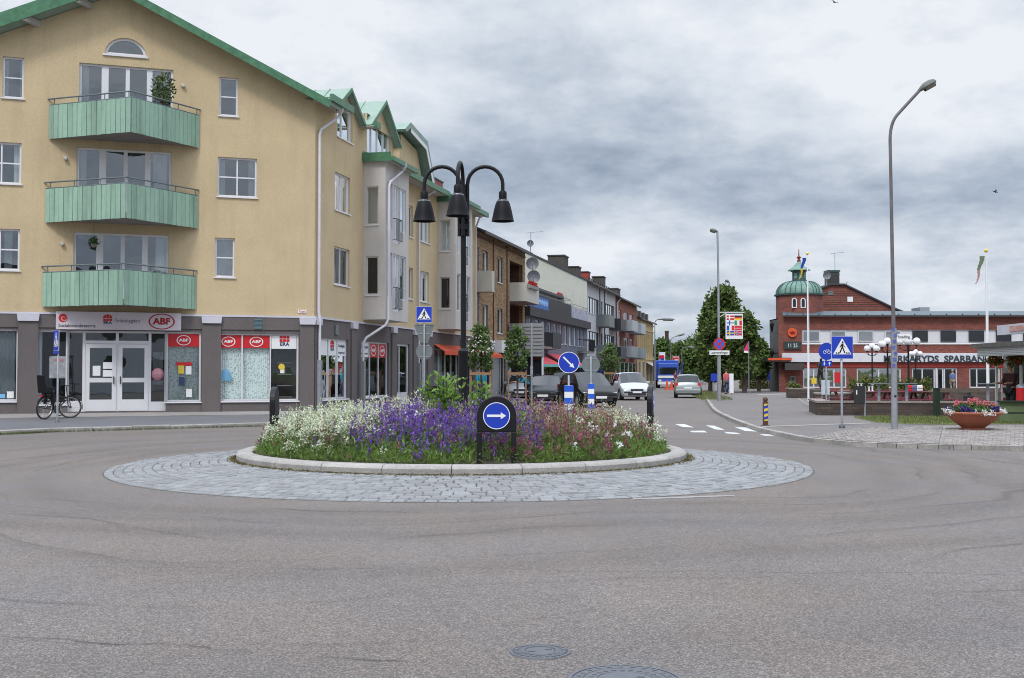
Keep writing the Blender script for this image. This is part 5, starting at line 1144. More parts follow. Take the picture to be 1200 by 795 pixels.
# ================================================================ BICYCLE
def bicycle(x, y, z, rz, label):
    t = thing('bicycle', label, 'bicycle', (x, y, z), 0); f = Frame(x, y, 0, z); r = .34; wb = 1.08
    fr_m = mat('bike_frame_maroon', (.05, .012, .015), .35)
    def wheel(cx_, steer=0):
        g = Frame(x + cx_, y, steer, z); ty = MB(g).ring(0, r, r - .035, r, -.018, .018, 36).build('wheel', rubber, t)
        MB(g).ring(0, r, r - .055, r - .036, -.012, .012, 36).build('rim', chrome, ty); m = MB(g)
        for k in range(20): a = k / 20 * 6.283; m.tube([(0, .01 * (-1) ** k, r), ((r - .05) * math.cos(a), 0, r + (r - .05) * math.sin(a))], .0035, 3)
        m.build('spoke', chrome, ty); MB(g).lathe(0, r, [(.03, -.05), (.03, .05)], 10, axis='v').build('hub', dsteel, ty)
        MB(g).ring(0, r, r + .02, r + .027, -.03, .03, 20, R(-10), R(150)).build('mudguard', black, ty)
    wheel(-wb / 2); wheel(wb / 2, R(-38))
    H = (wb / 2 - .18, 0, r + .42); Bk = (-.08, 0, .27); Sv = (-.2, 0, .80)
    MB(f).tube([Sv, Bk], .018, 8).tube([(-.19, 0, .72), (wb / 2 - .16, 0, r + .3)], .016, 8).tube([Bk, (wb / 2 - .15, 0, r + .24)], .02, 8).tube([Bk, (-wb / 2, .04, r)], .01, 6).tube([(-.19, 0, .75), (-wb / 2, .04, r)], .009, 6).tube([(-.19, 0, .75), (-wb / 2, -.04, r)], .009, 6).build('frame', fr_m, t, smooth=True)
    MB(f).tube([H, (wb / 2 - .13, 0, r + .22), (wb / 2 - .09, .05, r + .16), (wb / 2, .05, r)], .013, 6).tube([(wb / 2 - .13, 0, r + .22), (wb / 2 - .09, -.05, r + .16), (wb / 2, -.05, r)], .013, 6).build('fork', dsteel, t, smooth=True)
    MB(f).tube([(H[0], 0, H[2]), (H[0] - .05, 0, H[2] + .22), (H[0] + .02, .0, H[2] + .24)], .013, 6).tube([(H[0] - .16, -.28, H[2] + .22), (H[0] - .02, -.18, H[2] + .26), (H[0] + .02, 0, H[2] + .24), (H[0] - .02, .18, H[2] + .26), (H[0] - .16, .28, H[2] + .22)], .013, 8).build('handlebar', black, t, smooth=True)
    MB(f).tube([Sv, (-.22, 0, .90)], .012, 6).build('seat_post', chrome, t); MB(f).prism([(-.34, .90), (-.05, .92), (-.04, .95), (-.2, .97), (-.36, .97)], -.07, .07).build('saddle', black, t, bevel=.015)
    MB(f).box(-wb / 2 - .15, -.28, -.07, .07, .735, .75).build('rack', dsteel, t)
    m = MB(f); m.box(-wb / 2 - .1, -wb / 2 + .22, -.14, .14, .78, .84); m.hull8([(-wb / 2 - .18, -.14, .8), (-wb / 2 - .1, -.14, .78), (-wb / 2 - .1, .14, .78), (-wb / 2 - .18, .14, .8), (-wb / 2 - .30, -.12, 1.32), (-wb / 2 - .22, -.12, 1.34), (-wb / 2 - .22, .12, 1.34), (-wb / 2 - .30, .12, 1.32)])
    for s in (-1, 1): m.box(-wb / 2 - .1, -wb / 2 + .15, s * .15 - .015, s * .15 + .015, .8, .98); m.box(-wb / 2 + .10, -wb / 2 + .2, s * .14 - .03, s * .14 + .03, .45, .8)
    m.build('child_seat', black, t, bevel=.02)
    MB(f).lathe(-.08, .27, [(.09, -.02), (.09, -.01)], 16, axis='v').build('chainring', dsteel, t); MB(f).tube([(-.08, -.06, .27), (-.02, -.06, .12)], .01, 5).tube([(-.08, .06, .27), (-.14, .06, .42)], .01, 5).box(-.07, .03, -.15, -.06, .10, .125).box(-.19, -.09, .06, .15, .41, .435).build('pedal', dsteel, t)
    MB(f).box(-wb / 2 - .2, -wb / 2 - .17, -.04, .04, .68, .74).build('rear_light', sred, t)
    t.rotation_euler = (R(4), 0, rz); return t
bicycle(X(67.5, 34.9), 34.9, .2, R(70), 'dark bicycle with a black child seat parked by the shop entrance')
# potted tree on the top balcony, hanging plant, small pots
def leafball(t, c, r, n, m, L_=.1, Wd=.03, sz=1.2, name='leaves'):
    P_ = unit(RS.normal(size=(n, 3))) * (RS.uniform(.2, 1, n) ** .5)[:, None] * np.array([r, r, r * sz]) + np.array(c)
    return leaves(name, P_, unit(RS.normal(size=(n, 3)) + np.array([0, 0, .2])), Wd, L_ * RS.uniform(.6, 1.3, n), m, t, world=True)
u, z = G.hit(192, 95, -.8); zf = FL[2]; c = G.pt(u, -.8, 0); t = thing('potted_tree', 'small leafy tree in a dark pot on the top balcony', 'potted tree', (c.x, c.y, zf + .02))
f = Frame(c.x, c.y); MB(f).lathe(0, 0, [(.14, zf + .03), (.2, zf + .4), (.19, zf + .4), (.17, zf + .36), (.001, zf + .36)], 14).build('pot', black, t, smooth=True); MB(f).tube([(0, 0, zf + .3), (.03, 0, zf + .9), (-.03, .02, zf + 1.5)], [.025, .02, .01], 6).build('trunk', brn, t)
dgl = leafmat('dark_leaves', (.035, .07, .02), .5, .25, (.09, .13, .04)); leafball(t, (c.x, c.y, zf + 1.6), .37, 420, dgl, .13, .03, 1.45, 'crown')
u, z = G.hit(110, 283, -.35); c = G.pt(u, -.35, 0); t = thing('hanging_plant', 'round green plant hanging by the lowest balcony door', 'plant', (c.x, c.y, z)); MB(Frame(c.x, c.y)).lathe(0, 0, [(.06, z - .2), (.11, z - .08), (.1, z - .08)], 12).build('pot', conc, t); MB(Frame(c.x, c.y)).tube([(0, 0, z - .1), (0, 0, z + .9)], .006, 4).build('cord', dsteel, t)
leafball(t, (c.x, c.y, z - .02), .17, 200, leafmat('mid_leaves', (.05, .12, .03), .4, .3), .07, .02, 1.1)
# ================================================================ THE STREET BEYOND (same building line as the corner house's street front)
def T(px, v=0): return F_.U(px, v)
def Zt(px, py): return F_.hit(px, py)[1]
roof_d = mat('dark_roof_tiles', (.05, .052, .058), .75, var=.3, vs=5, island=.1)
gutter_d = mat('dark_gutter', (.04, .035, .035), .5)
def house(name, label, u0, u1, ze, depth, ridge, wallm, holes, z0=-.05, low=None, roofm=None, gablem=None, wall0=None, ov=.4, th=.2):
    t = thing(name, label, 'building', tuple(F_.pt(u0, 0, 0)))
    m = MB(F_); wall(m, u0 + .004, u1 - .004, wall0 if wall0 is not None else z0, ze, holes, th=th); m.build('street_wall', wallm, t)
    if low: m = MB(F_); m.box(u0 + .1, u1 - .1, -.06, -.031, low[0] - .12, low[0]); wall(m, u0 + .006, u1 - .006, z0, low[0], holes, v=-.03, th=.1); m.build('shop_front_wall', low[1], t)
    g = gablem or wallm
    for u, n in ((u0 + .003, 'side_wall'), (u1 - .003, 'side_wall')):
        MB(F_).poly([(u, 0, z0), (u, depth, z0), (u, depth, ze), (u, depth / 2, ridge), (u, 0, ze)]).build(n, g, t)
    MB(F_).rect(u0, u1, z0, ze, depth).build('rear_wall', wallm, t)
    sl = (ridge - ze) / (depth / 2); m = MB(F_)
    m.hull8([(u0 - .12, -ov, ze - ov * sl + .03), (u1 + .1, -ov, ze - ov * sl + .03), (u1 + .1, depth / 2, ridge + .03), (u0 - .12, depth / 2, ridge + .03), (u0 - .12, -ov, ze - ov * sl + .18), (u1 + .1, -ov, ze - ov * sl + .18), (u1 + .1, depth / 2, ridge + .18), (u0 - .12, depth / 2, ridge + .18)])
    m.hull8([(u0 - .12, depth / 2, ridge + .03), (u1 + .1, depth / 2, ridge + .03), (u1 + .1, depth + ov, ze - ov * sl + .03), (u0 - .12, depth + ov, ze - ov * sl + .03), (u0 - .12, depth / 2, ridge + .18), (u1 + .1, depth / 2, ridge + .18), (u1 + .1, depth + ov, ze - ov * sl + .18), (u0 - .12, depth + ov, ze - ov * sl + .18)])
    r = m.build('roof', roofm or roof_d, t); MB(F_).box(u0, u1, -ov - .12, -ov - .003, ze - ov * sl - .02, ze - ov * sl + .14).build('gutter', gutter_d, r)
    return t, r
def hwin(t_, hl, u0, u1, z0, z1, **k):
    hl.append((u0, u1, z0, z1)); k.setdefault('gm', dark_glass); k.setdefault('v', .1)
    t_.append((u0, u1, z0, z1, k))
def fillw(t, lst):
    for u0, u1, z0, z1, k in lst: window(F_, u0, u1, z0, z1, t, **k)
def hbalcony(t, u0, u1, z, out, m_, h=1.0, solid=True, name='balcony'):
    s = MB(F_).box(u0, u1, -out, -.004, z - .15, z).build(name, conc, t)
    if solid: MB(F_).box(u0, u1, -out - .03, -out, z - .13, z + h).box(u0 - .03, u0, -out, -.004, z - .13, z + h).box(u1, u1 + .03, -out, -.004, z - .13, z + h).build('front_panel', m_, s)
    else: rails(F_, u0, u1, -out, -.01, z, z + h, s, m_, r=.02)
    return s
sky_glass = glass('reflecting_glass', .30, (.3, .32, .34))
# --- brown brick house
bb = brick('ochre_brick', (.36, .215, .095), (.15, .085, .045), (.25, .19, .12), SA); bb2 = mat('dark_recess', (.03, .015, .01), .9)
u0, u1 = 22.05, T(615.5); hl, wl = [], []
for x0, x1, y0, y1 in ((565, 571.5, 291, 320), (583, 588.5, 299, 327), (565, 571.5, 350, 383), (582.5, 588.5, 356, 383)):
    a, b = T(x0), T(x1); z1, z0 = (8.35, 6.85) if y0 < 320 else (5.35, 3.9); hwin(wl, hl, a, b, z0, z1, fm=white, gm=sky_glass)
for zz in (6.1, 3.5): hl.append((T(597), T(612), zz, zz + 2.3)); hl.append((u0 + .3, T(560.5), zz, zz + 2.3))
hl += [(T(562), T(576), .6, 2.75), (T(584), T(592), .3, 3.2), (T(596), u1 - .3, .7, 2.6)]
tB, rB = house('brick_house', 'ochre brick house with rust brown strips and pale balconies next to the corner house', u0, u1, 9.3, 11, 11.6, bb, hl, low=(3.42, mat('shop_grey_cladding', (.26, .255, .26), .6, var=.06)))
fillw(tB, wl); b_ = [MB(F_)]
m = MB(F_)
for zz in (6.1, 3.5):
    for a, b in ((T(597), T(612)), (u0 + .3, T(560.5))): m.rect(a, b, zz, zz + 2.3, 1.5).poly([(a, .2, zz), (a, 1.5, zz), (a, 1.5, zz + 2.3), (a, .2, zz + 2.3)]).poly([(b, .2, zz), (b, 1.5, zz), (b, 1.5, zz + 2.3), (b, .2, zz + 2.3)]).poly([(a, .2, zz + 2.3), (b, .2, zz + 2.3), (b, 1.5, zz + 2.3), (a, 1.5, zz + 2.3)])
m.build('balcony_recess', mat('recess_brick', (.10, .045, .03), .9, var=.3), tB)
m = MB(F_)
for x in (577.5, 593.5): a = T(x); m.box(a, a + .12, -.05, -.002, 3.3, 9.2)
m.box(u0 + .1, u1 - .1, -.06, -.002, 8.95, 9.05).build('brown_trim', mat('brown_trim', (.09, .03, .02), .7), tB)
cbal = mat('cream_balcony', (.50, .48, .42), .8, var=.06)
hbalcony(tB, u0 + .2, T(562), 6.1, .8, cbal); bq = hbalcony(tB, T(597), T(612) + .3, 6.05, 1.0, cbal)
hbalcony(tB, T(597), T(612) + .3, 3.4, 1.3, cbal) if False else None
fl = [F_.pt(T(599) + .5 * k, -1.08, 7.0) for k in range(6)]
t = thing('flower_box', 'red flowers in a box hanging on the cream balcony of the brick house', 'flower box', tuple(fl[0])); MB(F_).box(T(599) - .1, T(599) + 2.6, -1.2, -1.04, 6.75, 6.95).build('box', conc, t)
P_ = np.array([tuple(fl[0].lerp(fl[-1], rnd.random()) + Vector((0, 0, rnd.uniform(-.05, .2)))) for _ in range(260)]); leaves('flowers', P_, unit(RS.normal(size=(260, 3))), .035, .09, leafmat('red_petals', (.5, .02, .02), .3, .2), t, world=True)
m = MB(F_); m.box(T(556) + .1, T(577), -.12, -.003, 2.8, 3.4).build('shop_fascia', sgrey, tB); m = MB(F_).box(T(578), T(592.5), -.5, -.003, 2.75, 3.45).build('shop_sign_box', white, tB)
MB(F_).box(T(592.5) - .3, T(592.5), -.503, -.5, 2.9, 3.3).build('sign_mark', sgrey, m)
awning(F_, T(547), T(560), 2.85, 2.6, .6, org, tB); awning(F_, T(562), T(576), 2.85, 2.6, .6, org, tB)
for a, b, z0, z1 in ((T(562), T(576), .6, 2.75), (T(584), T(592), .3, 3.2), (T(596), u1 - .3, .7, 2.6)): window(F_, a, b, z0, z1, tB, cols=[.5], gm=shop_glass, fm=alu, curtain=[(.1, .4)], name='shop_window')
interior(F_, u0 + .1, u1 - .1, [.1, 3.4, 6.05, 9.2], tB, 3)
m = MB(F_); m.box(u1 - .1, u1 + .3, -.5, 0, 2.6, 4.5).build('louvre_screen', mat('ribbed_grey_sheet', (.25, .25, .26), .5, var=.05), tB) if False else None
# ribbed screen facing us, where the next house steps out
fx = Frame(*F_.pt(u1 + .35, -2.1, 0)[:2], SA - math.pi / 2 + R(180) - R(180)); us_ = F_.U(594.5); fx = Frame(*F_.pt(us_, -.1, 0)[:2], SA - math.pi / 2)
t = thing('ribbed_screen', 'grey ribbed sheet metal bay facing us beside the small round street tree', 'screen wall', tuple(F_.pt(us_, -.9, 0)))
MB(fx).box(-.0, 2.05, .05, .5, 2.55, 4.55).build('panel', mat('ribbed_grey_sheet', (.27, .27, .28), .5, var=.05), t)
m = MB(fx)
for k in range(9): m.box(0, 2.05, .0, .052, 2.58 + k * .22, 2.58 + k * .22 + .12)
m.build('rib', mat('ribbed_grey_sheet', (.27, .27, .28)), t); MB(fx).rect(0.05, 2.0, .4, 2.55, .3).build('shop_glass', dark_glass, t)
m = MB(fx); m.box(0, .07, .1, .4, .1, 2.55).box(1.98, 2.05, .1, .4, .1, 2.55).box(0, 2.05, .1, .4, .1, .45).build('frame', alu, t)
# --- dark terrace house
u0, u1 = T(616) + .1, T(688) - .05; hl, wl = [], []
bw = mat('slate_blue_wall', (.15, .16, .21), .8, var=.08, fine=.06, stain=.1)
xs = [(620, 623), (627.5, 632), (634.5, 639.5), (642.5, 646), (649, 652.5), (656, 659), (661.5, 664.5), (667, 670), (673, 675.5), (678, 680), (682, 684)]
for a, b in xs: hwin(wl, hl, T(a), T(b), 3.75, 5.15, fm=white, gm=sky_glass, fw=.12)
hl.append((u0 + .3, u1 - .3, .4, 2.7))
t = thing('terrace_house', 'dark slate house with white windows, a roof terrace and a red awning', 'building', tuple(F_.pt(u0, 0, 0)))
m = MB(F_); wall(m, u0, u1, 0, 5.9, hl); m.poly([(u0, 0, 0), (u0, 10, 0), (u0, 10, 5.9), (u0, 0, 5.9)]).poly([(u0, 0, 5.9), (u1, 0, 5.9), (u1, 10, 5.9), (u0, 10, 5.9)]).build('street_wall', bw, t); fillw(t, wl)
window(F_, u0 + .3, u1 - .3, .4, 2.7, t, cols=[k / 9 for k in range(1, 9)], gm=door_glass, fm=mat('brown_frame', (.10, .06, .045), .6), name='shop_window', fw=.12, mw=.12); interior(F_, u0 + .2, u1 - .1, [.1, 3.2, 5.7], t, 3)
dkb = mat('dark_parapet', (.045, .042, .045), .7, var=.15)
MB(F_).box(u0 - .3, u1 - .003, -.35, -.003, 5.28, 5.86).build('parapet_band', dkb, t); cl = MB(F_).box(u0 - .1, T(668), -.12, -.05, 5.9, 6.85).build('terrace_screen', dkb, t)
MB(F_).box(T(668) + .05, u1 - .1, -.12, -.05, 5.9, 6.75).build('pale_screen', mat('striped_cloth', (.42, .42, .5), .7, var=.35, vs=3), t)
bn = MB(F_).box(T(614), T(640), -.18, -.125, 5.92, 6.7).build('blue_banner', mat('banner_blue', (.02, .12, .42), .5, var=.15), t); m = MB(F_)
for k in range(9): a = T(616) + k * .72; m.tube([(a, -.19, 6.15), (a + .15, -.19, 6.55), (a + .35, -.19, 6.2), (a + .55, -.19, 6.5)], .03, 4)
m.build('banner_scrawl', mat('pale_blue_mark', (.35, .55, .8), .5), bn)
rails(F_, u0, T(668), -.1, 1, 6.9, 7.25, t, dsteel, 5); rails(F_, T(670), u1 - .2, -.1, 1, 6.8, 7.0, t, dsteel, 3)
ph = MB(F_).box(T(613, 2.5), T(664, 2.5), 2.5, 7, 5.9, 7.9).build('penthouse', mat('pale_green_wall', (.60, .60, .56), .85, var=.05), t); MB(F_).box(T(613, 2.5) - .4, T(664, 2.5) + .3, 2.0, 7.2, 7.9, 8.1).build('penthouse_roof', gutter_d, ph)
MB(F_).box(T(650, 2.5), T(664, 2.5), 2.1, 2.3, 8.1, 8.35).build('red_fascia', dred, ph)
for k in range(7): a = T(628, 2.5) + k * 1.45; window(Frame(*F_.pt(0, 2.5, 0)[:2], SA), a, a + .7, 6.6, 7.6, ph, v=-.05, gm=dark_glass, fw=.08)
rc = mat('red_awning_cloth', (.55, .03, .05), .75, var=.06); tq = mat('turquoise_valance', (.15, .45, .45), .7)
awning(F_, T(626, -1.5), T(657, -1.5), 2.95, 2.15, 1.5, rc, t, tq); awning(F_, T(664, -1.5), T(686, -1.5), 2.95, 2.15, 1.5, rc, t, tq)
bk = mat('black_panel', (.02, .02, .025), .5); s = hbalcony(t, T(633, -.9), T(657, -.9), 3.35, .9, bk, .95, False); MB(F_).box(T(647, -.9), T(657, -.9), -.95, -.92, 3.3, 4.35).box(T(657, -.9) - .02, T(657, -.9) + .02, -.9, 0, 3.3, 4.3).build('dark_screen', bk, s)
s = hbalcony(t, T(677), T(684), 3.35, .9, bk, .95, False)
sat = mat('dish_grey', (.16, .17, .19), .5, var=.1)
def dish(pt, r, label, mast=1.0):
    t = thing('satellite_dish', label, 'satellite dish', tuple(pt), 0); f = Frame(pt.x, pt.y, 0, pt.z)
    MB(f).lathe(0, 0, [(.01, .12), (r * .5, .09), (r * .9, .01), (r, -.04), (r * .97, -.05), (r * .5, .05), (.01, .08)], 24, axis='v').build('reflector', sat, t, smooth=True)
    MB(f).tube([(0, 0, -r * .9), (0, -.4, 0)], .015, 5).lathe(0, 0, [(.04, -.45), (.04, -.38)], 8, axis='v').build('feed_arm', steel, t); MB(f).tube([(.0, .13, .1), (.0, .13, -r - mast)], .03, 6).build('mast', steel, t); return t
Yd = 72.; dish(Vector((X(624, Yd), Yd, Z(309, Yd))), .40, 'upper of the two large grey satellite dishes above the terrace', .3); dish(Vector((X(625.5, Yd - .5), Yd - .5, Z(325, Yd))), .40, 'lower of the two large grey satellite dishes above the terrace', 1.6)
Yd = 84; dish(Vector((X(621.5, Yd), Yd, 11.1)), .25, 'tiny round dish on the roof below the television aerial', .3)
def aerial(x, y, z, h, label, w=.9):
    t = thing('television_aerial', label, 'aerial', (x, y, z)); f = Frame(x, y, 0, z); MB(f).tube([(0, 0, -.4), (0, 0, h)], .025, 5).build('mast', steel, t); MB(f).tube([(-w * .4, 0, h - .05), (w, 0, h + .08)], .018, 4).build('boom', steel, t); m = MB(f)
    for k in range(7): a = -w * .35 + k * w * .2; m.tube([(a, -.25, h - .03 + .1 * k / 7), (a, .25, h - .03 + .1 * k / 7)], .01, 3)
    m.build('element', steel, t)
aerial(X(622, 84), 84, Z(290, 84), 1.1, 'television aerial on the roof above the brick house')
# --- white house
wp = mat('white_render', (.52, .52, .54), .85, var=.06, fine=.05, stain=.1); dk = mat('dark_window_frame', (.03, .035, .045), .5); gg = mat('pale_green_render', (.46, .47, .42), .9, var=.05, stain=.08)
u0, u1 = T(688) + .02, T(721.5) - .05; hl, wl = [], []
for a, b, c in ((T(689.5), T(702), [.25, .5, .75]), (T(709), T(720.2), [.2, .4, .6, .8]), (T(704.2), T(706.3), [])):
    for z0, z1 in ((3.8, 5.2), (6.75, 8.15)): hwin(wl, hl, a, b, z0, z1, cols=c, fm=dk, gm=sky_glass)
hl.append((u0 + .4, u1 - .4, .4, 2.8))
t, r = house('white_house', 'white rendered house with dark window bands and a tall pale gable above the terrace', u0, u1, 9.4, 12.5, 12.4, wp, hl, gablem=gg); fillw(t, wl)
window(F_, u0 + .4, u1 - .4, .4, 2.8, t, cols=[k / 7 for k in range(1, 7)], gm=door_glass, fm=dk, name='shop_window', mw=.1); interior(F_, u0 + .2, u1 - .1, [.1, 3.2, 6.1, 9.2], t, 3)
m = MB(F_); m.prism([(u0 - .30, 0), (u0 - .31, 0), (u0 - .31, 0)], 0, 0) if False else None
MB(F_).box(u0 - .03, u0 - .001, 1.2, 4.6, 5.9, 9.3).build('blocked_panel', gg, t)
for u in (T(702.5), T(708)): m = MB(F_).box(u, u + .35, -.06, -.003, 3.2, 9.2).build('facade_groove', dk, t)
for a, b, z in ((T(699), T(706), 5.85), (T(714), T(721), 5.85), (T(699), T(706), 3.1), (T(714), T(721), 3.1)): hbalcony(t, a, b, z, 1.1, bk if a > T(710) else sgrey, .95)
def chimney(u, v, w, z0, z1, m_, label, par):
    c = MB(F_).box(u, u + w, v, v + w * .7, z0, z1).build('chimney', m_, par); MB(F_).box(u - .08, u + w + .08, v - .08, v + w * .7 + .08, z1, z1 + .12).build('cap', gutter_d, c)
cb = mat('dark_brick_chimney', (.07, .06, .055), .85, var=.2); c4 = mat('red_chimney_pot', (.3, .04, .03), .7)
chimney(T(652, 6), 5.2, 2.4, 11.8, 13.4, cb, '', t); chimney(T(669, 6), 5.2, 1.8, 11.6, 13.0, cb, '', t); chimney(T(681, 6), 5.2, 1.6, 11.6, 13.0, c4, '', t); chimney(T(703, 4), 3.6, 1.8, 11, 12.5, cb, '', t); chimney(T(720, 4), 3.6, 2.6, 11, 12.0, cb, '', t)
m = MB(F_)
for k in range(12): m.box(u0 + k * 1.3, u0 + k * 1.3 + .05, -.2, -.1, 9.45, 9.7)
m.tube([(u0, -.15, 9.68), (u1, -.15, 9.68)], .03, 5).build('snow_guard', gutter_d, t)
# --- red brick house
rb = brick('red_brick', (.30, .085, .05), (.20, .055, .035), (.2, .13, .1), SA)
u0, u1 = T(722) + .05, T(746.5) - .05; hl, wl = [], []
for a, b in ((T(725), T(728)), (T(731), T(736)), (T(738), T(742))):
    for z0, z1 in ((3.5, 5.3), (6.2, 8.0)): hwin(wl, hl, a, b, z0, z1, cols=[.5], fm=white, gm=sky_glass, fw=.15)
hl.append((u0 + .3, u1 - .3, .4, 2.7)); t, r = house('red_brick_house', 'red brick house with glass fronted balconies beyond the white house', u0, u1, 9.2, 12, 11.6, rb, hl); fillw(t, wl)
window(F_, u0 + .3, u1 - .3, .4, 2.7, t, cols=[.2, .4, .6, .8], gm=dark_glass, fm=white, name='shop_window', mw=.3)
gb = mat('grey_balcony_glass', (.28, .31, .33), .3)
for a, b in ((T(726), T(733)), (T(737.5), T(743))):
    for z in (3.3, 6.0): hbalcony(t, a, b, z, 1.3, gb, 1.0)
MB(F_).tube([(u0 + .6, -.4, 9.1), (u0 + .3, -.1, 8.6), (u0 + .3, -.1, 3)], .08, 6).build('downpipe', white, t)
# --- yellow house
yw = mat('cream_yellow_render', (.50, .38, .20), .85, var=.06, fine=.05); u0, u1 = T(747) + .05, T(765.5); hl, wl = [], []
n = 8
for k in range(n):
    a = u0 + .9 + (u1 - u0 - 1.2) * k / n; hwin(wl, hl, a, a + .9, 4.0, 6.4, fm=mat('tan_frame', (.25, .15, .08), .6), gm=dark_glass)
for k in range(4): a = u0 + 1 + (u1 - u0 - 1) * k / 4; hl.append((a, a + 2.6, .5, 2.9)); wl.append((a, a + 2.6, .5, 2.9, dict(cols=[.5], gm=dark_glass, fm=white)))
t, r = house('yellow_house', 'cream yellow house with cornices and a dark mansard at the end of the row', u0, u1, 7.9, 11, 9.4, yw, hl); fillw(t, wl)
m = MB(F_)
for z in (3.2, 6.7, 7.5): m.box(u0, u1, -.12, -.003, z, z + .16)
m.build('cornice', yw, t); m = MB(F_)
for k in range(n + 1): a = u0 + .45 + (u1 - u0 - 1.2) * k / n; m.box(a - .12, a + .12, -.06, -.003, 3.37, 6.69)
m.build('pilaster', yw, t)
for k in range(4): a = u0 + 1.5 + k * 3.8; MB(F_).box(a, a + 1.3, .3, 2, 7.9, 9.0).build('roof_dormer', gutter_d, t)
for a, z in ((T(757), 2.9),): awning(F_, a, u1 - .5, z, 2.2, 1.2, mat('pale_awning', (.5, .48, .45), .7), t)
# ================================================================ FAR END OF THE STREET
def stack(px, Yb, ytop, w, label):
    t = thing('brick_chimney_stack', label, 'chimney', (X(px, Yb), Yb, 0)); f = Frame(X(px, Yb), Yb); zt = Z(ytop, Yb)
    MB(f).lathe(0, 0, [(w * .6, 0), (w * .48, zt - 1), (w * .48, zt)], 12).build('shaft', mat('dark_red_brick', (.06, .025, .022), .9), t); MB(f).lathe(0, 0, [(w * .55, zt), (w * .55, zt + .5)], 12).build('rim', gutter_d, t)
stack(781.5, 330, 390, 1.15, 'taller dark factory chimney at the end of the street'); stack(788.7, 330, 408, 1.4, 'shorter dark factory chimney right of the taller one')
def tree(name, x, y, z0, h, w, trunk_h, n, m, label, L_=.3, group=None, blobs=16, tr=.12, seed=1, shape=1.0, cz=None):
    r_ = random.Random(seed); rs = np.random.RandomState(seed); t = thing(name, label, 'tree', (x, y, z0), 0, group); bark = mat('bark', (.07, .055, .045), .9, var=.3, vs=6, bump=.4)
    mb = MB(); mb.tube([(x, y, z0 - .05), (x + .03, y, z0 + trunk_h * .6), (x, y, z0 + trunk_h), (x + .05, y, z0 + h * .75)], [tr, tr * .8, tr * .7, tr * .2], 8); cen = []
    for k in range(blobs):
        f = (k + .5) / blobs; a = k * 2.4 + r_.random(); zz = trunk_h * .85 + (h - trunk_h * .85) * f; ww = w / 2 * math.sin(math.pi * min(.97, .12 + f ** .85 * .88)) ** .7 * r_.uniform(.55, 1.0)
        c = np.array([x + ww * math.cos(a) * .75, y + ww * math.sin(a) * .75, z0 + zz]); cen.append((c, w * r_.uniform(.12, .23)))
        s0 = z0 + trunk_h * .8 + (zz - trunk_h * .8) * .5; mb.tube([(x, y, max(z0 + trunk_h * .6, s0)), tuple(c)], [tr * .35, tr * .1], 5)
    mb.build('trunk', bark, t)
    Cs = []; per = n // blobs
    for c, rr in cen:
        d = unit(rs.normal(size=(per, 3))) * (rs.uniform(.1, 1, per) ** .45)[:, None] * rr; d[:, 2] *= .85; Cs.append(c + d)
    Cs = np.vstack(Cs); o = leaves('crown', Cs, unit(rs.normal(size=(len(Cs), 3)) + np.array([0, 0, .15])), L_ * .3, L_ * rs.uniform(.6, 1.3, len(Cs)), m, t, world=True); return t
dg = leafmat('dark_tree_leaves', (.045, .085, .022), .5, .35, (.12, .17, .045)); mg = leafmat('mid_tree_leaves', (.05, .10, .025), .45, .3, (.11, .17, .045))
G1 = 'trees on the verge by the far lamp'
tree('broadleaf_tree', X(848, 88), 88, .1, Z(343, 88), 4.3, 1.6, 8000, dg, 'tallest dense green tree, behind the flag board', .36, G1, 30, .22, 3)
tree('broadleaf_tree', X(832, 92), 92, .1, Z(355, 92), 2.6, 1.2, 5500, dg, 'dense tree left of the tallest one, beside the silver car', .36, G1, 22, .2, 4)
tree('broadleaf_tree', X(872, 86), 86, .1, Z(372, 86), 3.4, 1.8, 5000, dg, 'lower dark tree to the right of the flag board', .34, G1, 22, .2, 5)
tree('broadleaf_tree', X(889, 92), 92, .1, Z(402, 92), 2.2, 1.5, 3000, mg, 'small rounded tree nearest the domed tower', .34, G1, 18, .16, 6)
tree('broadleaf_tree', X(805, 150), 150, 0, 5.0, 7, 1, 4500, mg, 'low green tree beyond the silver car', .5, 'trees at the far end of the street', 20, .2, 7)
tree('broadleaf_tree', X(818, 165), 165, 0, 6.2, 7, 1, 4500, mg, 'green tree behind the dark blue lamp', .5, 'trees at the far end of the street', 20, .2, 8)
tree('broadleaf_tree', X(777, 165), 165, 0, 6.0, 6, 1, 4000, mg, 'green tree just past the end of the yellow house', .5, 'trees at the far end of the street', 18, .2, 9)
tree('broadleaf_tree', X(790, 190), 190, 0, 5.5, 8, 1, 4000, dg, 'dark tree behind the blue lorry', .5, 'trees at the far end of the street', 18, .2, 10)
rs = np.random.RandomState(9); n = 26000; xx = rs.uniform(10, 95, n); P_ = np.c_[xx, 245 + rs.uniform(-6, 6, n), rs.uniform(0, 1, n) ** .8 * (5.4 + 1.6 * np.sin(xx * .3) + 1.2 * np.sin(xx * .83))]
tag(leaves('distant_wood', P_, unit(rs.normal(size=(n, 3))), .35, 1.1, dg), 'low band of far off woodland closing the view', 'woodland', kind='stuff')
# hedge with a dark rail
t = thing('hedge', 'yellow-green hedge behind a dark railing left of the domed tower', 'hedge', (X(888, 108), 108, 0)); n = 6000; P_ = np.c_[rs.uniform(X(868, 108), X(906, 108), n), rs.uniform(107.5, 108.8, n), rs.uniform(0, 1.35, n)]
leaves('foliage', P_, unit(rs.normal(size=(n, 3))), .06, .2, leafmat('hedge_leaves', (.09, .12, .02), .4, .3, (.2, .18, .05)), t, world=True); rails(Frame(X(868, 106), 106), 0, 4.5, 0, .1, .1, .75, t, dsteel, 22, .02)
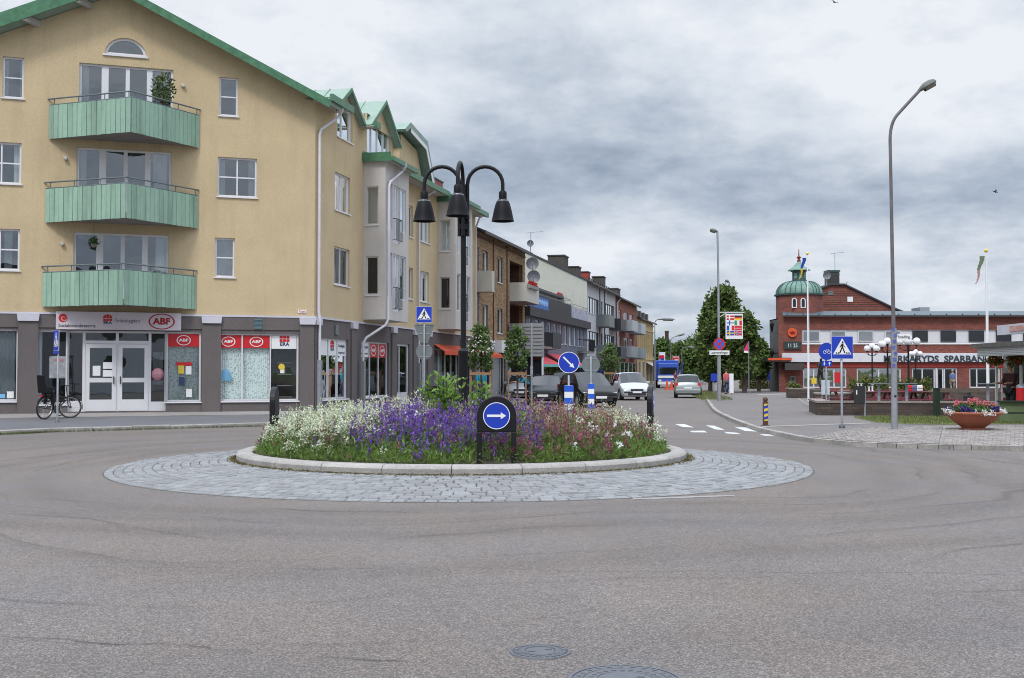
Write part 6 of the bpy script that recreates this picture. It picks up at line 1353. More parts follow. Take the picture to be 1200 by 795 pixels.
# street trees with stakes
def street_tree(px, Yb, zt, w, label, seed, bloss=False):
    x = X(px, Yb); t = tree('street_tree', x, Yb, .1, zt - .1, w * .98, 2.0, 1500, leafmat('young_tree_leaves', (.06, .12, .03), .45, .3, (.14, .2, .07)), label, .17, 'small street trees held by stakes', 15, .05, seed)
    for dx, dy in ((-.42, -.2), (.42, -.2), (0, .4)): MB(Frame(x, Yb)).lathe(dx, dy, [(.04, .08), (.04, 1.7), (.001, 1.72)], 7).build('stake', mat('raw_wood', (.30, .17, .09), .8, var=.2), t)
    m = MB(Frame(x, Yb)); m.box(-.46, .46, -.26, -.24, 1.5, 1.62).build('cross_board', mat('raw_wood', (.3, .17, .09)), t)
    if bloss:
        P_ = unit(rs.normal(size=(140, 3))) * np.array([w * .42, w * .42, w * .4]) + np.array([x, Yb, .1 + (1.75 + zt) / 2]); leaves('blossom', P_, unit(rs.normal(size=(140, 3))), .04, .12, pwh, t, world=True)
    return t
street_tree(563.5, 49, 3.55, 1.35, 'round young tree with pale blossom behind the curved lamp', 21, True); street_tree(606, 55.5, 3.75, 1.45, 'round young tree in front of the ribbed grey screen', 22); street_tree(715, 82, 3.6, 1.9, 'round young tree beyond the parked cars, before the red brick house', 23)

# ================================================================ BANK, TOWER
BY = 90.; K = Frame(X(912.5, BY), BY)
bbk = brick('bank_brick', (.26, .062, .042), (.14, .040, .03), (.15, .10, .085), 0)
def KU(px): return K.U(px)
def KZ(py): return K.hit(1000, py)[1]
t = thing('bank_building', 'long low brick savings bank with a white window band and dark letters', 'building', tuple(K.pt(0, 0, 0)))
U2 = 40.; hl = []; up = [(941, 961), (974, 991.5), (1006, 1024), (1038, 1056), (1070, 1088), (1103, 1121), (1136, 1154), (1168, 1186), (1200, 1218)]
uz0, uz1 = KZ(402), KZ(386.5)
gwn = [(941, 992), (1004, 1056), (1069, 1096), (1098, 1122), (1136, 1172), (1186, 1230)]
for a, b in gwn: hl.append((KU(a), KU(b), .25 if a in (1098, 1069) else .4, KZ(431.5)))
hl.append((KU(940), U2 - .5, uz0, uz1))
m = MB(K); wall(m, 0, U2, 0, KZ(371), hl, th=.3); m.build('front_wall', bbk, t)
m = MB(K); m.poly([(0, 0, 0), (3.2, 14, 0), (3.2, 14, KZ(371)), (0, 0, KZ(371))]).build('side_wall', bbk, t)
slate = mat('blue_grey_sheet', (.075, .105, .125), .5, var=.15, vs=4); zr = KZ(371)
m = MB(K); m.hull8([(.3, -.35, zr), (U2, -.35, zr), (U2, 14, zr), (3.2, 14, zr), (.3, -.25, zr + .12), (U2, -.25, zr + .12), (U2, 1.6, zr + .50), (.7, 1.6, zr + .50)]).build('roof', slate, t)
m = MB(K)
for k in range(31): m.box(.6 + k * 1.25, .66 + k * 1.25, -.3, -.2, zr + .1, zr + .2)
m.box(.3, U2, -.42, -.353, zr - .05, zr + .07).build('roof_gutter', gutter_d, t)
bpn = mat('white_bank_panel', (.60, .60, .63), .6, var=.04)
pn = MB(K).box(KU(940), U2 - .5, .12, .16, uz0, uz1).build('window_band', bpn, t)
for i, (a, b) in enumerate(up): window(K, KU(a), KU(b), uz0 + .1, uz1 - .08, pn, fm=bpn if i < 4 else dk, gm=sky_glass if i < 4 else dark_glass, v=.02, fw=.06, sill=False, curtain=None)
MB(K).box(KU(940), U2 - .5, -.06, -.003, uz0 - .12, uz0 - .002).build('band_sill', white, t)
sgn = MB(K).box(KU(916), U2, -.25, -.003, KZ(424.5), KZ(414)).build('sign_band', bpn, t)
dl = mat('dark_letters', (.03, .04, .055), .5); a, b = KU(1034), KU(1160); text('MARKARYDS  SPARBANK', K, (a + b) / 2, KZ(421.3), -.27, .72, dl, sgn, width=b - a, bold=.03, ext=.02)
for i, (a, b) in enumerate(gwn):
    z0 = .25 if a in (1098, 1069) else .4; z1 = KZ(431.5); window(K, KU(a), KU(b), z0, z1, t, cols={0: [.25, .72], 1: [.5], 2: [.45], 3: [.3, .38], 4: [.25]}.get(i, [.5]), gm=sky_glass if i < 2 else dark_glass, fm=bpn, name='ground_window', fw=.1, mw=.1, sill=False)
MB(K).box(KU(941), U2, -.04, -.003, KZ(430.8), KZ(426)).build('red_band', mat('dull_red_panel', (.28, .03, .02), .6, var=.2), t)
MB(K).box(KU(978), KU(985), .05, .07, KZ(449), KZ(436.5)).build('red_poster', sred, t); MB(K).box(KU(951), KU(957), .05, .07, KZ(450), KZ(443)).build('yellow_poster', yel, t)
interior(K, .2, U2 - .2, [0.05, 3.2, zr - .1], t, 4, .35)
# cash machine porch and clock board
MB(K).box(KU(917), KU(939), -.9, -.003, KZ(434), KZ(426)).build('canopy', mat('brown_canopy', (.05, .045, .04), .6), t)
am = MB(K).box(KU(926), KU(932), -.05, .0, KZ(449), KZ(441)).build('cash_machine', sgrey, t); MB(K).box(KU(927.3), KU(930.7), -.06, -.052, KZ(446), KZ(442.5)).build('screen', dark_glass, am)
ck = MB(K).box(KU(918.5), KU(938.5), -.15, -.003, KZ(409.5), KZ(400.5)).build('clock_board', mat('dark_teal_board', (.025, .04, .04), .4), t); text('11 25', K, KU(928.5), KZ(405.3), -.152, .42, swhite, ck, width=KU(934) - KU(923.5))
MB(K).box(KU(1068), KU(1123), -.03, -.002, .1, .24).box(KU(1096) + .01, KU(1098) - .01, -.03, -.002, .25, KZ(431.5)).build('entrance_surround', bpn, t); od = mat('orange_emblem', (.65, .10, .02), .45, var=.1); e_ = MB(K).disc(KU(928.5), KZ(390), .36, -.14, -.003, 28).build('round_emblem', od, t); m = MB(K)
for a, b, r in ((-.15, 0, .09), (.02, .03, .11), (.16, -.01, .08), (-.05, -.08, .09), (.1, -.09, .07)): m.disc(KU(928.5) + a, KZ(390) + b, r, -.152, -.1405, 10)
m.build('oak_mark', dred, e_)
cv = MB(K).box(-1.0, .8, -.8, 2.5, KZ(424), KZ(419.5)).build('corner_canopy', gutter_d, t); MB(K).box(-1.03, .83, -.84, -.803, KZ(422.5), KZ(420)).build('orange_light_strip', mat('orange_strip', (.7, .09, .02), .4), cv)
for zz in (3.2, 5.4): MB(K).lathe(-.25, 1.2, [(.04, zz - .6), (.16, zz), (.16, zz + .1), (.04, zz + .3)], 10).build('wall_lantern', black, t)
vt = MB(K).box(KU(1100), KU(1112), 4, 6, zr + .3, zr + .95).build('roof_vent', steel, t)
# tower with copper dome
cop = mat('copper_patina', (.15, .27, .22), .6, var=.25, vs=4, stain=.2); copd = mat('dark_copper', (.05, .09, .085), .6, var=.3)
ty = BY + 2.4; tx = X(937, ty); f = Frame(tx, ty); rr = X(962, ty) - tx; a0 = math.pi / 8
def TZ(py): return Z(py, ty - 1.6)
t = thing('domed_tower', 'red brick octagonal tower with a green copper dome, lantern and spire', 'tower', (tx, ty, 0))
k8 = 1 / math.cos(math.pi / 8)
def octo(prof): m = MB(f); m.lathe(0, 0, [(r * k8, z) for r, z in prof], 8, a0 - math.pi / 4 if False else a0); return m
octo([(rr, .0), (rr, TZ(345.5))]).build('shaft', bbk, t); octo([(rr + .12, TZ(345.5)), (rr + .15, TZ(343.5)), (rr, TZ(343))]).build('cornice', copd, t)
zb_, zd = TZ(343.5), TZ(328.5); prof = [(rr * (.42 + .58 * math.cos(a)), zb_ + (zd - zb_) * math.sin(a)) for a in [i / 8 * math.pi / 2 for i in range(9)]]
dm = octo(prof).build('dome', cop, t); m = MB(f)
for i in range(24):
    a = a0 + i / 24 * 6.283; seg = (i % 3) / 3
    m.tube([(math.cos(a) * r * (k8 if i % 3 == 0 else 1.005 / math.cos(abs(seg - .5) * math.pi / 4 * 2 - 0) if False else (k8 if i % 3 == 0 else 1.03)), math.sin(a) * r * (k8 if i % 3 == 0 else 1.03), z + .01) for r, z in prof], .03, 4)
m.build('dome_seam', copd, dm)
rl = X(945.5, ty) - tx; octo([(rl, zd - .1), (rl, TZ(327)), (rl * .86, TZ(326.5)), (rl * .86, TZ(317)), (rl, TZ(316.5)), (rl, TZ(315))]).build('lantern', copd, t)
m = MB(f)
for i in range(8):
    a = a0 + math.pi / 8 + i * math.pi / 4; g = Frame(tx + math.cos(a) * rl * .87, ty + math.sin(a) * rl * .87, a + math.pi / 2); mm = MB(g).box(-rl * .22, rl * .22, -.02, .02, TZ(325), TZ(318.5)); k_ = len(m.v); m.v += mm.v; m.f += [[i2 + k_ for i2 in ff] for ff in mm.f]
m.build('lantern_glass', cop, t)
octo([(rl * 1.45, TZ(315.5)), (rl * 1.42, TZ(314.5)), (rl * .7, TZ(310)), (rl * .25, TZ(305)), (.06, TZ(303.5))]).build('lantern_roof', cop, t)
MB(f).lathe(0, 0, [(.12, TZ(306)), (.16, TZ(303)), (.08, TZ(301.5)), (.2, TZ(299.5)), (.05, TZ(297.5)), (.03, TZ(290)), (.001, TZ(289))], 10).build('spire', mat('rusty_spire', (.2, .04, .03), .7), t, smooth=True)
for px in (931.2, 941.5):
    g = Frame(X(px, ty - rr), ty - rr * 1.0, 0); w = .2; z0, z1 = Z(361, ty - rr), Z(352.5, ty - rr); m = MB(g); pts = [(-w, z0), (w, z0), (w, z1)] + [(w * math.cos(q), z1 + w * 1.1 * math.sin(q)) for q in [math.pi * i / 8 for i in range(1, 8)]] + [(-w, z1)]
    m.prism(pts, -.05, .02); wf = m.build('arched_window', white, t); MB(g).prism([(x_ * .62, z0 + .07 + (z_ - z0) * .84) for x_, z_ in pts], -.06, -.052).build('pane', dark_glass, wf)
# gabled brick house behind the bank
HY = 97.; f = Frame(X(962, HY), HY); hz = lambda y: Z(y, HY); hx = lambda p_: X(p_, HY) - f.o.x
t = thing('gabled_brick_house', 'red brick gable with a long right slope rising behind the bank roof', 'building', (f.o.x, HY, 0))
pts = [(0, 0), (hx(1062), 0), (hx(1062), hz(368)), (hx(1046), hz(361.5)), (hx(990), hz(334.5)), (hx(973), hz(334.5)), (0, hz(340))]
MB(f).prism(pts, 0, 10).build('gable_wall', bbk, t); rp_ = [(hx(-3) if False else -.2, hz(340.5)), (hx(973), hz(334.5)), (hx(990), hz(334.5)), (hx(1046), hz(361.5)), (hx(1062), hz(368))]
m = MB(f)
for (a, b), (c, d) in zip(rp_[:-1], rp_[1:]): m.hull8([(a, -.2, b + .02), (c, -.2, d + .02), (c, 10.2, d + .02), (a, 10.2, b + .02), (a, -.2, b + .14), (c, -.2, d + .14), (c, 10.2, d + .14), (a, 10.2, b + .14)])
m.build('roof', roof_d, t); c = MB(f).box(hx(973), hx(986.5), .5, 1.6, hz(335), hz(318)).build('chimney', gutter_d, t); MB(f).box(hx(973) - .06, hx(986.5) + .06, .44, 1.66, hz(318), hz(316)).box(hx(973) - .03, hx(986.5) + .03, .47, .497, hz(321.5), hz(320.5)).build('cap', copd, c)
w = MB(f).box(hx(993.5), hx(1000), -.05, -.003, hz(354), hz(348)).build('small_window', white, t); MB(f).box(hx(971), hx(977), -.03, -.003, hz(346.5), hz(341)).build('vent_grille', sgrey, t)
MB(f).tube([(hx(994), .3, hz(336)), (hx(994), .3, hz(331)), (hx(996), .3, hz(330))], .03, 5).build('vent_pipe', steel, t)
m = MB(f)
for k in range(9): zz = hz(362 - k * 2.6); m.box(.05, hx(1040 - k * 5), -.03, -.004, zz, zz + .035)
m.build('brick_string_course', mat('pale_mortar_line', (.2, .1, .08), .8), t)
aerial(X(979.3, HY + .8), HY + .8, hz(317), 1.55, 'tall aerial on the chimney beside the copper tower', .8); dish(Vector((X(968.5, HY), HY - .3, hz(323.5))), .34, 'dark satellite dish beside the chimney of the gabled house', .6)
# ================================================================ VEHICLES
wg = mat('car_window', (.015, .018, .022), .03, var=.1, spec=.6); lampw = mat('headlamp_glass', (.7, .72, .75), .1, var=.05); plas = mat('black_plastic', (.025, .025, .028), .6); tail = mat('tail_lamp_red', (.45, .01, .01), .2)
def paintm(n, c, metal=.4): return mat('car_paint_' + n, c, .32, metal=metal * .5, var=.03, coat=.1, spec=.25)
def car(label, px, Yb, rz, col, L=4.4, Wd=1.78, H=1.5, hood=.95, belt=.92, hl=1.05, ws=.75, tail_=.55, kind='hatch', rear=False, sy=1):
    t = thing('parked_car' if 'parked' in label else 'car', label, 'car', (0, 0, 0)); w = Wd / 2; rw = w * .74; y0 = -L / 2
    st = [(0, w * .80, .30, .58, None), (.06, w * .90, .24, .66, None), (.25, w * .97, .20, .74, None), (.7, w * .99, .20, hood - .08, None), (hl, w, .2, hood, None), (hl + ws, w, .2, belt + .02, H - .02), (hl + ws + .06, w, .2, belt + .02, H),
          (L * .52, w, .2, belt + .03, H + .02), (L * .52 + .09, w, .2, belt + .03, H + .02), (L * .76, w, .2, belt + .05, H), (L * .76 + .12, w, .2, belt + .05, H - .01), (L - tail_, w * .98, .22, belt + .06, H - .06), (L - .14, w * .93, .26, belt + .04, None), (L, w * .86, .32, belt - .18, None)]
    B_, Gs = MB(), MB(); pr = []
    for (y, hw, zb, zt, ztop) in st:
        if ztop: p = [(0, zb), (.86 * hw, zb), (hw * .97, zb + .12), (hw, (zb + zt) / 2 + .06), (hw * .965, zt - .01), (rw * 1.03, ztop - .09), (rw * .86, ztop - .015), (0, ztop + .02)]
        else: p = [(0, zb), (.86 * hw, zb), (hw * .97, zb + .1), (hw, (zb + zt) / 2 + .04), (hw * .96, zt - .05), (hw * .86, zt), (hw * .5, zt + .035), (0, zt + .05)]
        pr.append([(x, y0 + y, z) for x, z in p])
    for i in range(len(pr) - 1):
        c0, c1 = st[i][4], st[i + 1][4]; dy = st[i + 1][0] - st[i][0]
        for s in (1, -1):
            for j in range(7):
                q = [pr[i][j], pr[i][j + 1], pr[i + 1][j + 1], pr[i + 1][j]]; q = [(x * s, y, z) for x, y, z in q]
                g = (c0 and c1 and j == 4 and dy > .15) or (bool(c0) != bool(c1) and j in (5, 6))
                (Gs if g else B_).poly(q)
    for k in (0, -1):
        a = pr[k]; B_.poly([(x, y, z) for x, y, z in a] + [(-x, y, z) for x, y, z in a[::-1]])
    body = B_.build('body', col, t, smooth=True); Gs.build('windows', wg, t, smooth=True)
    for sx in (1, -1):
        for wy in (y0 + .82, y0 + L - .85):
            f = Frame(sx * (w - .11), wy, R(90)); r = .31
            MB(f).ring(0, r + .02, r + .01, r + .07, -.005 if sx < 0 else -.13, .13 if sx < 0 else .005, 22, R(-5), R(185)).build('wheel_arch', plas, t); ty = MB(f).lathe(0, r, [(r - .04, -.12), (r, -.09), (r, .09), (r - .04, .12)], 24, axis='v').build('wheel', rubber, t)
            MB(f).lathe(0, r, [(.001, -.125), (.18, -.125), (.20, -.122), (.20, .122), (.18, .125), (.001, .125)], 14, axis='v').build('rim', steel, ty)
        MB().box(sx * (w - .03), sx * (w + .17), y0 + hl + ws * .55, y0 + hl + ws * .55 + .1, belt + .02, belt + .16).build('mirror', col, t, bevel=.02)
        # lamps
        m = MB(); m.hull8([(sx * w * .50, y0 + .02, .56), (sx * w * .84, y0 + .10, .57), (sx * w * .84, y0 + .3, .57), (sx * w * .5, y0 + .3, .56), (sx * w * .52, y0 + .07, .68), (sx * w * .88, y0 + .17, .72), (sx * w * .88, y0 + .35, .72), (sx * w * .52, y0 + .35, .68)]); m.build('headlight', lampw, t)
        m = MB(); ye = y0 + L; m.hull8([(sx * w * .68, ye - .2, .72), (sx * w * .91, ye - .2, .72), (sx * w * .89, ye - .04, .72), (sx * w * .68, ye + .0, .72), (sx * w * .70, ye - .3, belt + .06), (sx * w * .96, ye - .3, belt + .06), (sx * w * .92, ye - .10, belt + .06), (sx * w * .72, ye - .07, belt + .04)]); m.build('tail_light', tail, t)
    MB().box(-w * .42, w * .42, y0 - .015, y0 + .1, .55, .66).build('grille', plas, t); MB().box(-w * .6, w * .6, y0 - .012, y0 + .1, .30, .43).build('air_intake', plas, t)
    MB().box(-w * .86, w * .86, y0 - .03, y0 + .2, .44, .52).box(-w * .88, w * .88, y0 + L - .15, y0 + L + .03, .40, .56).build('bumper', col if rear else plas, t, bevel=.02)
    MB().box(-.26, .26, y0 - .045, y0 - .032, .425, .535).build('number_plate', swhite, t); MB().box(-.26, .26, y0 + L + .032, y0 + L + .045, .60, .71).build('number_plate', swhite, t)
    if kind == 'estate': MB().tube([(rw * .8, y0 + hl + ws + .2, H + .05), (rw * .8, y0 + L - tail_, H + .04)], .018, 5).tube([(-rw * .8, y0 + hl + ws + .2, H + .05), (-rw * .8, y0 + L - tail_, H + .04)], .018, 5).build('roof_rail', plas, t)
    t.location = (X(px, Yb), Yb + (L / 2) * 1.0, 0); t.rotation_euler = (0, 0, rz); return t
car('dark estate car parked behind the bare grey post', 642, 56, R(-6), paintm('navy', (.004, .005, .010)), 4.7, 1.8, 1.44, kind='estate', hl=1.15)
car('dark people carrier parked behind the two striped posts', 691, 52.2, R(14), paintm('black', (.005, .005, .006)), 4.4, 1.82, 1.60, hood=1.0, belt=.98, hl=.95, ws=.8)
car('white people carrier driving towards us between the parked cars and the silver car', 742, 66, R(6), paintm('white_silver', (.50, .52, .56), .3), 4.2, 1.75, 1.60, hood=.98, belt=.95, hl=.85, ws=.9)
car('silver hatchback driving away, seen from behind by the kerb', 811.5, 72, R(172), paintm('silver_green', (.30, .33, .33), .5), 4.2, 1.72, 1.48, rear=True, tail_=.5)
car('pale parked car seen through the stakes of the second street tree', 612, 66, R(-4), paintm('pale_grey', (.42, .44, .47), .3), 4.3, 1.7, 1.45)
car('second dark parked car behind the estate car', 664, 66, R(-8), paintm('dark_grey', (.03, .035, .04)), 4.4, 1.76, 1.6, kind='estate')
# blue lorry
t = thing('lorry', 'blue lorry with a white band standing at the end of the street', 'lorry', (0, 0, 0)); lb = mat('lorry_blue', (.03, .09, .42), .35, var=.05)
MB().hull8([(-1.05, 0, .5), (1.05, 0, .5), (1.05, 1.8, .5), (-1.05, 1.8, .5), (-1.0, .15, 2.6), (1.0, .15, 2.6), (1.0, 1.8, 2.6), (-1.0, 1.8, 2.6)]).build('cab', lb, t, bevel=.06); MB().hull8([(-.92, .035, 1.45), (.92, .035, 1.45), (.92, .1, 1.45), (-.92, .1, 1.45), (-.88, .10, 2.15), (.88, .10, 2.15), (.88, .2, 2.15), (-.88, .2, 2.15)]).build('windscreen', wg, t)
MB().box(-1.2, 1.2, 1.9, 6.5, .8, 2.9).build('load_box', lb, t, bevel=.03); MB().box(-1.06, 1.06, -.03, .02, 1.05, 1.3).build('white_band', white, t); MB().box(-1.08, 1.08, -.08, .1, .4, .68).build('bumper', white, t)
for sx in (-1, 1):
    MB().box(sx * .85 - .14, sx * .85 + .14, -.09, -.07, .7, .9).build('headlight', lampw, t); MB().box(sx * 1.1 - .03, sx * 1.1 + .15, .1, .25, 1.6, 2.0).build('mirror', plas, t)
    for wy in (.9, 5.3): MB(Frame(sx * .95, wy, R(90))).lathe(0, .45, [(.4, -.14), (.45, -.1), (.45, .1), (.4, .14)], 20, axis='v').build('wheel', rubber, t)
t.location = (X(783, 118), 118, 0); t.rotation_euler = (0, 0, R(-4))
og = mat('cone_orange', (.65, .07, .02), .5)
c0 = thing('traffic_cone', 'left orange traffic cone in front of the blue lorry', 'cone', (0, 0, 0), 0, 'traffic cones by the lorry'); MB().lathe(0, 0, [(.2, .03), (.12, .3), (.09, .8), (.05, .85)], 14).build('cone', og, c0, smooth=True); MB().box(-.25, .25, -.25, .25, 0, .03).build('base', og, c0)
c0.location = (X(781.5, 108), 108, 0); dup(c0, (X(787, 108.5), 108.5, 0), None, 'right orange traffic cone in front of the blue lorry')

# ================================================================ PEOPLE
skin_m = mat('skin', (.45, .25, .17), .6, var=.05)
def skinmesh(name, verts, edges, rad, m, parent, sub=2, root=0):
    me = bpy.data.meshes.new(name); me.from_pydata(verts, edges, []); o = bpy.data.objects.new(name, me); C.objects.link(o); me.materials.append(m); o.parent = parent
    s = o.modifiers.new('skin', 'SKIN'); s.use_smooth_shade = True
    d = me.skin_vertices[0].data if me.skin_vertices else None
    if d is None:
        bm = bmesh.new(); bm.from_mesh(me); bm.verts.layers.skin.verify(); bm.to_mesh(me); bm.free(); d = me.skin_vertices[0].data
    for i, r in enumerate(rad): d[i].radius = r if isinstance(r, tuple) else (r, r); d[i].use_root = (i == root)
    b = o.modifiers.new('sub', 'SUBSURF'); b.levels = sub; b.render_levels = sub; return o
def person(label, x, y, z, rz, shirt, trousers, hair, arms=((.0, .0), (.0, .0)), lean=0, h=1.72, stat=None, name='person', longhair=False, step=.08, cat='person'):
    """arms: per side (swing forward, elbow bend) in radians; facing -y"""
    t = thing(name, label, cat, (x, y, z), rz); k = h / 1.72; sm = stat or skin_m
    hip = Vector((0, 0, .92)); ch = Vector((0, -math.sin(lean) * .42, .92 + math.cos(lean) * .42)); nk = ch + Vector((0, -math.sin(lean) * .12, .13)); hd = nk + Vector((0, -.02 - math.sin(lean) * .12, .16))
    V, E, Rr = [hip], [], [(.15, .11)]
    def add(p, par, r): V.append(Vector(p)); E.append((par, len(V) - 1)); Rr.append(r if isinstance(r, tuple) else (r, r)); return len(V) - 1
    w = add(hip.lerp(ch, .4), 0, (.135, .10)); c = add(ch, w, (.165, .115)); n = add(nk, c, .058); h0 = add(nk + Vector((0, -.01, .06)), n, .06); h1 = add(hd, h0, (.078, .092)); h2 = add(hd + Vector((0, .01, .08)), h1, (.07, .08))
    add(hd + Vector((0, -.10, -.005)), h1, .018)
    sl = [[], []]; lg_ = [[], []]
    for i, s in enumerate((-1, 1)):
        sw, be = arms[i]; sh_ = ch + Vector((s * .175, 0, .03)); up_ = Vector((s * .08, -math.sin(sw), -math.cos(sw))).normalized(); el = sh_ + up_ * .29; fo = Vector((s * .02, -math.sin(sw + be), -math.cos(sw + be))).normalized(); wr = el + fo * .25; hn = wr + fo * .09
        a = add(sh_, c, .06); b = add(el, a, .044); g = add(wr, b, .029); q = add(hn, g, (.036, .022)); sd = Vector((1, 0, 0))
        for f_, L_ in ((-.027, .065), (-.009, .08), (.009, .075), (.027, .06)): e1 = add(hn + sd * f_ + fo * .03, q, .009); add(hn + sd * f_ * 1.1 + fo * (.03 + L_) + Vector((0, .015, 0)), e1, .008)
        e1 = add(wr + fo * .05 + sd * (-s * .045), g, .011); add(wr + fo * .09 + sd * (-s * .06) + Vector((0, -.02, 0)), e1, .009)
        sl[i] = [sh_, el, el.lerp(wr, .15)]; st_ = step * s; hp = Vector((s * .095, 0, .88)); kn = Vector((s * .105, -.03 - st_ * .5, .48)); an = Vector((s * .11, st_, .09)); to = an + Vector((0, -.16, -.05))
        a = add(hp, 0, .088); b = add(kn, a, .058); g = add(an, b, .038); add(to, g, (.04, .03)); lg_[i] = [hp, kn, an, to]
    V = [tuple(v * k) for v in V]; Rr = [tuple(q * k for q in r) for r in Rr]
    skinmesh('body', V, E, Rr, sm, t)
    if stat:
        return t
    vv = [hip + Vector((0, 0, -.04)), hip.lerp(ch, .4), ch, ch + Vector((0, 0, .06))]; ee = [(0, 1), (1, 2), (2, 3)]; rr = [(.172, .132), (.155, .118), (.182, .132), (.10, .09)]
    for i in range(2):
        b = len(vv); vv += sl[i]; ee += [(2, b), (b, b + 1), (b + 1, b + 2)]; rr += [(.075,) * 2, (.058,) * 2, (.052,) * 2]
    skinmesh('shirt', [tuple(v * k) for v in vv], ee, [tuple(q * k for q in r) for r in rr], shirt, t)
    vv = [hip]; ee = []; rr = [(.165, .125)]
    for i in range(2):
        b = len(vv); vv += [lg_[i][0], lg_[i][1], lg_[i][2] + Vector((0, 0, .03))]; ee += [(0, b), (b, b + 1), (b + 1, b + 2)]; rr += [(.1,) * 2, (.075,) * 2, (.06,) * 2]
    skinmesh('trousers', [tuple(v * k) for v in vv], ee, [tuple(q * k for q in r) for r in rr], trousers, t)
    for i in range(2): a, b = lg_[i][2], lg_[i][3]; skinmesh('shoe', [tuple(v * k) for v in (a + Vector((0, .05, -.04)), a + Vector((0, -.03, -.04)), b)], [(0, 1), (1, 2)], [(.045, .045), (.05, .045), (.045, .035)], black, t, 1)
    m = MB().ball(0, 0, 0, .1, 14, sz=.95, sy=1.1); m.v = [Vector((v.x, v.y + .022, v.z + .04)) for v in m.v]; 
    m.f = [f for f in m.f if not all((m.v[i].y < -.03 and m.v[i].z < .06) or (m.v[i].z < (-.1 if longhair else -.02)) for i in f)]; m.v = [(v + hd) * k for v in m.v]
    o = m.build('hair', hair, None, smooth=True); o.parent = t
    for s in (-1, 1): o = MB().ball((hd.x + s * .03) * k, (hd.y - .083) * k, (hd.z + .02) * k, .009 * k, 8).build('eye', black, None); o.parent = t; o = MB().ball((hd.x + s * .082) * k, (hd.y + .0) * k, (hd.z) * k, .02 * k, 8, sx=.4, sy=.7, sz=1.3).build('ear', skin_m, None); o.parent = t
    o = MB().box(-.022 * k, .022 * k, (hd.y - .093) * k, (hd.y - .085) * k, (hd.z - .048) * k, (hd.z - .04) * k).build('mouth', mat('lips', (.3, .1, .09), .5), None); o.parent = t
    return t
cl = lambda n, c: mat(n + '_cloth', c, .9, var=.12, vs=8)
turq = cl('turquoise', (.02, .33, .48)); jeans = cl('denim', (.04, .06, .12)); bkc = cl('black', (.02, .02, .024)); brh = mat('brown_hair', (.05, .03, .02), .7); grh = mat('grey_hair', (.3, .28, .26), .7)
person('person in a turquoise top bending over beside the dark estate car', X(625, 57.5) - .25, 57.5, .05, R(-60), turq, jeans, brh, ((1.0, .5), (.9, .6)), lean=.75)
person('person in a turquoise top standing behind the stakes of the blossoming tree', X(564, 50.5), 50.5, .15, R(20), turq, jeans, grh, ((.1, .3), (.1, .2)))
person('dark haired person in a black shirt serving at the kiosk counter', X(1184, 37.2), 37.2, .12, R(-60), cl('dark_red', (.05, .015, .02)), bkc, brh, ((.5, 1.1), (.6, .9)), longhair=True, h=1.76)
person('person in a blue shirt at the bank entrance', X(1116, 89), 89, .1, R(180), cl('blue', (.10, .15, .3)), cl('beige', (.25, .2, .15)), grh, ((.1, .2), (-.1, .2)), step=.14)
person('person in a maroon top beside the blue lorry', X(791.5, 109), 109, .05, R(30), cl('maroon', (.18, .03, .06)), bkc, brh, ((.2, .4), (.1, .4)))
person('person in dark clothes crossing to the right of the blue lorry', X(796.5, 112), 112, .05, R(80), bkc, cl('grey', (.2, .2, .22)), brh, ((.4, .2), (-.3, .2)), step=.2)
person('person in a pink top walking under the trees by the far lamp', X(851, 80), 80, .1, R(190), cl('pink', (.5, .10, .12)), jeans, brh, ((.3, .2), (-.3, .3)), step=.18)

# ================================================================ SQUARE ON THE RIGHT
wallb = brick('low_wall_stone', (.095, .068, .055), (.05, .038, .032), (.035, .03, .026), 0, .42, .10); cap_m = mat('wall_capstone', (.24, .205, .185), .85, var=.15, vs=2, fine=.2, bs=30)
def lowwall(pts, z0, z1, th, name, label, z0f=None):
    a = Vector((*pts[0], 0)); t = thing(name, label, 'wall', (a.x, a.y, z0)); m, c = MB(), MB()
    for (p, q) in zip(pts[:-1], pts[1:]):
        P_, Q_ = Vector((*p, 0)), Vector((*q, 0)); d = (Q_ - P_).normalized(); n = Vector((-d.y, d.x, 0)); e = .03
        m.hprism([tuple(v)[:2] for v in (P_, Q_, Q_ + n * th, P_ + n * th)], z0 - .05, z1 - .07); c.hprism([tuple(v)[:2] for v in (P_ - n * e - d * e, Q_ - n * e + d * e, Q_ + n * (th + e) + d * e, P_ + n * (th + e) - d * e)], z1 - .069 + rnd.uniform(0, .002), z1 + rnd.uniform(0, .002))
    m.build('stonework', wallb, t); c.build('capstone', cap_m, t); return t
A_ = (X(957.5, 40.6), 40.6)
lowwall([(X(947.5, 44.5), 44.5), A_, (X(1176, 39.9), 39.9)], .1, .6, .45, 'low_wall', 'long low dark brick wall behind the lawn strip and the litter bin')
lowwall([(X(951, 53), 53), (X(956, 50), 50), (X(986, 49.6), 49.6), (X(1002, 53), 53)], .1, .72, .8, 'low_wall', 'angled low wall with a wide pale top behind the blue cycle sign')
lowwall([(X(921, 70), 70), (X(925, 68), 68), (X(953, 67.5), 67.5)], .1, .68, .5, 'low_wall', 'farthest low stone wall in front of the cash machine')
lowwall([(X(985, 58), 58), (X(1175, 57), 57)], .1, .72, .5, 'low_wall', 'long low wall at the back of the open air seating')
sq = gp(1000, 470, ZR)
struct(MB().poly([(X(960, 41.2), 41.2, ZR + .002), (X(1176, 40.5) + 8, 40.5, ZR + .002), (X(1176, 40.5) + 20, 86, ZR + .002), (X(948, 86), 86, ZR + .002)]), 'square_paving', slab)
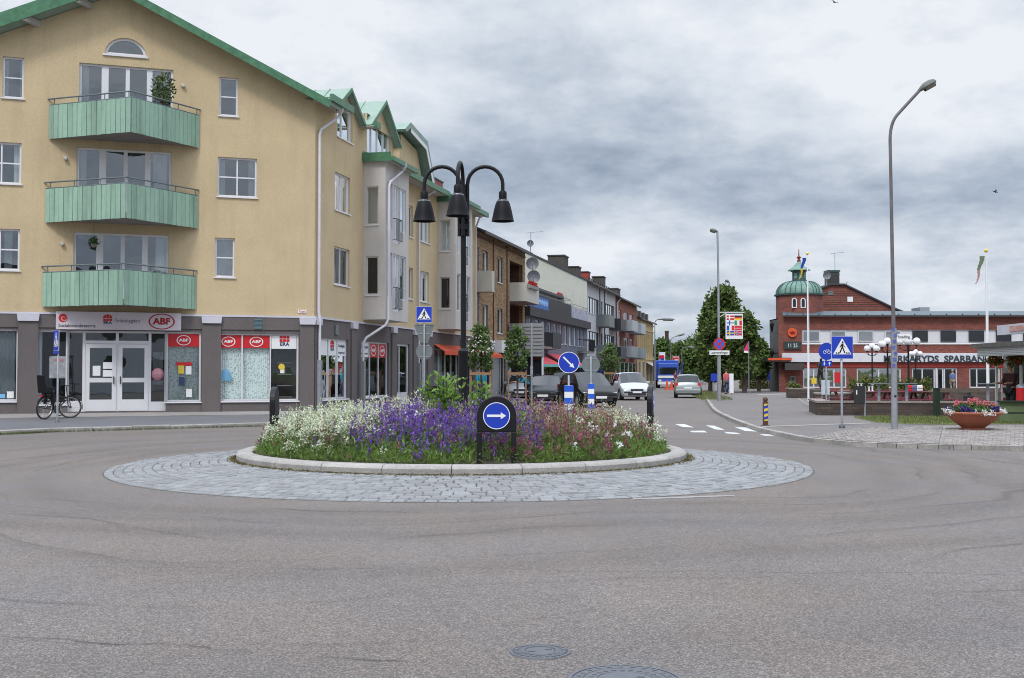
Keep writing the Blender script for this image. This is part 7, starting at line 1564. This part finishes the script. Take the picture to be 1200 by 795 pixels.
# bronze statue
st_y = 52.; sx_ = X(961, st_y); brz = mat('dark_bronze', (.04, .035, .03), .45, metal=.7, var=.3, vs=12)
t = thing('plinth', 'rough dark stone block carrying the bronze figure', 'plinth', (sx_, st_y, .1)); MB(Frame(sx_, st_y)).hprism([(-.4, -.35), (.3, -.4), (.42, .3), (-.35, .4)], .05, .86).build('block', mat('dark_stone', (.07, .065, .06), .9, var=.3), t, bevel=.05)
t = person('dark bronze statue of a standing figure on a stone block', sx_, st_y, .86, R(25), None, None, None, ((.3, .9), (-.5, .3)), lean=.08, h=1.42, stat=brz, name='statue', step=.12, cat='statue')
# flagpoles
def flagpole(px, Yb, ytop, label, cols):
    x = X(px, Yb); t = thing('flagpole', label, 'flagpole', (x, Yb, .1), 0); f = Frame(x, Yb); zt = Z(ytop, Yb)
    MB(f).lathe(0, 0, [(.055, .05), (.05, 2), (.032, zt), (.001, zt + .02)], 12).build('pole', white, t, smooth=True); MB(f).ball(0, 0, zt + .07, .08, 10).build('knob', yel, t); MB(f).tube([(.07, 0, 1.2), (.06, 0, zt - .1)], .006, 4).build('halyard', swhite, t); m = [MB(f), MB(f)]
    for k in range(8):
        z1 = zt - .15 - k * .14; xo = -.06 - .04 * k + .03 * math.sin(k * 1.3); xn = -.06 - .04 * (k + 1) + .03 * math.sin((k + 1) * 1.3); w = .20 * (1 - k / 9)
        m[0 if k < 4 else 1].hull8([(xo - w, -.02, z1), (xo, -.02, z1), (xo, 0, z1), (xo - w, 0, z1), (xn - w * .9, .02, z1 - .14), (xn, .02, z1 - .14), (xn, .04, z1 - .14), (xn - w * .9, .04, z1 - .14)])
    p = m[0].build('pennant', cols[0], t); m[1].build('pennant_end', cols[1], p)
flagpole(947, 60, 299, 'white flagpole with a blue and yellow pennant in front of the domed tower', (flagm('blue', BLc), yel))
flagpole(1157, 46, 296, 'white flagpole with a hanging pennant near the kiosk roof', (mat('faded_green_pennant', (.2, .25, .15), .7), mat('faded_red_pennant', (.5, .3, .28), .7)))
# globe lamps
gl_m = mat('opal_globe', (.74, .74, .75), .25, var=.02)
def globe_lamp():
    t = thing('globe_lamp', 'x', 'street lamp', (0, 0, 0), 0, 'globe lamps on the square'); MB().lathe(0, 0, [(.09, 0), (.08, .5), (.05, .55), (.04, 2.55), (.06, 2.6), (.03, 2.66), (.03, 2.98)], 12).build('pole', black, t, smooth=True)
    for k in range(5):
        if k < 4: a = k * math.pi / 2 + .35; x, y, z = math.cos(a) * .36, math.sin(a) * .36, 2.92; MB().tube([(0, 0, 2.5), (x * .6, y * .6, 2.52), (x, y, 2.62), (x, y, 2.78)], .018, 6).build('arm', black, t, smooth=True)
        else: x, y, z = 0, 0, 3.08
        g = MB().ball(x, y, z, .17, 20).build('globe', gl_m, t, smooth=True); MB().lathe(x, y, [(.06, z - .2), (.07, z - .15), (.05, z - .14)], 12).build('collar', black, g)
    return t
g0 = globe_lamp(); first = True
for px, Yb, lb in ((1022, 67, 'globe lamp with white balls, leftmost, just right of the crossing sign'), (1040, 57, 'white globe lamp immediately left of the tall grey street lamp'), (1064.5, 52, 'largest white globe lamp, right of the tall grey street lamp'), (1073, 85, 'smallest white globe lamp, in front of the bank letters')):
    if first: g0.location = (X(px, Yb), Yb, .1); g0['label'] = lb; first = False
    else: dup(g0, (X(px, Yb), Yb, .1), rnd.random(), lb)
# terrace furniture
mar = mat('maroon_wood', (.13, .025, .035), .7, var=.2, vs=8)
def picnic():
    t = thing('picnic_table', 'x', 'table', (0, 0, 0), 0, 'maroon benches and tables on the square'); 
    for k in range(5): MB().box(-.9, .9, -.36 + k * .15, -.23 + k * .15, .72, .75).build('table_board', mar, t)
    for s in (-1, 1): MB().box(-.9, .9, s * .75 - .13, s * .75 + .13, .42, .46).build('bench_seat', mar, t)
    for s in (-1, 1): MB().hull8([(s * .65 - .04, -.9, 0), (s * .65 + .04, -.9, 0), (s * .65 + .04, -.78, 0), (s * .65 - .04, -.78, 0), (s * .65 - .04, -.2, .72), (s * .65 + .04, -.2, .72), (s * .65 + .04, -.1, .72), (s * .65 - .04, -.1, .72)]).hull8([(s * .65 - .04, .78, 0), (s * .65 + .04, .78, 0), (s * .65 + .04, .9, 0), (s * .65 - .04, .9, 0), (s * .65 - .04, .1, .72), (s * .65 + .04, .1, .72), (s * .65 + .04, .2, .72), (s * .65 - .04, .2, .72)]).box(s * .65 - .03, s * .65 + .03, -.92, .92, .36, .42).build('leg_frame', mar, t)
    return t
pt = picnic()
for i, (px, Yb, rz, lb) in enumerate(((990, 47.5, R(25), 'maroon picnic table left of the litter bin'), (1021, 46, R(4), 'maroon picnic table right of the litter bin'), (1042, 50, R(-5), 'maroon picnic table farther back behind the tall grey lamp'), (1066, 46, R(3), 'maroon picnic table in front of the planted box with flowers'), (1089, 46.5, R(-3), 'maroon picnic table beside the dark green post'))):
    if i == 0: pt.location = (X(px, Yb), Yb, .1); pt.rotation_euler = (0, 0, rz); pt['label'] = lb
    else: dup(pt, (X(px, Yb), Yb, .1), rz, lb)
def hightable():
    t = thing('high_table', 'x', 'table', (0, 0, 0), 0, 'round standing tables'); MB().lathe(0, 0, [(.38, 1.06), (.4, 1.08), (.38, 1.1), (.001, 1.1)], 24).build('table_top', dsteel, t); MB().lathe(0, 0, [(.22, 0), (.2, .03), (.055, .05), (.055, 1.06)], 14).build('leg', steel, t); return t
ht = hightable()
for i, (px, Yb, lb) in enumerate(((1029.5, 43, 'tall round table with bottles, left of the grey street lamp'), (1062, 43.2, 'tall round table just right of the grey street lamp'), (1157, 43, 'tall round table in front of the right flagpole'))):
    if i == 0: ht.location = (X(px, Yb), Yb, .1); ht['label'] = lb
    else: dup(ht, (X(px, Yb), Yb, .1), 0, lb)
for i, (px, Yb, hh) in enumerate(((1005, 47.6, .3), (1009, 47.8, .3), (1018, 46.1, .2), (1022, 46.2, .25))):
    t = thing('candle_lantern', ('slim white lantern on the table behind the litter bin', 'second slim white lantern on the table behind the litter bin', 'short white jar left on the middle picnic table', 'short white jar right on the middle picnic table')[i], 'lantern', (X(px, Yb), Yb, .85), 0, 'white lanterns on the picnic tables'); f = Frame(X(px, Yb), Yb)
    MB(f).box(-.05, .05, -.05, .05, .855, .87).box(-.05, .05, -.05, .05, .85 + hh, .87 + hh).build('top_and_base', white, t); MB(f).lathe(0, 0, [(.035, .87), (.035, .82 + hh)], 8).build('candle', white, t)
def planter(px0, px1, Yb, label, n, zt, seed):
    x0, x1 = X(px0, Yb), X(px1, Yb); t = thing('planter_box', label, 'planter', (x0, Yb, .1)); MB().box(x0, x1, Yb, Yb + .5, .1, .65).build('box', mat('dark_wood', (.05, .035, .03), .8, var=.2), t); r_ = np.random.RandomState(seed)
    P_ = np.c_[r_.uniform(x0, x1, n), r_.uniform(Yb, Yb + .5, n), .6 + (zt - .6) * r_.uniform(0, 1, n) * (.6 + .4 * np.sin(r_.uniform(x0, x1, n) * 5))]; P_[:, 2] = .6 + (zt - .6) * r_.uniform(0, 1, n) * (.55 + .45 * np.abs(np.sin(P_[:, 0] * 4.2)))
    leaves('foliage', P_, unit(r_.normal(size=(n, 3))), .04, .14, leafmat('planter_green', (.05, .09, .02), .45, .3, (.13, .17, .04)), t, world=True); k = n // 14; leaves('blossom', P_[:k] + np.array([0, -.05, .03]), unit(r_.normal(size=(k, 3))), .035, .08, leafmat('rust_petals', (.35, .10, .05), .4, .2), t, world=True)
planter(998, 1041, 52, 'long planter box with rusty red flowers left of the tall grey lamp', 1500, 1.42, 1); planter(1052, 1091, 52.5, 'long planter box with green bushes right of the tall grey lamp', 1500, 1.38, 2); planter(925, 938, 69, 'low green plants on the farthest low wall', 500, 1.0, 3)
for i, (px, c, lb) in enumerate(((1066, mat('red_cover', (.5, .02, .03), .7), 'red folded cushion on the maroon table'), (1072, cl('blue', (.1, .15, .3)), 'blue folded cushion on the maroon table'), (1077.5, swhite, 'white folded cushion on the maroon table'))):
    Yb = 45.9; t = thing('cushion', lb, 'cushion', (X(px, Yb), Yb, .855)); f = Frame(X(px, Yb), Yb, R(10 * i)); MB(f).box(-.13, .13, -.04, .04, .855, 1.10).build('cover', c, t, bevel=.035); MB(f).box(-.12, .12, -.047, -.042, .97, .985).build('seam', plas, t)
# post, rail, litter bin, info board, black pot, street name finger
Yb = 39.2; x = X(1097, Yb); t = thing('post', 'square dark green post in front of the long low wall', 'post', (x, Yb, .1)); f = Frame(x, Yb); gp_ = mat('dark_green_paint', (.015, .03, .022), .5); MB(f).box(-.09, .09, -.09, .09, .08, 1.04).build('shaft', gp_, t, bevel=.01); MB(f).box(-.1, .1, -.1, .1, 1.04, 1.08).build('cap', gp_, t)
Yb = 44.2; x0, x1 = X(1100, Yb), X(1172, Yb); t = thing('timber_rail', 'weathered timber rail running from the dark green post towards the kiosk', 'rail', (x0, Yb, .1)); MB().box(x0, x1, Yb, Yb + .12, .84, 1.0).build('rail', mat('weathered_timber', (.10, .075, .06), .85, var=.25, vs=5), t)
for q in (x0 + .1, (x0 + x1) / 2, x1 - .1): MB().box(q - .05, q + .05, Yb + .02, Yb + .1, .08, .84).build('post', gp_, t)
Yb = 39.6; x = X(1013, Yb); t = thing('litter_bin', 'black litter bin hung on a grey pole in front of the low wall', 'litter bin', (x, Yb, .1)); pole(t, x, Yb, .1, Z(453, Yb), .03, foot=False); f = Frame(x - .2, Yb)
MB(f).hull8([(-.15, -.15, .52), (.16, -.15, .52), (.16, .12, .52), (-.15, .12, .52), (-.17, -.17, 1.12), (.17, -.17, 1.12), (.17, .14, 1.12), (-.17, .14, 1.12)]).build('bin', plas, t, bevel=.02); MB(f).box(-.18, .18, -.18, .15, 1.125, 1.15).build('lid', plas, t); MB(f).box(-.15, -.11, -.172, -.165, .85, 1.0).build('label_plate', swhite, t)
Yb = 44.5; x = X(967, Yb); t = thing('information_board', 'pale grey information board behind the cycle path sign', 'board', (x, Yb, .1)); f = Frame(x, Yb); MB(f).box(-.16, .16, -.02, .02, .75, 1.32).build('panel', mat('pale_board', (.45, .5, .55), .5), t); MB(f).box(-.15, -.12, -.01, .01, .1, .75).box(.12, .15, -.01, .01, .1, .75).build('leg', steel, t)
Yb = 42; x = X(1134, Yb); t = thing('plant_pot', 'black plastic pot standing behind the low wall above the flower bowl', 'pot', (x, Yb, .1)); MB(Frame(x, Yb)).lathe(0, 0, [(.1, .1), (.16, .5), (.17, .72), (.15, .72), (.13, .6)], 16).build('pot', plas, t, smooth=True); MB(Frame(x, Yb)).lathe(0, 0, [(.17, .7), (.185, .7), (.185, .75), (.17, .75)], 16).build('rim', plas, t)
Yb = 47; x = X(1050, Yb); t = thing('street_name_sign', 'small white street name finger above the globe lamps', 'sign', (x, Yb, .1)); f = Frame(x, Yb, R(-8)); pole(t, x, Yb, .1, Z(390, Yb), .03, foot=False); p = MB(f).box(.02, .60, -.03, -.01, Z(399, Yb), Z(391.5, Yb)).build('plate', swhite, t); text('Smedling', f, .31, Z(395.2, Yb), -.032, .16, black, p, width=.46, bold=.012)
# flower bowl
Yb = 30.3; x = X(1139.5, Yb); f = Frame(x, Yb); t = thing('flower_bowl', 'large terracotta bowl planted with pink, purple and white flowers on the setts', 'planter', (x, Yb, ZR)); terra = mat('terracotta', (.38, .12, .065), .75, var=.12, vs=3, fine=.12, bs=40, stain=.2)
MB(f).lathe(0, 0, [(.28, ZR), (.32, ZR + .01), (.32, ZR + .04), (.29, ZR + .06), (.36, ZR + .11), (.50, ZR + .21), (.60, ZR + .32), (.66, ZR + .40), (.73, ZR + .42), (.745, ZR + .45), (.73, ZR + .475), (.66, ZR + .47), (.6, ZR + .41), (.001, ZR + .41)], 48).build('bowl', terra, t, smooth=True)
r_ = np.random.RandomState(4); n = 2600; a = r_.uniform(0, 6.283, n); r = .66 * np.sqrt(r_.uniform(0, 1, n)); H_ = .28 * (1 - (r / .8) ** 2) * r_.uniform(.1, 1, n); P_ = np.c_[x + r * np.cos(a), Yb + r * np.sin(a), ZR + .44 + H_]
leaves('foliage', P_, unit(r_.normal(size=(n, 3)) + np.array([0, 0, .4])), .022, .075, leafmat('geranium_leaves', (.045, .10, .03), .4, .3, (.09, .16, .05)), t, world=True)
def clumps(name, cs, per, rr, m, L_=.05):
    P_ = []; 
    for c in cs: P_.append(unit(r_.normal(size=(per, 3))) * rr * (r_.uniform(.3, 1, per) ** .5)[:, None] + np.array(c))
    P_ = np.vstack(P_); leaves(name, P_, unit(r_.normal(size=(len(P_), 3))), L_ * .42, L_, m, t, world=True)
pc = [(x + q * math.cos(b), Yb + q * math.sin(b), ZR + .50 + .30 * (1 - (q / .85) ** 2) * rnd.uniform(.75, 1.1)) for q, b in [(.55 * math.sqrt(rnd.random()), rnd.uniform(0, 6.283)) for _ in range(42)]]
clumps('pink_blossom', pc, 26, .038, leafmat('geranium_pink', (.55, .09, .14), .35, .2, (.62, .20, .22)), .035)
clumps('purple_blossom', [(x + q * math.cos(b), Yb + q * math.sin(b), ZR + .50 + rnd.uniform(-.03, .06)) for q, b in [(rnd.uniform(.55, .68), c_ + rnd.uniform(-.25, .25)) for c_ in (-1.0, -1.0, -1.1, -.8, -2.2, -2.3, -2.1, -2.4, -.1, .1, 3.1, 3.3, -.9, -2.2) for _ in range(2)]], 40, .06, leafmat('petunia_purple', (.03, .015, .12), .4, .15, (.07, .03, .22)), .05)
clumps('white_blossom', [(x + q * math.cos(b), Yb + q * math.sin(b), ZR + .48 + rnd.uniform(-.05, .04)) for q, b in [(rnd.uniform(.66, .78), c_ + rnd.uniform(-.15, .15)) for c_ in (-1.6, -1.5, -1.75, -2.75, -2.9, -.35, -.25, -.5, 3.0, 1, 2, -1.3, -2.85) for _ in range(2)]], 16, .05, pwh, .05)
# kiosk
t = thing('kiosk', 'kiosk with a dark shingled canopy, white fascia and green skirt cut by the right edge', 'kiosk', (16, 36, .1)); kx = 15.35
sh2 = mat('old_shingle', (.10, .095, .09), .9, var=.35, vs=6); MB().hull8([(kx, 31.2, 2.42), (24, 31.2, 2.42), (24, 38.3, 2.42), (kx, 38.3, 2.42), (kx, 31.2, 2.56), (24, 31.2, 3.0), (24, 38.3, 3.0), (kx + .0, 38.3, 2.56)]).build('canopy_roof', sh2, t)
MB().box(kx + .12, kx + .18, 31.2, 38.1, 2.14, 2.415).box(kx + .18, 22, 38.02, 38.08, 2.14, 2.415).build('white_fascia', bpn, t); m = MB()
for k in range(5): m.box(kx + .105, kx + .118, 31.2, 38.1, 2.17 + .05 * k, 2.175 + .05 * k)
m.build('fascia_groove', sgrey, t); sb = MB().box(16.05, 16.25, 31.6, 37.9, 2.84, 3.16).build('sign_box', mat('lilac_white', (.55, .55, .6), .5, var=.1), t)
MB().box(16.03, 16.045, 34.6, 36.9, 2.92, 3.10).build('pink_panel', mat('faded_pink_panel', (.5, .28, .25), .6, var=.3, vs=5), sb); MB().box(16.03, 16.045, 33.4, 34.3, 2.92, 3.10).build('blue_panel', mat('faded_blue_panel', (.15, .18, .45), .6, var=.5, vs=12), sb)
kw = mat('grey_brown_board', (.16, .15, .14), .8, var=.15); MB().box(16.85, 23, 38.5, 39.3, .1, 2.42).build('hut_wall', kw, t); MB().box(17.0, 19, 38.46, 38.495, 1.0, 2.1).build('serving_hatch', dark_glass, t)
for x_, y_ in ((16.1, 38.1), (16.25, 36.6), (16.4, 35.2), (16.6, 31.6), (22.8, 31.6)): MB().box(x_ - .035, x_ + .035, y_ - .035, y_ + .035, .1, 2.42).build('post', alu, t)
gs_ = MB().box(X(1171, 34.6), 19, 34.6, 34.7, .1, .72).build('green_skirt', mat('olive_green_panel', (.12, .16, .075), .7, var=.1), t); MB().box(X(1171, 34.6) - .03, 19, 34.5, 34.75, .72, .76).box(X(1171, 34.6), 19, 34.585, 34.599, .38, .41).build('skirt_rail', gp_, gs_)
sg = thing('ice_cream_sign', 'narrow striped red, white and turquoise sign standing at the kiosk corner', 'sign', (X(1177, 38), 38, .1)); f = Frame(X(1177, 38), 38)
pb = MB(f).box(-.1, .1, -.03, .03, .3, 1.75).build('panel', swhite, sg); m, m2 = MB(f), MB(f)
for k in range(5): m.box(-.08, .02, -.035, -.031, .38 + k * .27, .5 + k * .27); m2.box(.04, .085, -.035, -.031, .42 + k * .27, .56 + k * .27)
m.build('red_mark', sred, pb); m2.build('turquoise_mark', tq, pb); MB(f).box(-.12, .12, -.1, .1, .1, .3).build('base', plas, sg)
rx = thing('gas_bottle', 'red container with a grey top standing by the kiosk counter', 'container', (X(1197, 35.4), 35.4, .1)); f = Frame(X(1197.5, 35.4), 35.4); MB(f).lathe(0, 0, [(.17, .1), (.18, .15), (.18, 1.13)], 18).build('body', sred, rx); MB(f).lathe(0, 0, [(.18, 1.131), (.17, 1.2), (.08, 1.26), (.001, 1.27)], 18).build('top', steel, rx, smooth=True)
for i, (px, Yb, lb) in enumerate(((1167, 37.6, 'hanging basket of red flowers at the outer corner of the kiosk canopy'), (1192, 36.2, 'hanging basket of orange and green plants above the kiosk counter'))):
    x_, z_ = X(px, Yb), 1.98; h_ = thing('hanging_basket', lb, 'hanging basket', (x_, Yb, z_), 0, 'baskets under the kiosk canopy'); MB(Frame(x_, Yb)).lathe(0, 0, [(.05, z_ - .15), (.15, z_), (.13, z_)], 12).build('basket', brn, h_); MB(Frame(x_, Yb)).tube([(-.1, 0, z_), (0, 0, 2.41), (.1, 0, z_)], .006, 4).build('chain', steel, h_)
    leafball(h_, (x_ - .05, Yb, z_ + .02), .3, 260, leafmat('planter_green', (.05, .09, .02)), .1, .03, .55, 'foliage'); leafball(h_, (x_ - .03, Yb - .05, z_ + .02), .3, 130, leafmat('red_petals', (.5, .02, .02)), .07, .025, .5, 'blossom')
# banners, blue posts and signs near the trees
def banner(px0, px1, y0, y1, Yb, label, cols):
    x0, x1 = X(px0, Yb), X(px1, Yb); t = thing('banner', label, 'banner', (x0, Yb, 0)); MB().tube([(x0, Yb, 0), (x0, Yb, Z(y0, Yb) + .15)], .05, 6).build('pole', dgs, t); p = MB().box(x0 + .06, x1, Yb - .03, Yb + .03, Z(y1, Yb), Z(y0, Yb)).build('cloth', cols[0], t); z0, z1 = Z(y1, Yb), Z(y0, Yb)
    MB().box(x0 + .06, x1 - .1, Yb - .045, Yb - .032, lerp(z0, z1, .4), lerp(z0, z1, .75)).build('red_patch', cols[1], p); MB().box(lerp(x0, x1, .3), x1 - .15, Yb - .06, Yb - .047, lerp(z0, z1, .25), lerp(z0, z1, .5)).build('coloured_patch', cols[2], p)
banner(772, 779.5, 413, 427, 125, 'upper colourful banner on a pole beyond the yellow house', (swhite, sred, sblue)); banner(788, 796, 417.5, 425.5, 140, 'smaller pink and white banner further along the street', (mat('pink_paper', (.5, .2, .3)), sred, swhite))
Yb = 84; x = X(875, Yb); t = thing('pennant_flag', 'pink and white pennant flag hanging in front of the trees', 'flag', (x, Yb, .1)); MB().tube([(x + .15, Yb, .1), (x + .15, Yb, Z(400, Yb))], .035, 6).build('pole', dgs, t); pc_ = mat('bright_pink_cloth', (.55, .03, .14), .7); c = MB().prism([(x + .1, Z(401, Yb)), (x + .12, Z(413.5, Yb)), (x - .22, Z(411, Yb)), (x - .08, Z(406, Yb))], Yb - .02, Yb).build('cloth', pc_, t); MB().prism([(x + .1, Z(411.5, Yb)), (x + .12, Z(414, Yb)), (x - .18, Z(413.5, Yb)), (x - .2, Z(411.3, Yb))], Yb - .035, Yb - .021).build('white_hem', swhite, c)
for i, (px, y0, y1, Yb, c, lb) in enumerate(((873, 434, 458, 88, sblue, 'narrow blue sign panel under the trees, left of the hedge'), (901, 432, 446, 96, sblue, 'blue beach flag beside the corner canopy of the bank'), (857, 438, 461, 78, white, 'slim white and pale green banner post near the far lamp'), (836.5, 438, 447, 74, sblue, 'small blue parking sign left of the far lamp post'))):
    x = X(px, Yb); t = thing('sign_panel', lb, 'sign', (x, Yb, .1)); w = .14 if px != 836.5 else .2; MB().box(x - w, x + w, Yb - .02, Yb + .02, max(.15, Z(y1, Yb)), Z(y0, Yb)).build('panel', c, t); MB().tube([(x, Yb + .04, .1), (x, Yb + .04, Z(y0, Yb) - .05)], .03, 6).build('pole', dgs, t)
# distant modern house seen over the far trees
Yb = 220; x0, x1 = X(808, Yb), X(817, Yb); t = thing('far_house', 'distant pale house top with a flat dark roof above the far trees', 'building', (x0, Yb, 0)); MB().box(x0, x1, Yb, Yb + 6, 0, Z(424.5, Yb)).build('wall', white, t); MB().box(x0 - .2, x1 + .2, Yb - .2, Yb + 6, Z(424.5, Yb), Z(418, Yb)).build('roof', gutter_d, t)
# birds
def bird(px, py, Yb, rz, s, label):
    t = thing('bird', label, 'bird', (0, 0, 0)); V = [(0, .16, 0), (0, .05, 0), (0, -.08, 0), (0, -.15, .01), (0, -.2, 0), (.14, -.03, .06), (.32, .02, .03), (-.14, -.03, .07), (-.32, .03, .05), (0, .24, 0)]
    skinmesh('body', [tuple(c * s for c in v) for v in V], [(0, 1), (1, 2), (2, 3), (3, 4), (1, 5), (5, 6), (1, 7), (7, 8), (0, 9)], [(.03 * s, .02 * s), (.045 * s,) * 2, (.04 * s,) * 2, (.028 * s,) * 2, (.008 * s,) * 2, (.05 * s, .008 * s), (.012 * s, .004 * s), (.05 * s, .008 * s), (.012 * s, .004 * s), (.035 * s, .006 * s)], mat('bird_dark', (.05, .05, .055), .8), t, 1, 1)
    t.location = (X(px, Yb), Yb, Z(py, Yb)); t.rotation_euler = (R(20), R(15), rz)
bird(1169, 225, 45, R(70), .55, 'small dark bird gliding at the right of the sky'); bird(981.5, 3, 40, R(15), .55, 'small bird at the very top edge of the sky')
# pale houses behind the photographer, seen only in reflections
t = thing('pale_house', 'long pale house across the square, seen only as a reflection', 'building', (-22, -26, 0)); f = Frame(22, -26, math.pi); hl = []
for i in range(10): hl += [(1.5 + i * 4.2, 3.3 + i * 4.2, 1.0, 2.8), (1.5 + i * 4.2, 3.3 + i * 4.2, 4.4, 6.1)]
m = MB(f); wall(m, 0, 44, 0, 7.2, hl); m.build('front_wall', bpn, t); MB(f).rect(.1, 43.9, .1, 7.1, .25).build('dark_rooms', room, t); MB(f).prism([(-.5, 7.2), (44.5, 7.2), (41, 10.5), (3, 10.5)], -.4, 7).build('roof', roof_d, t)
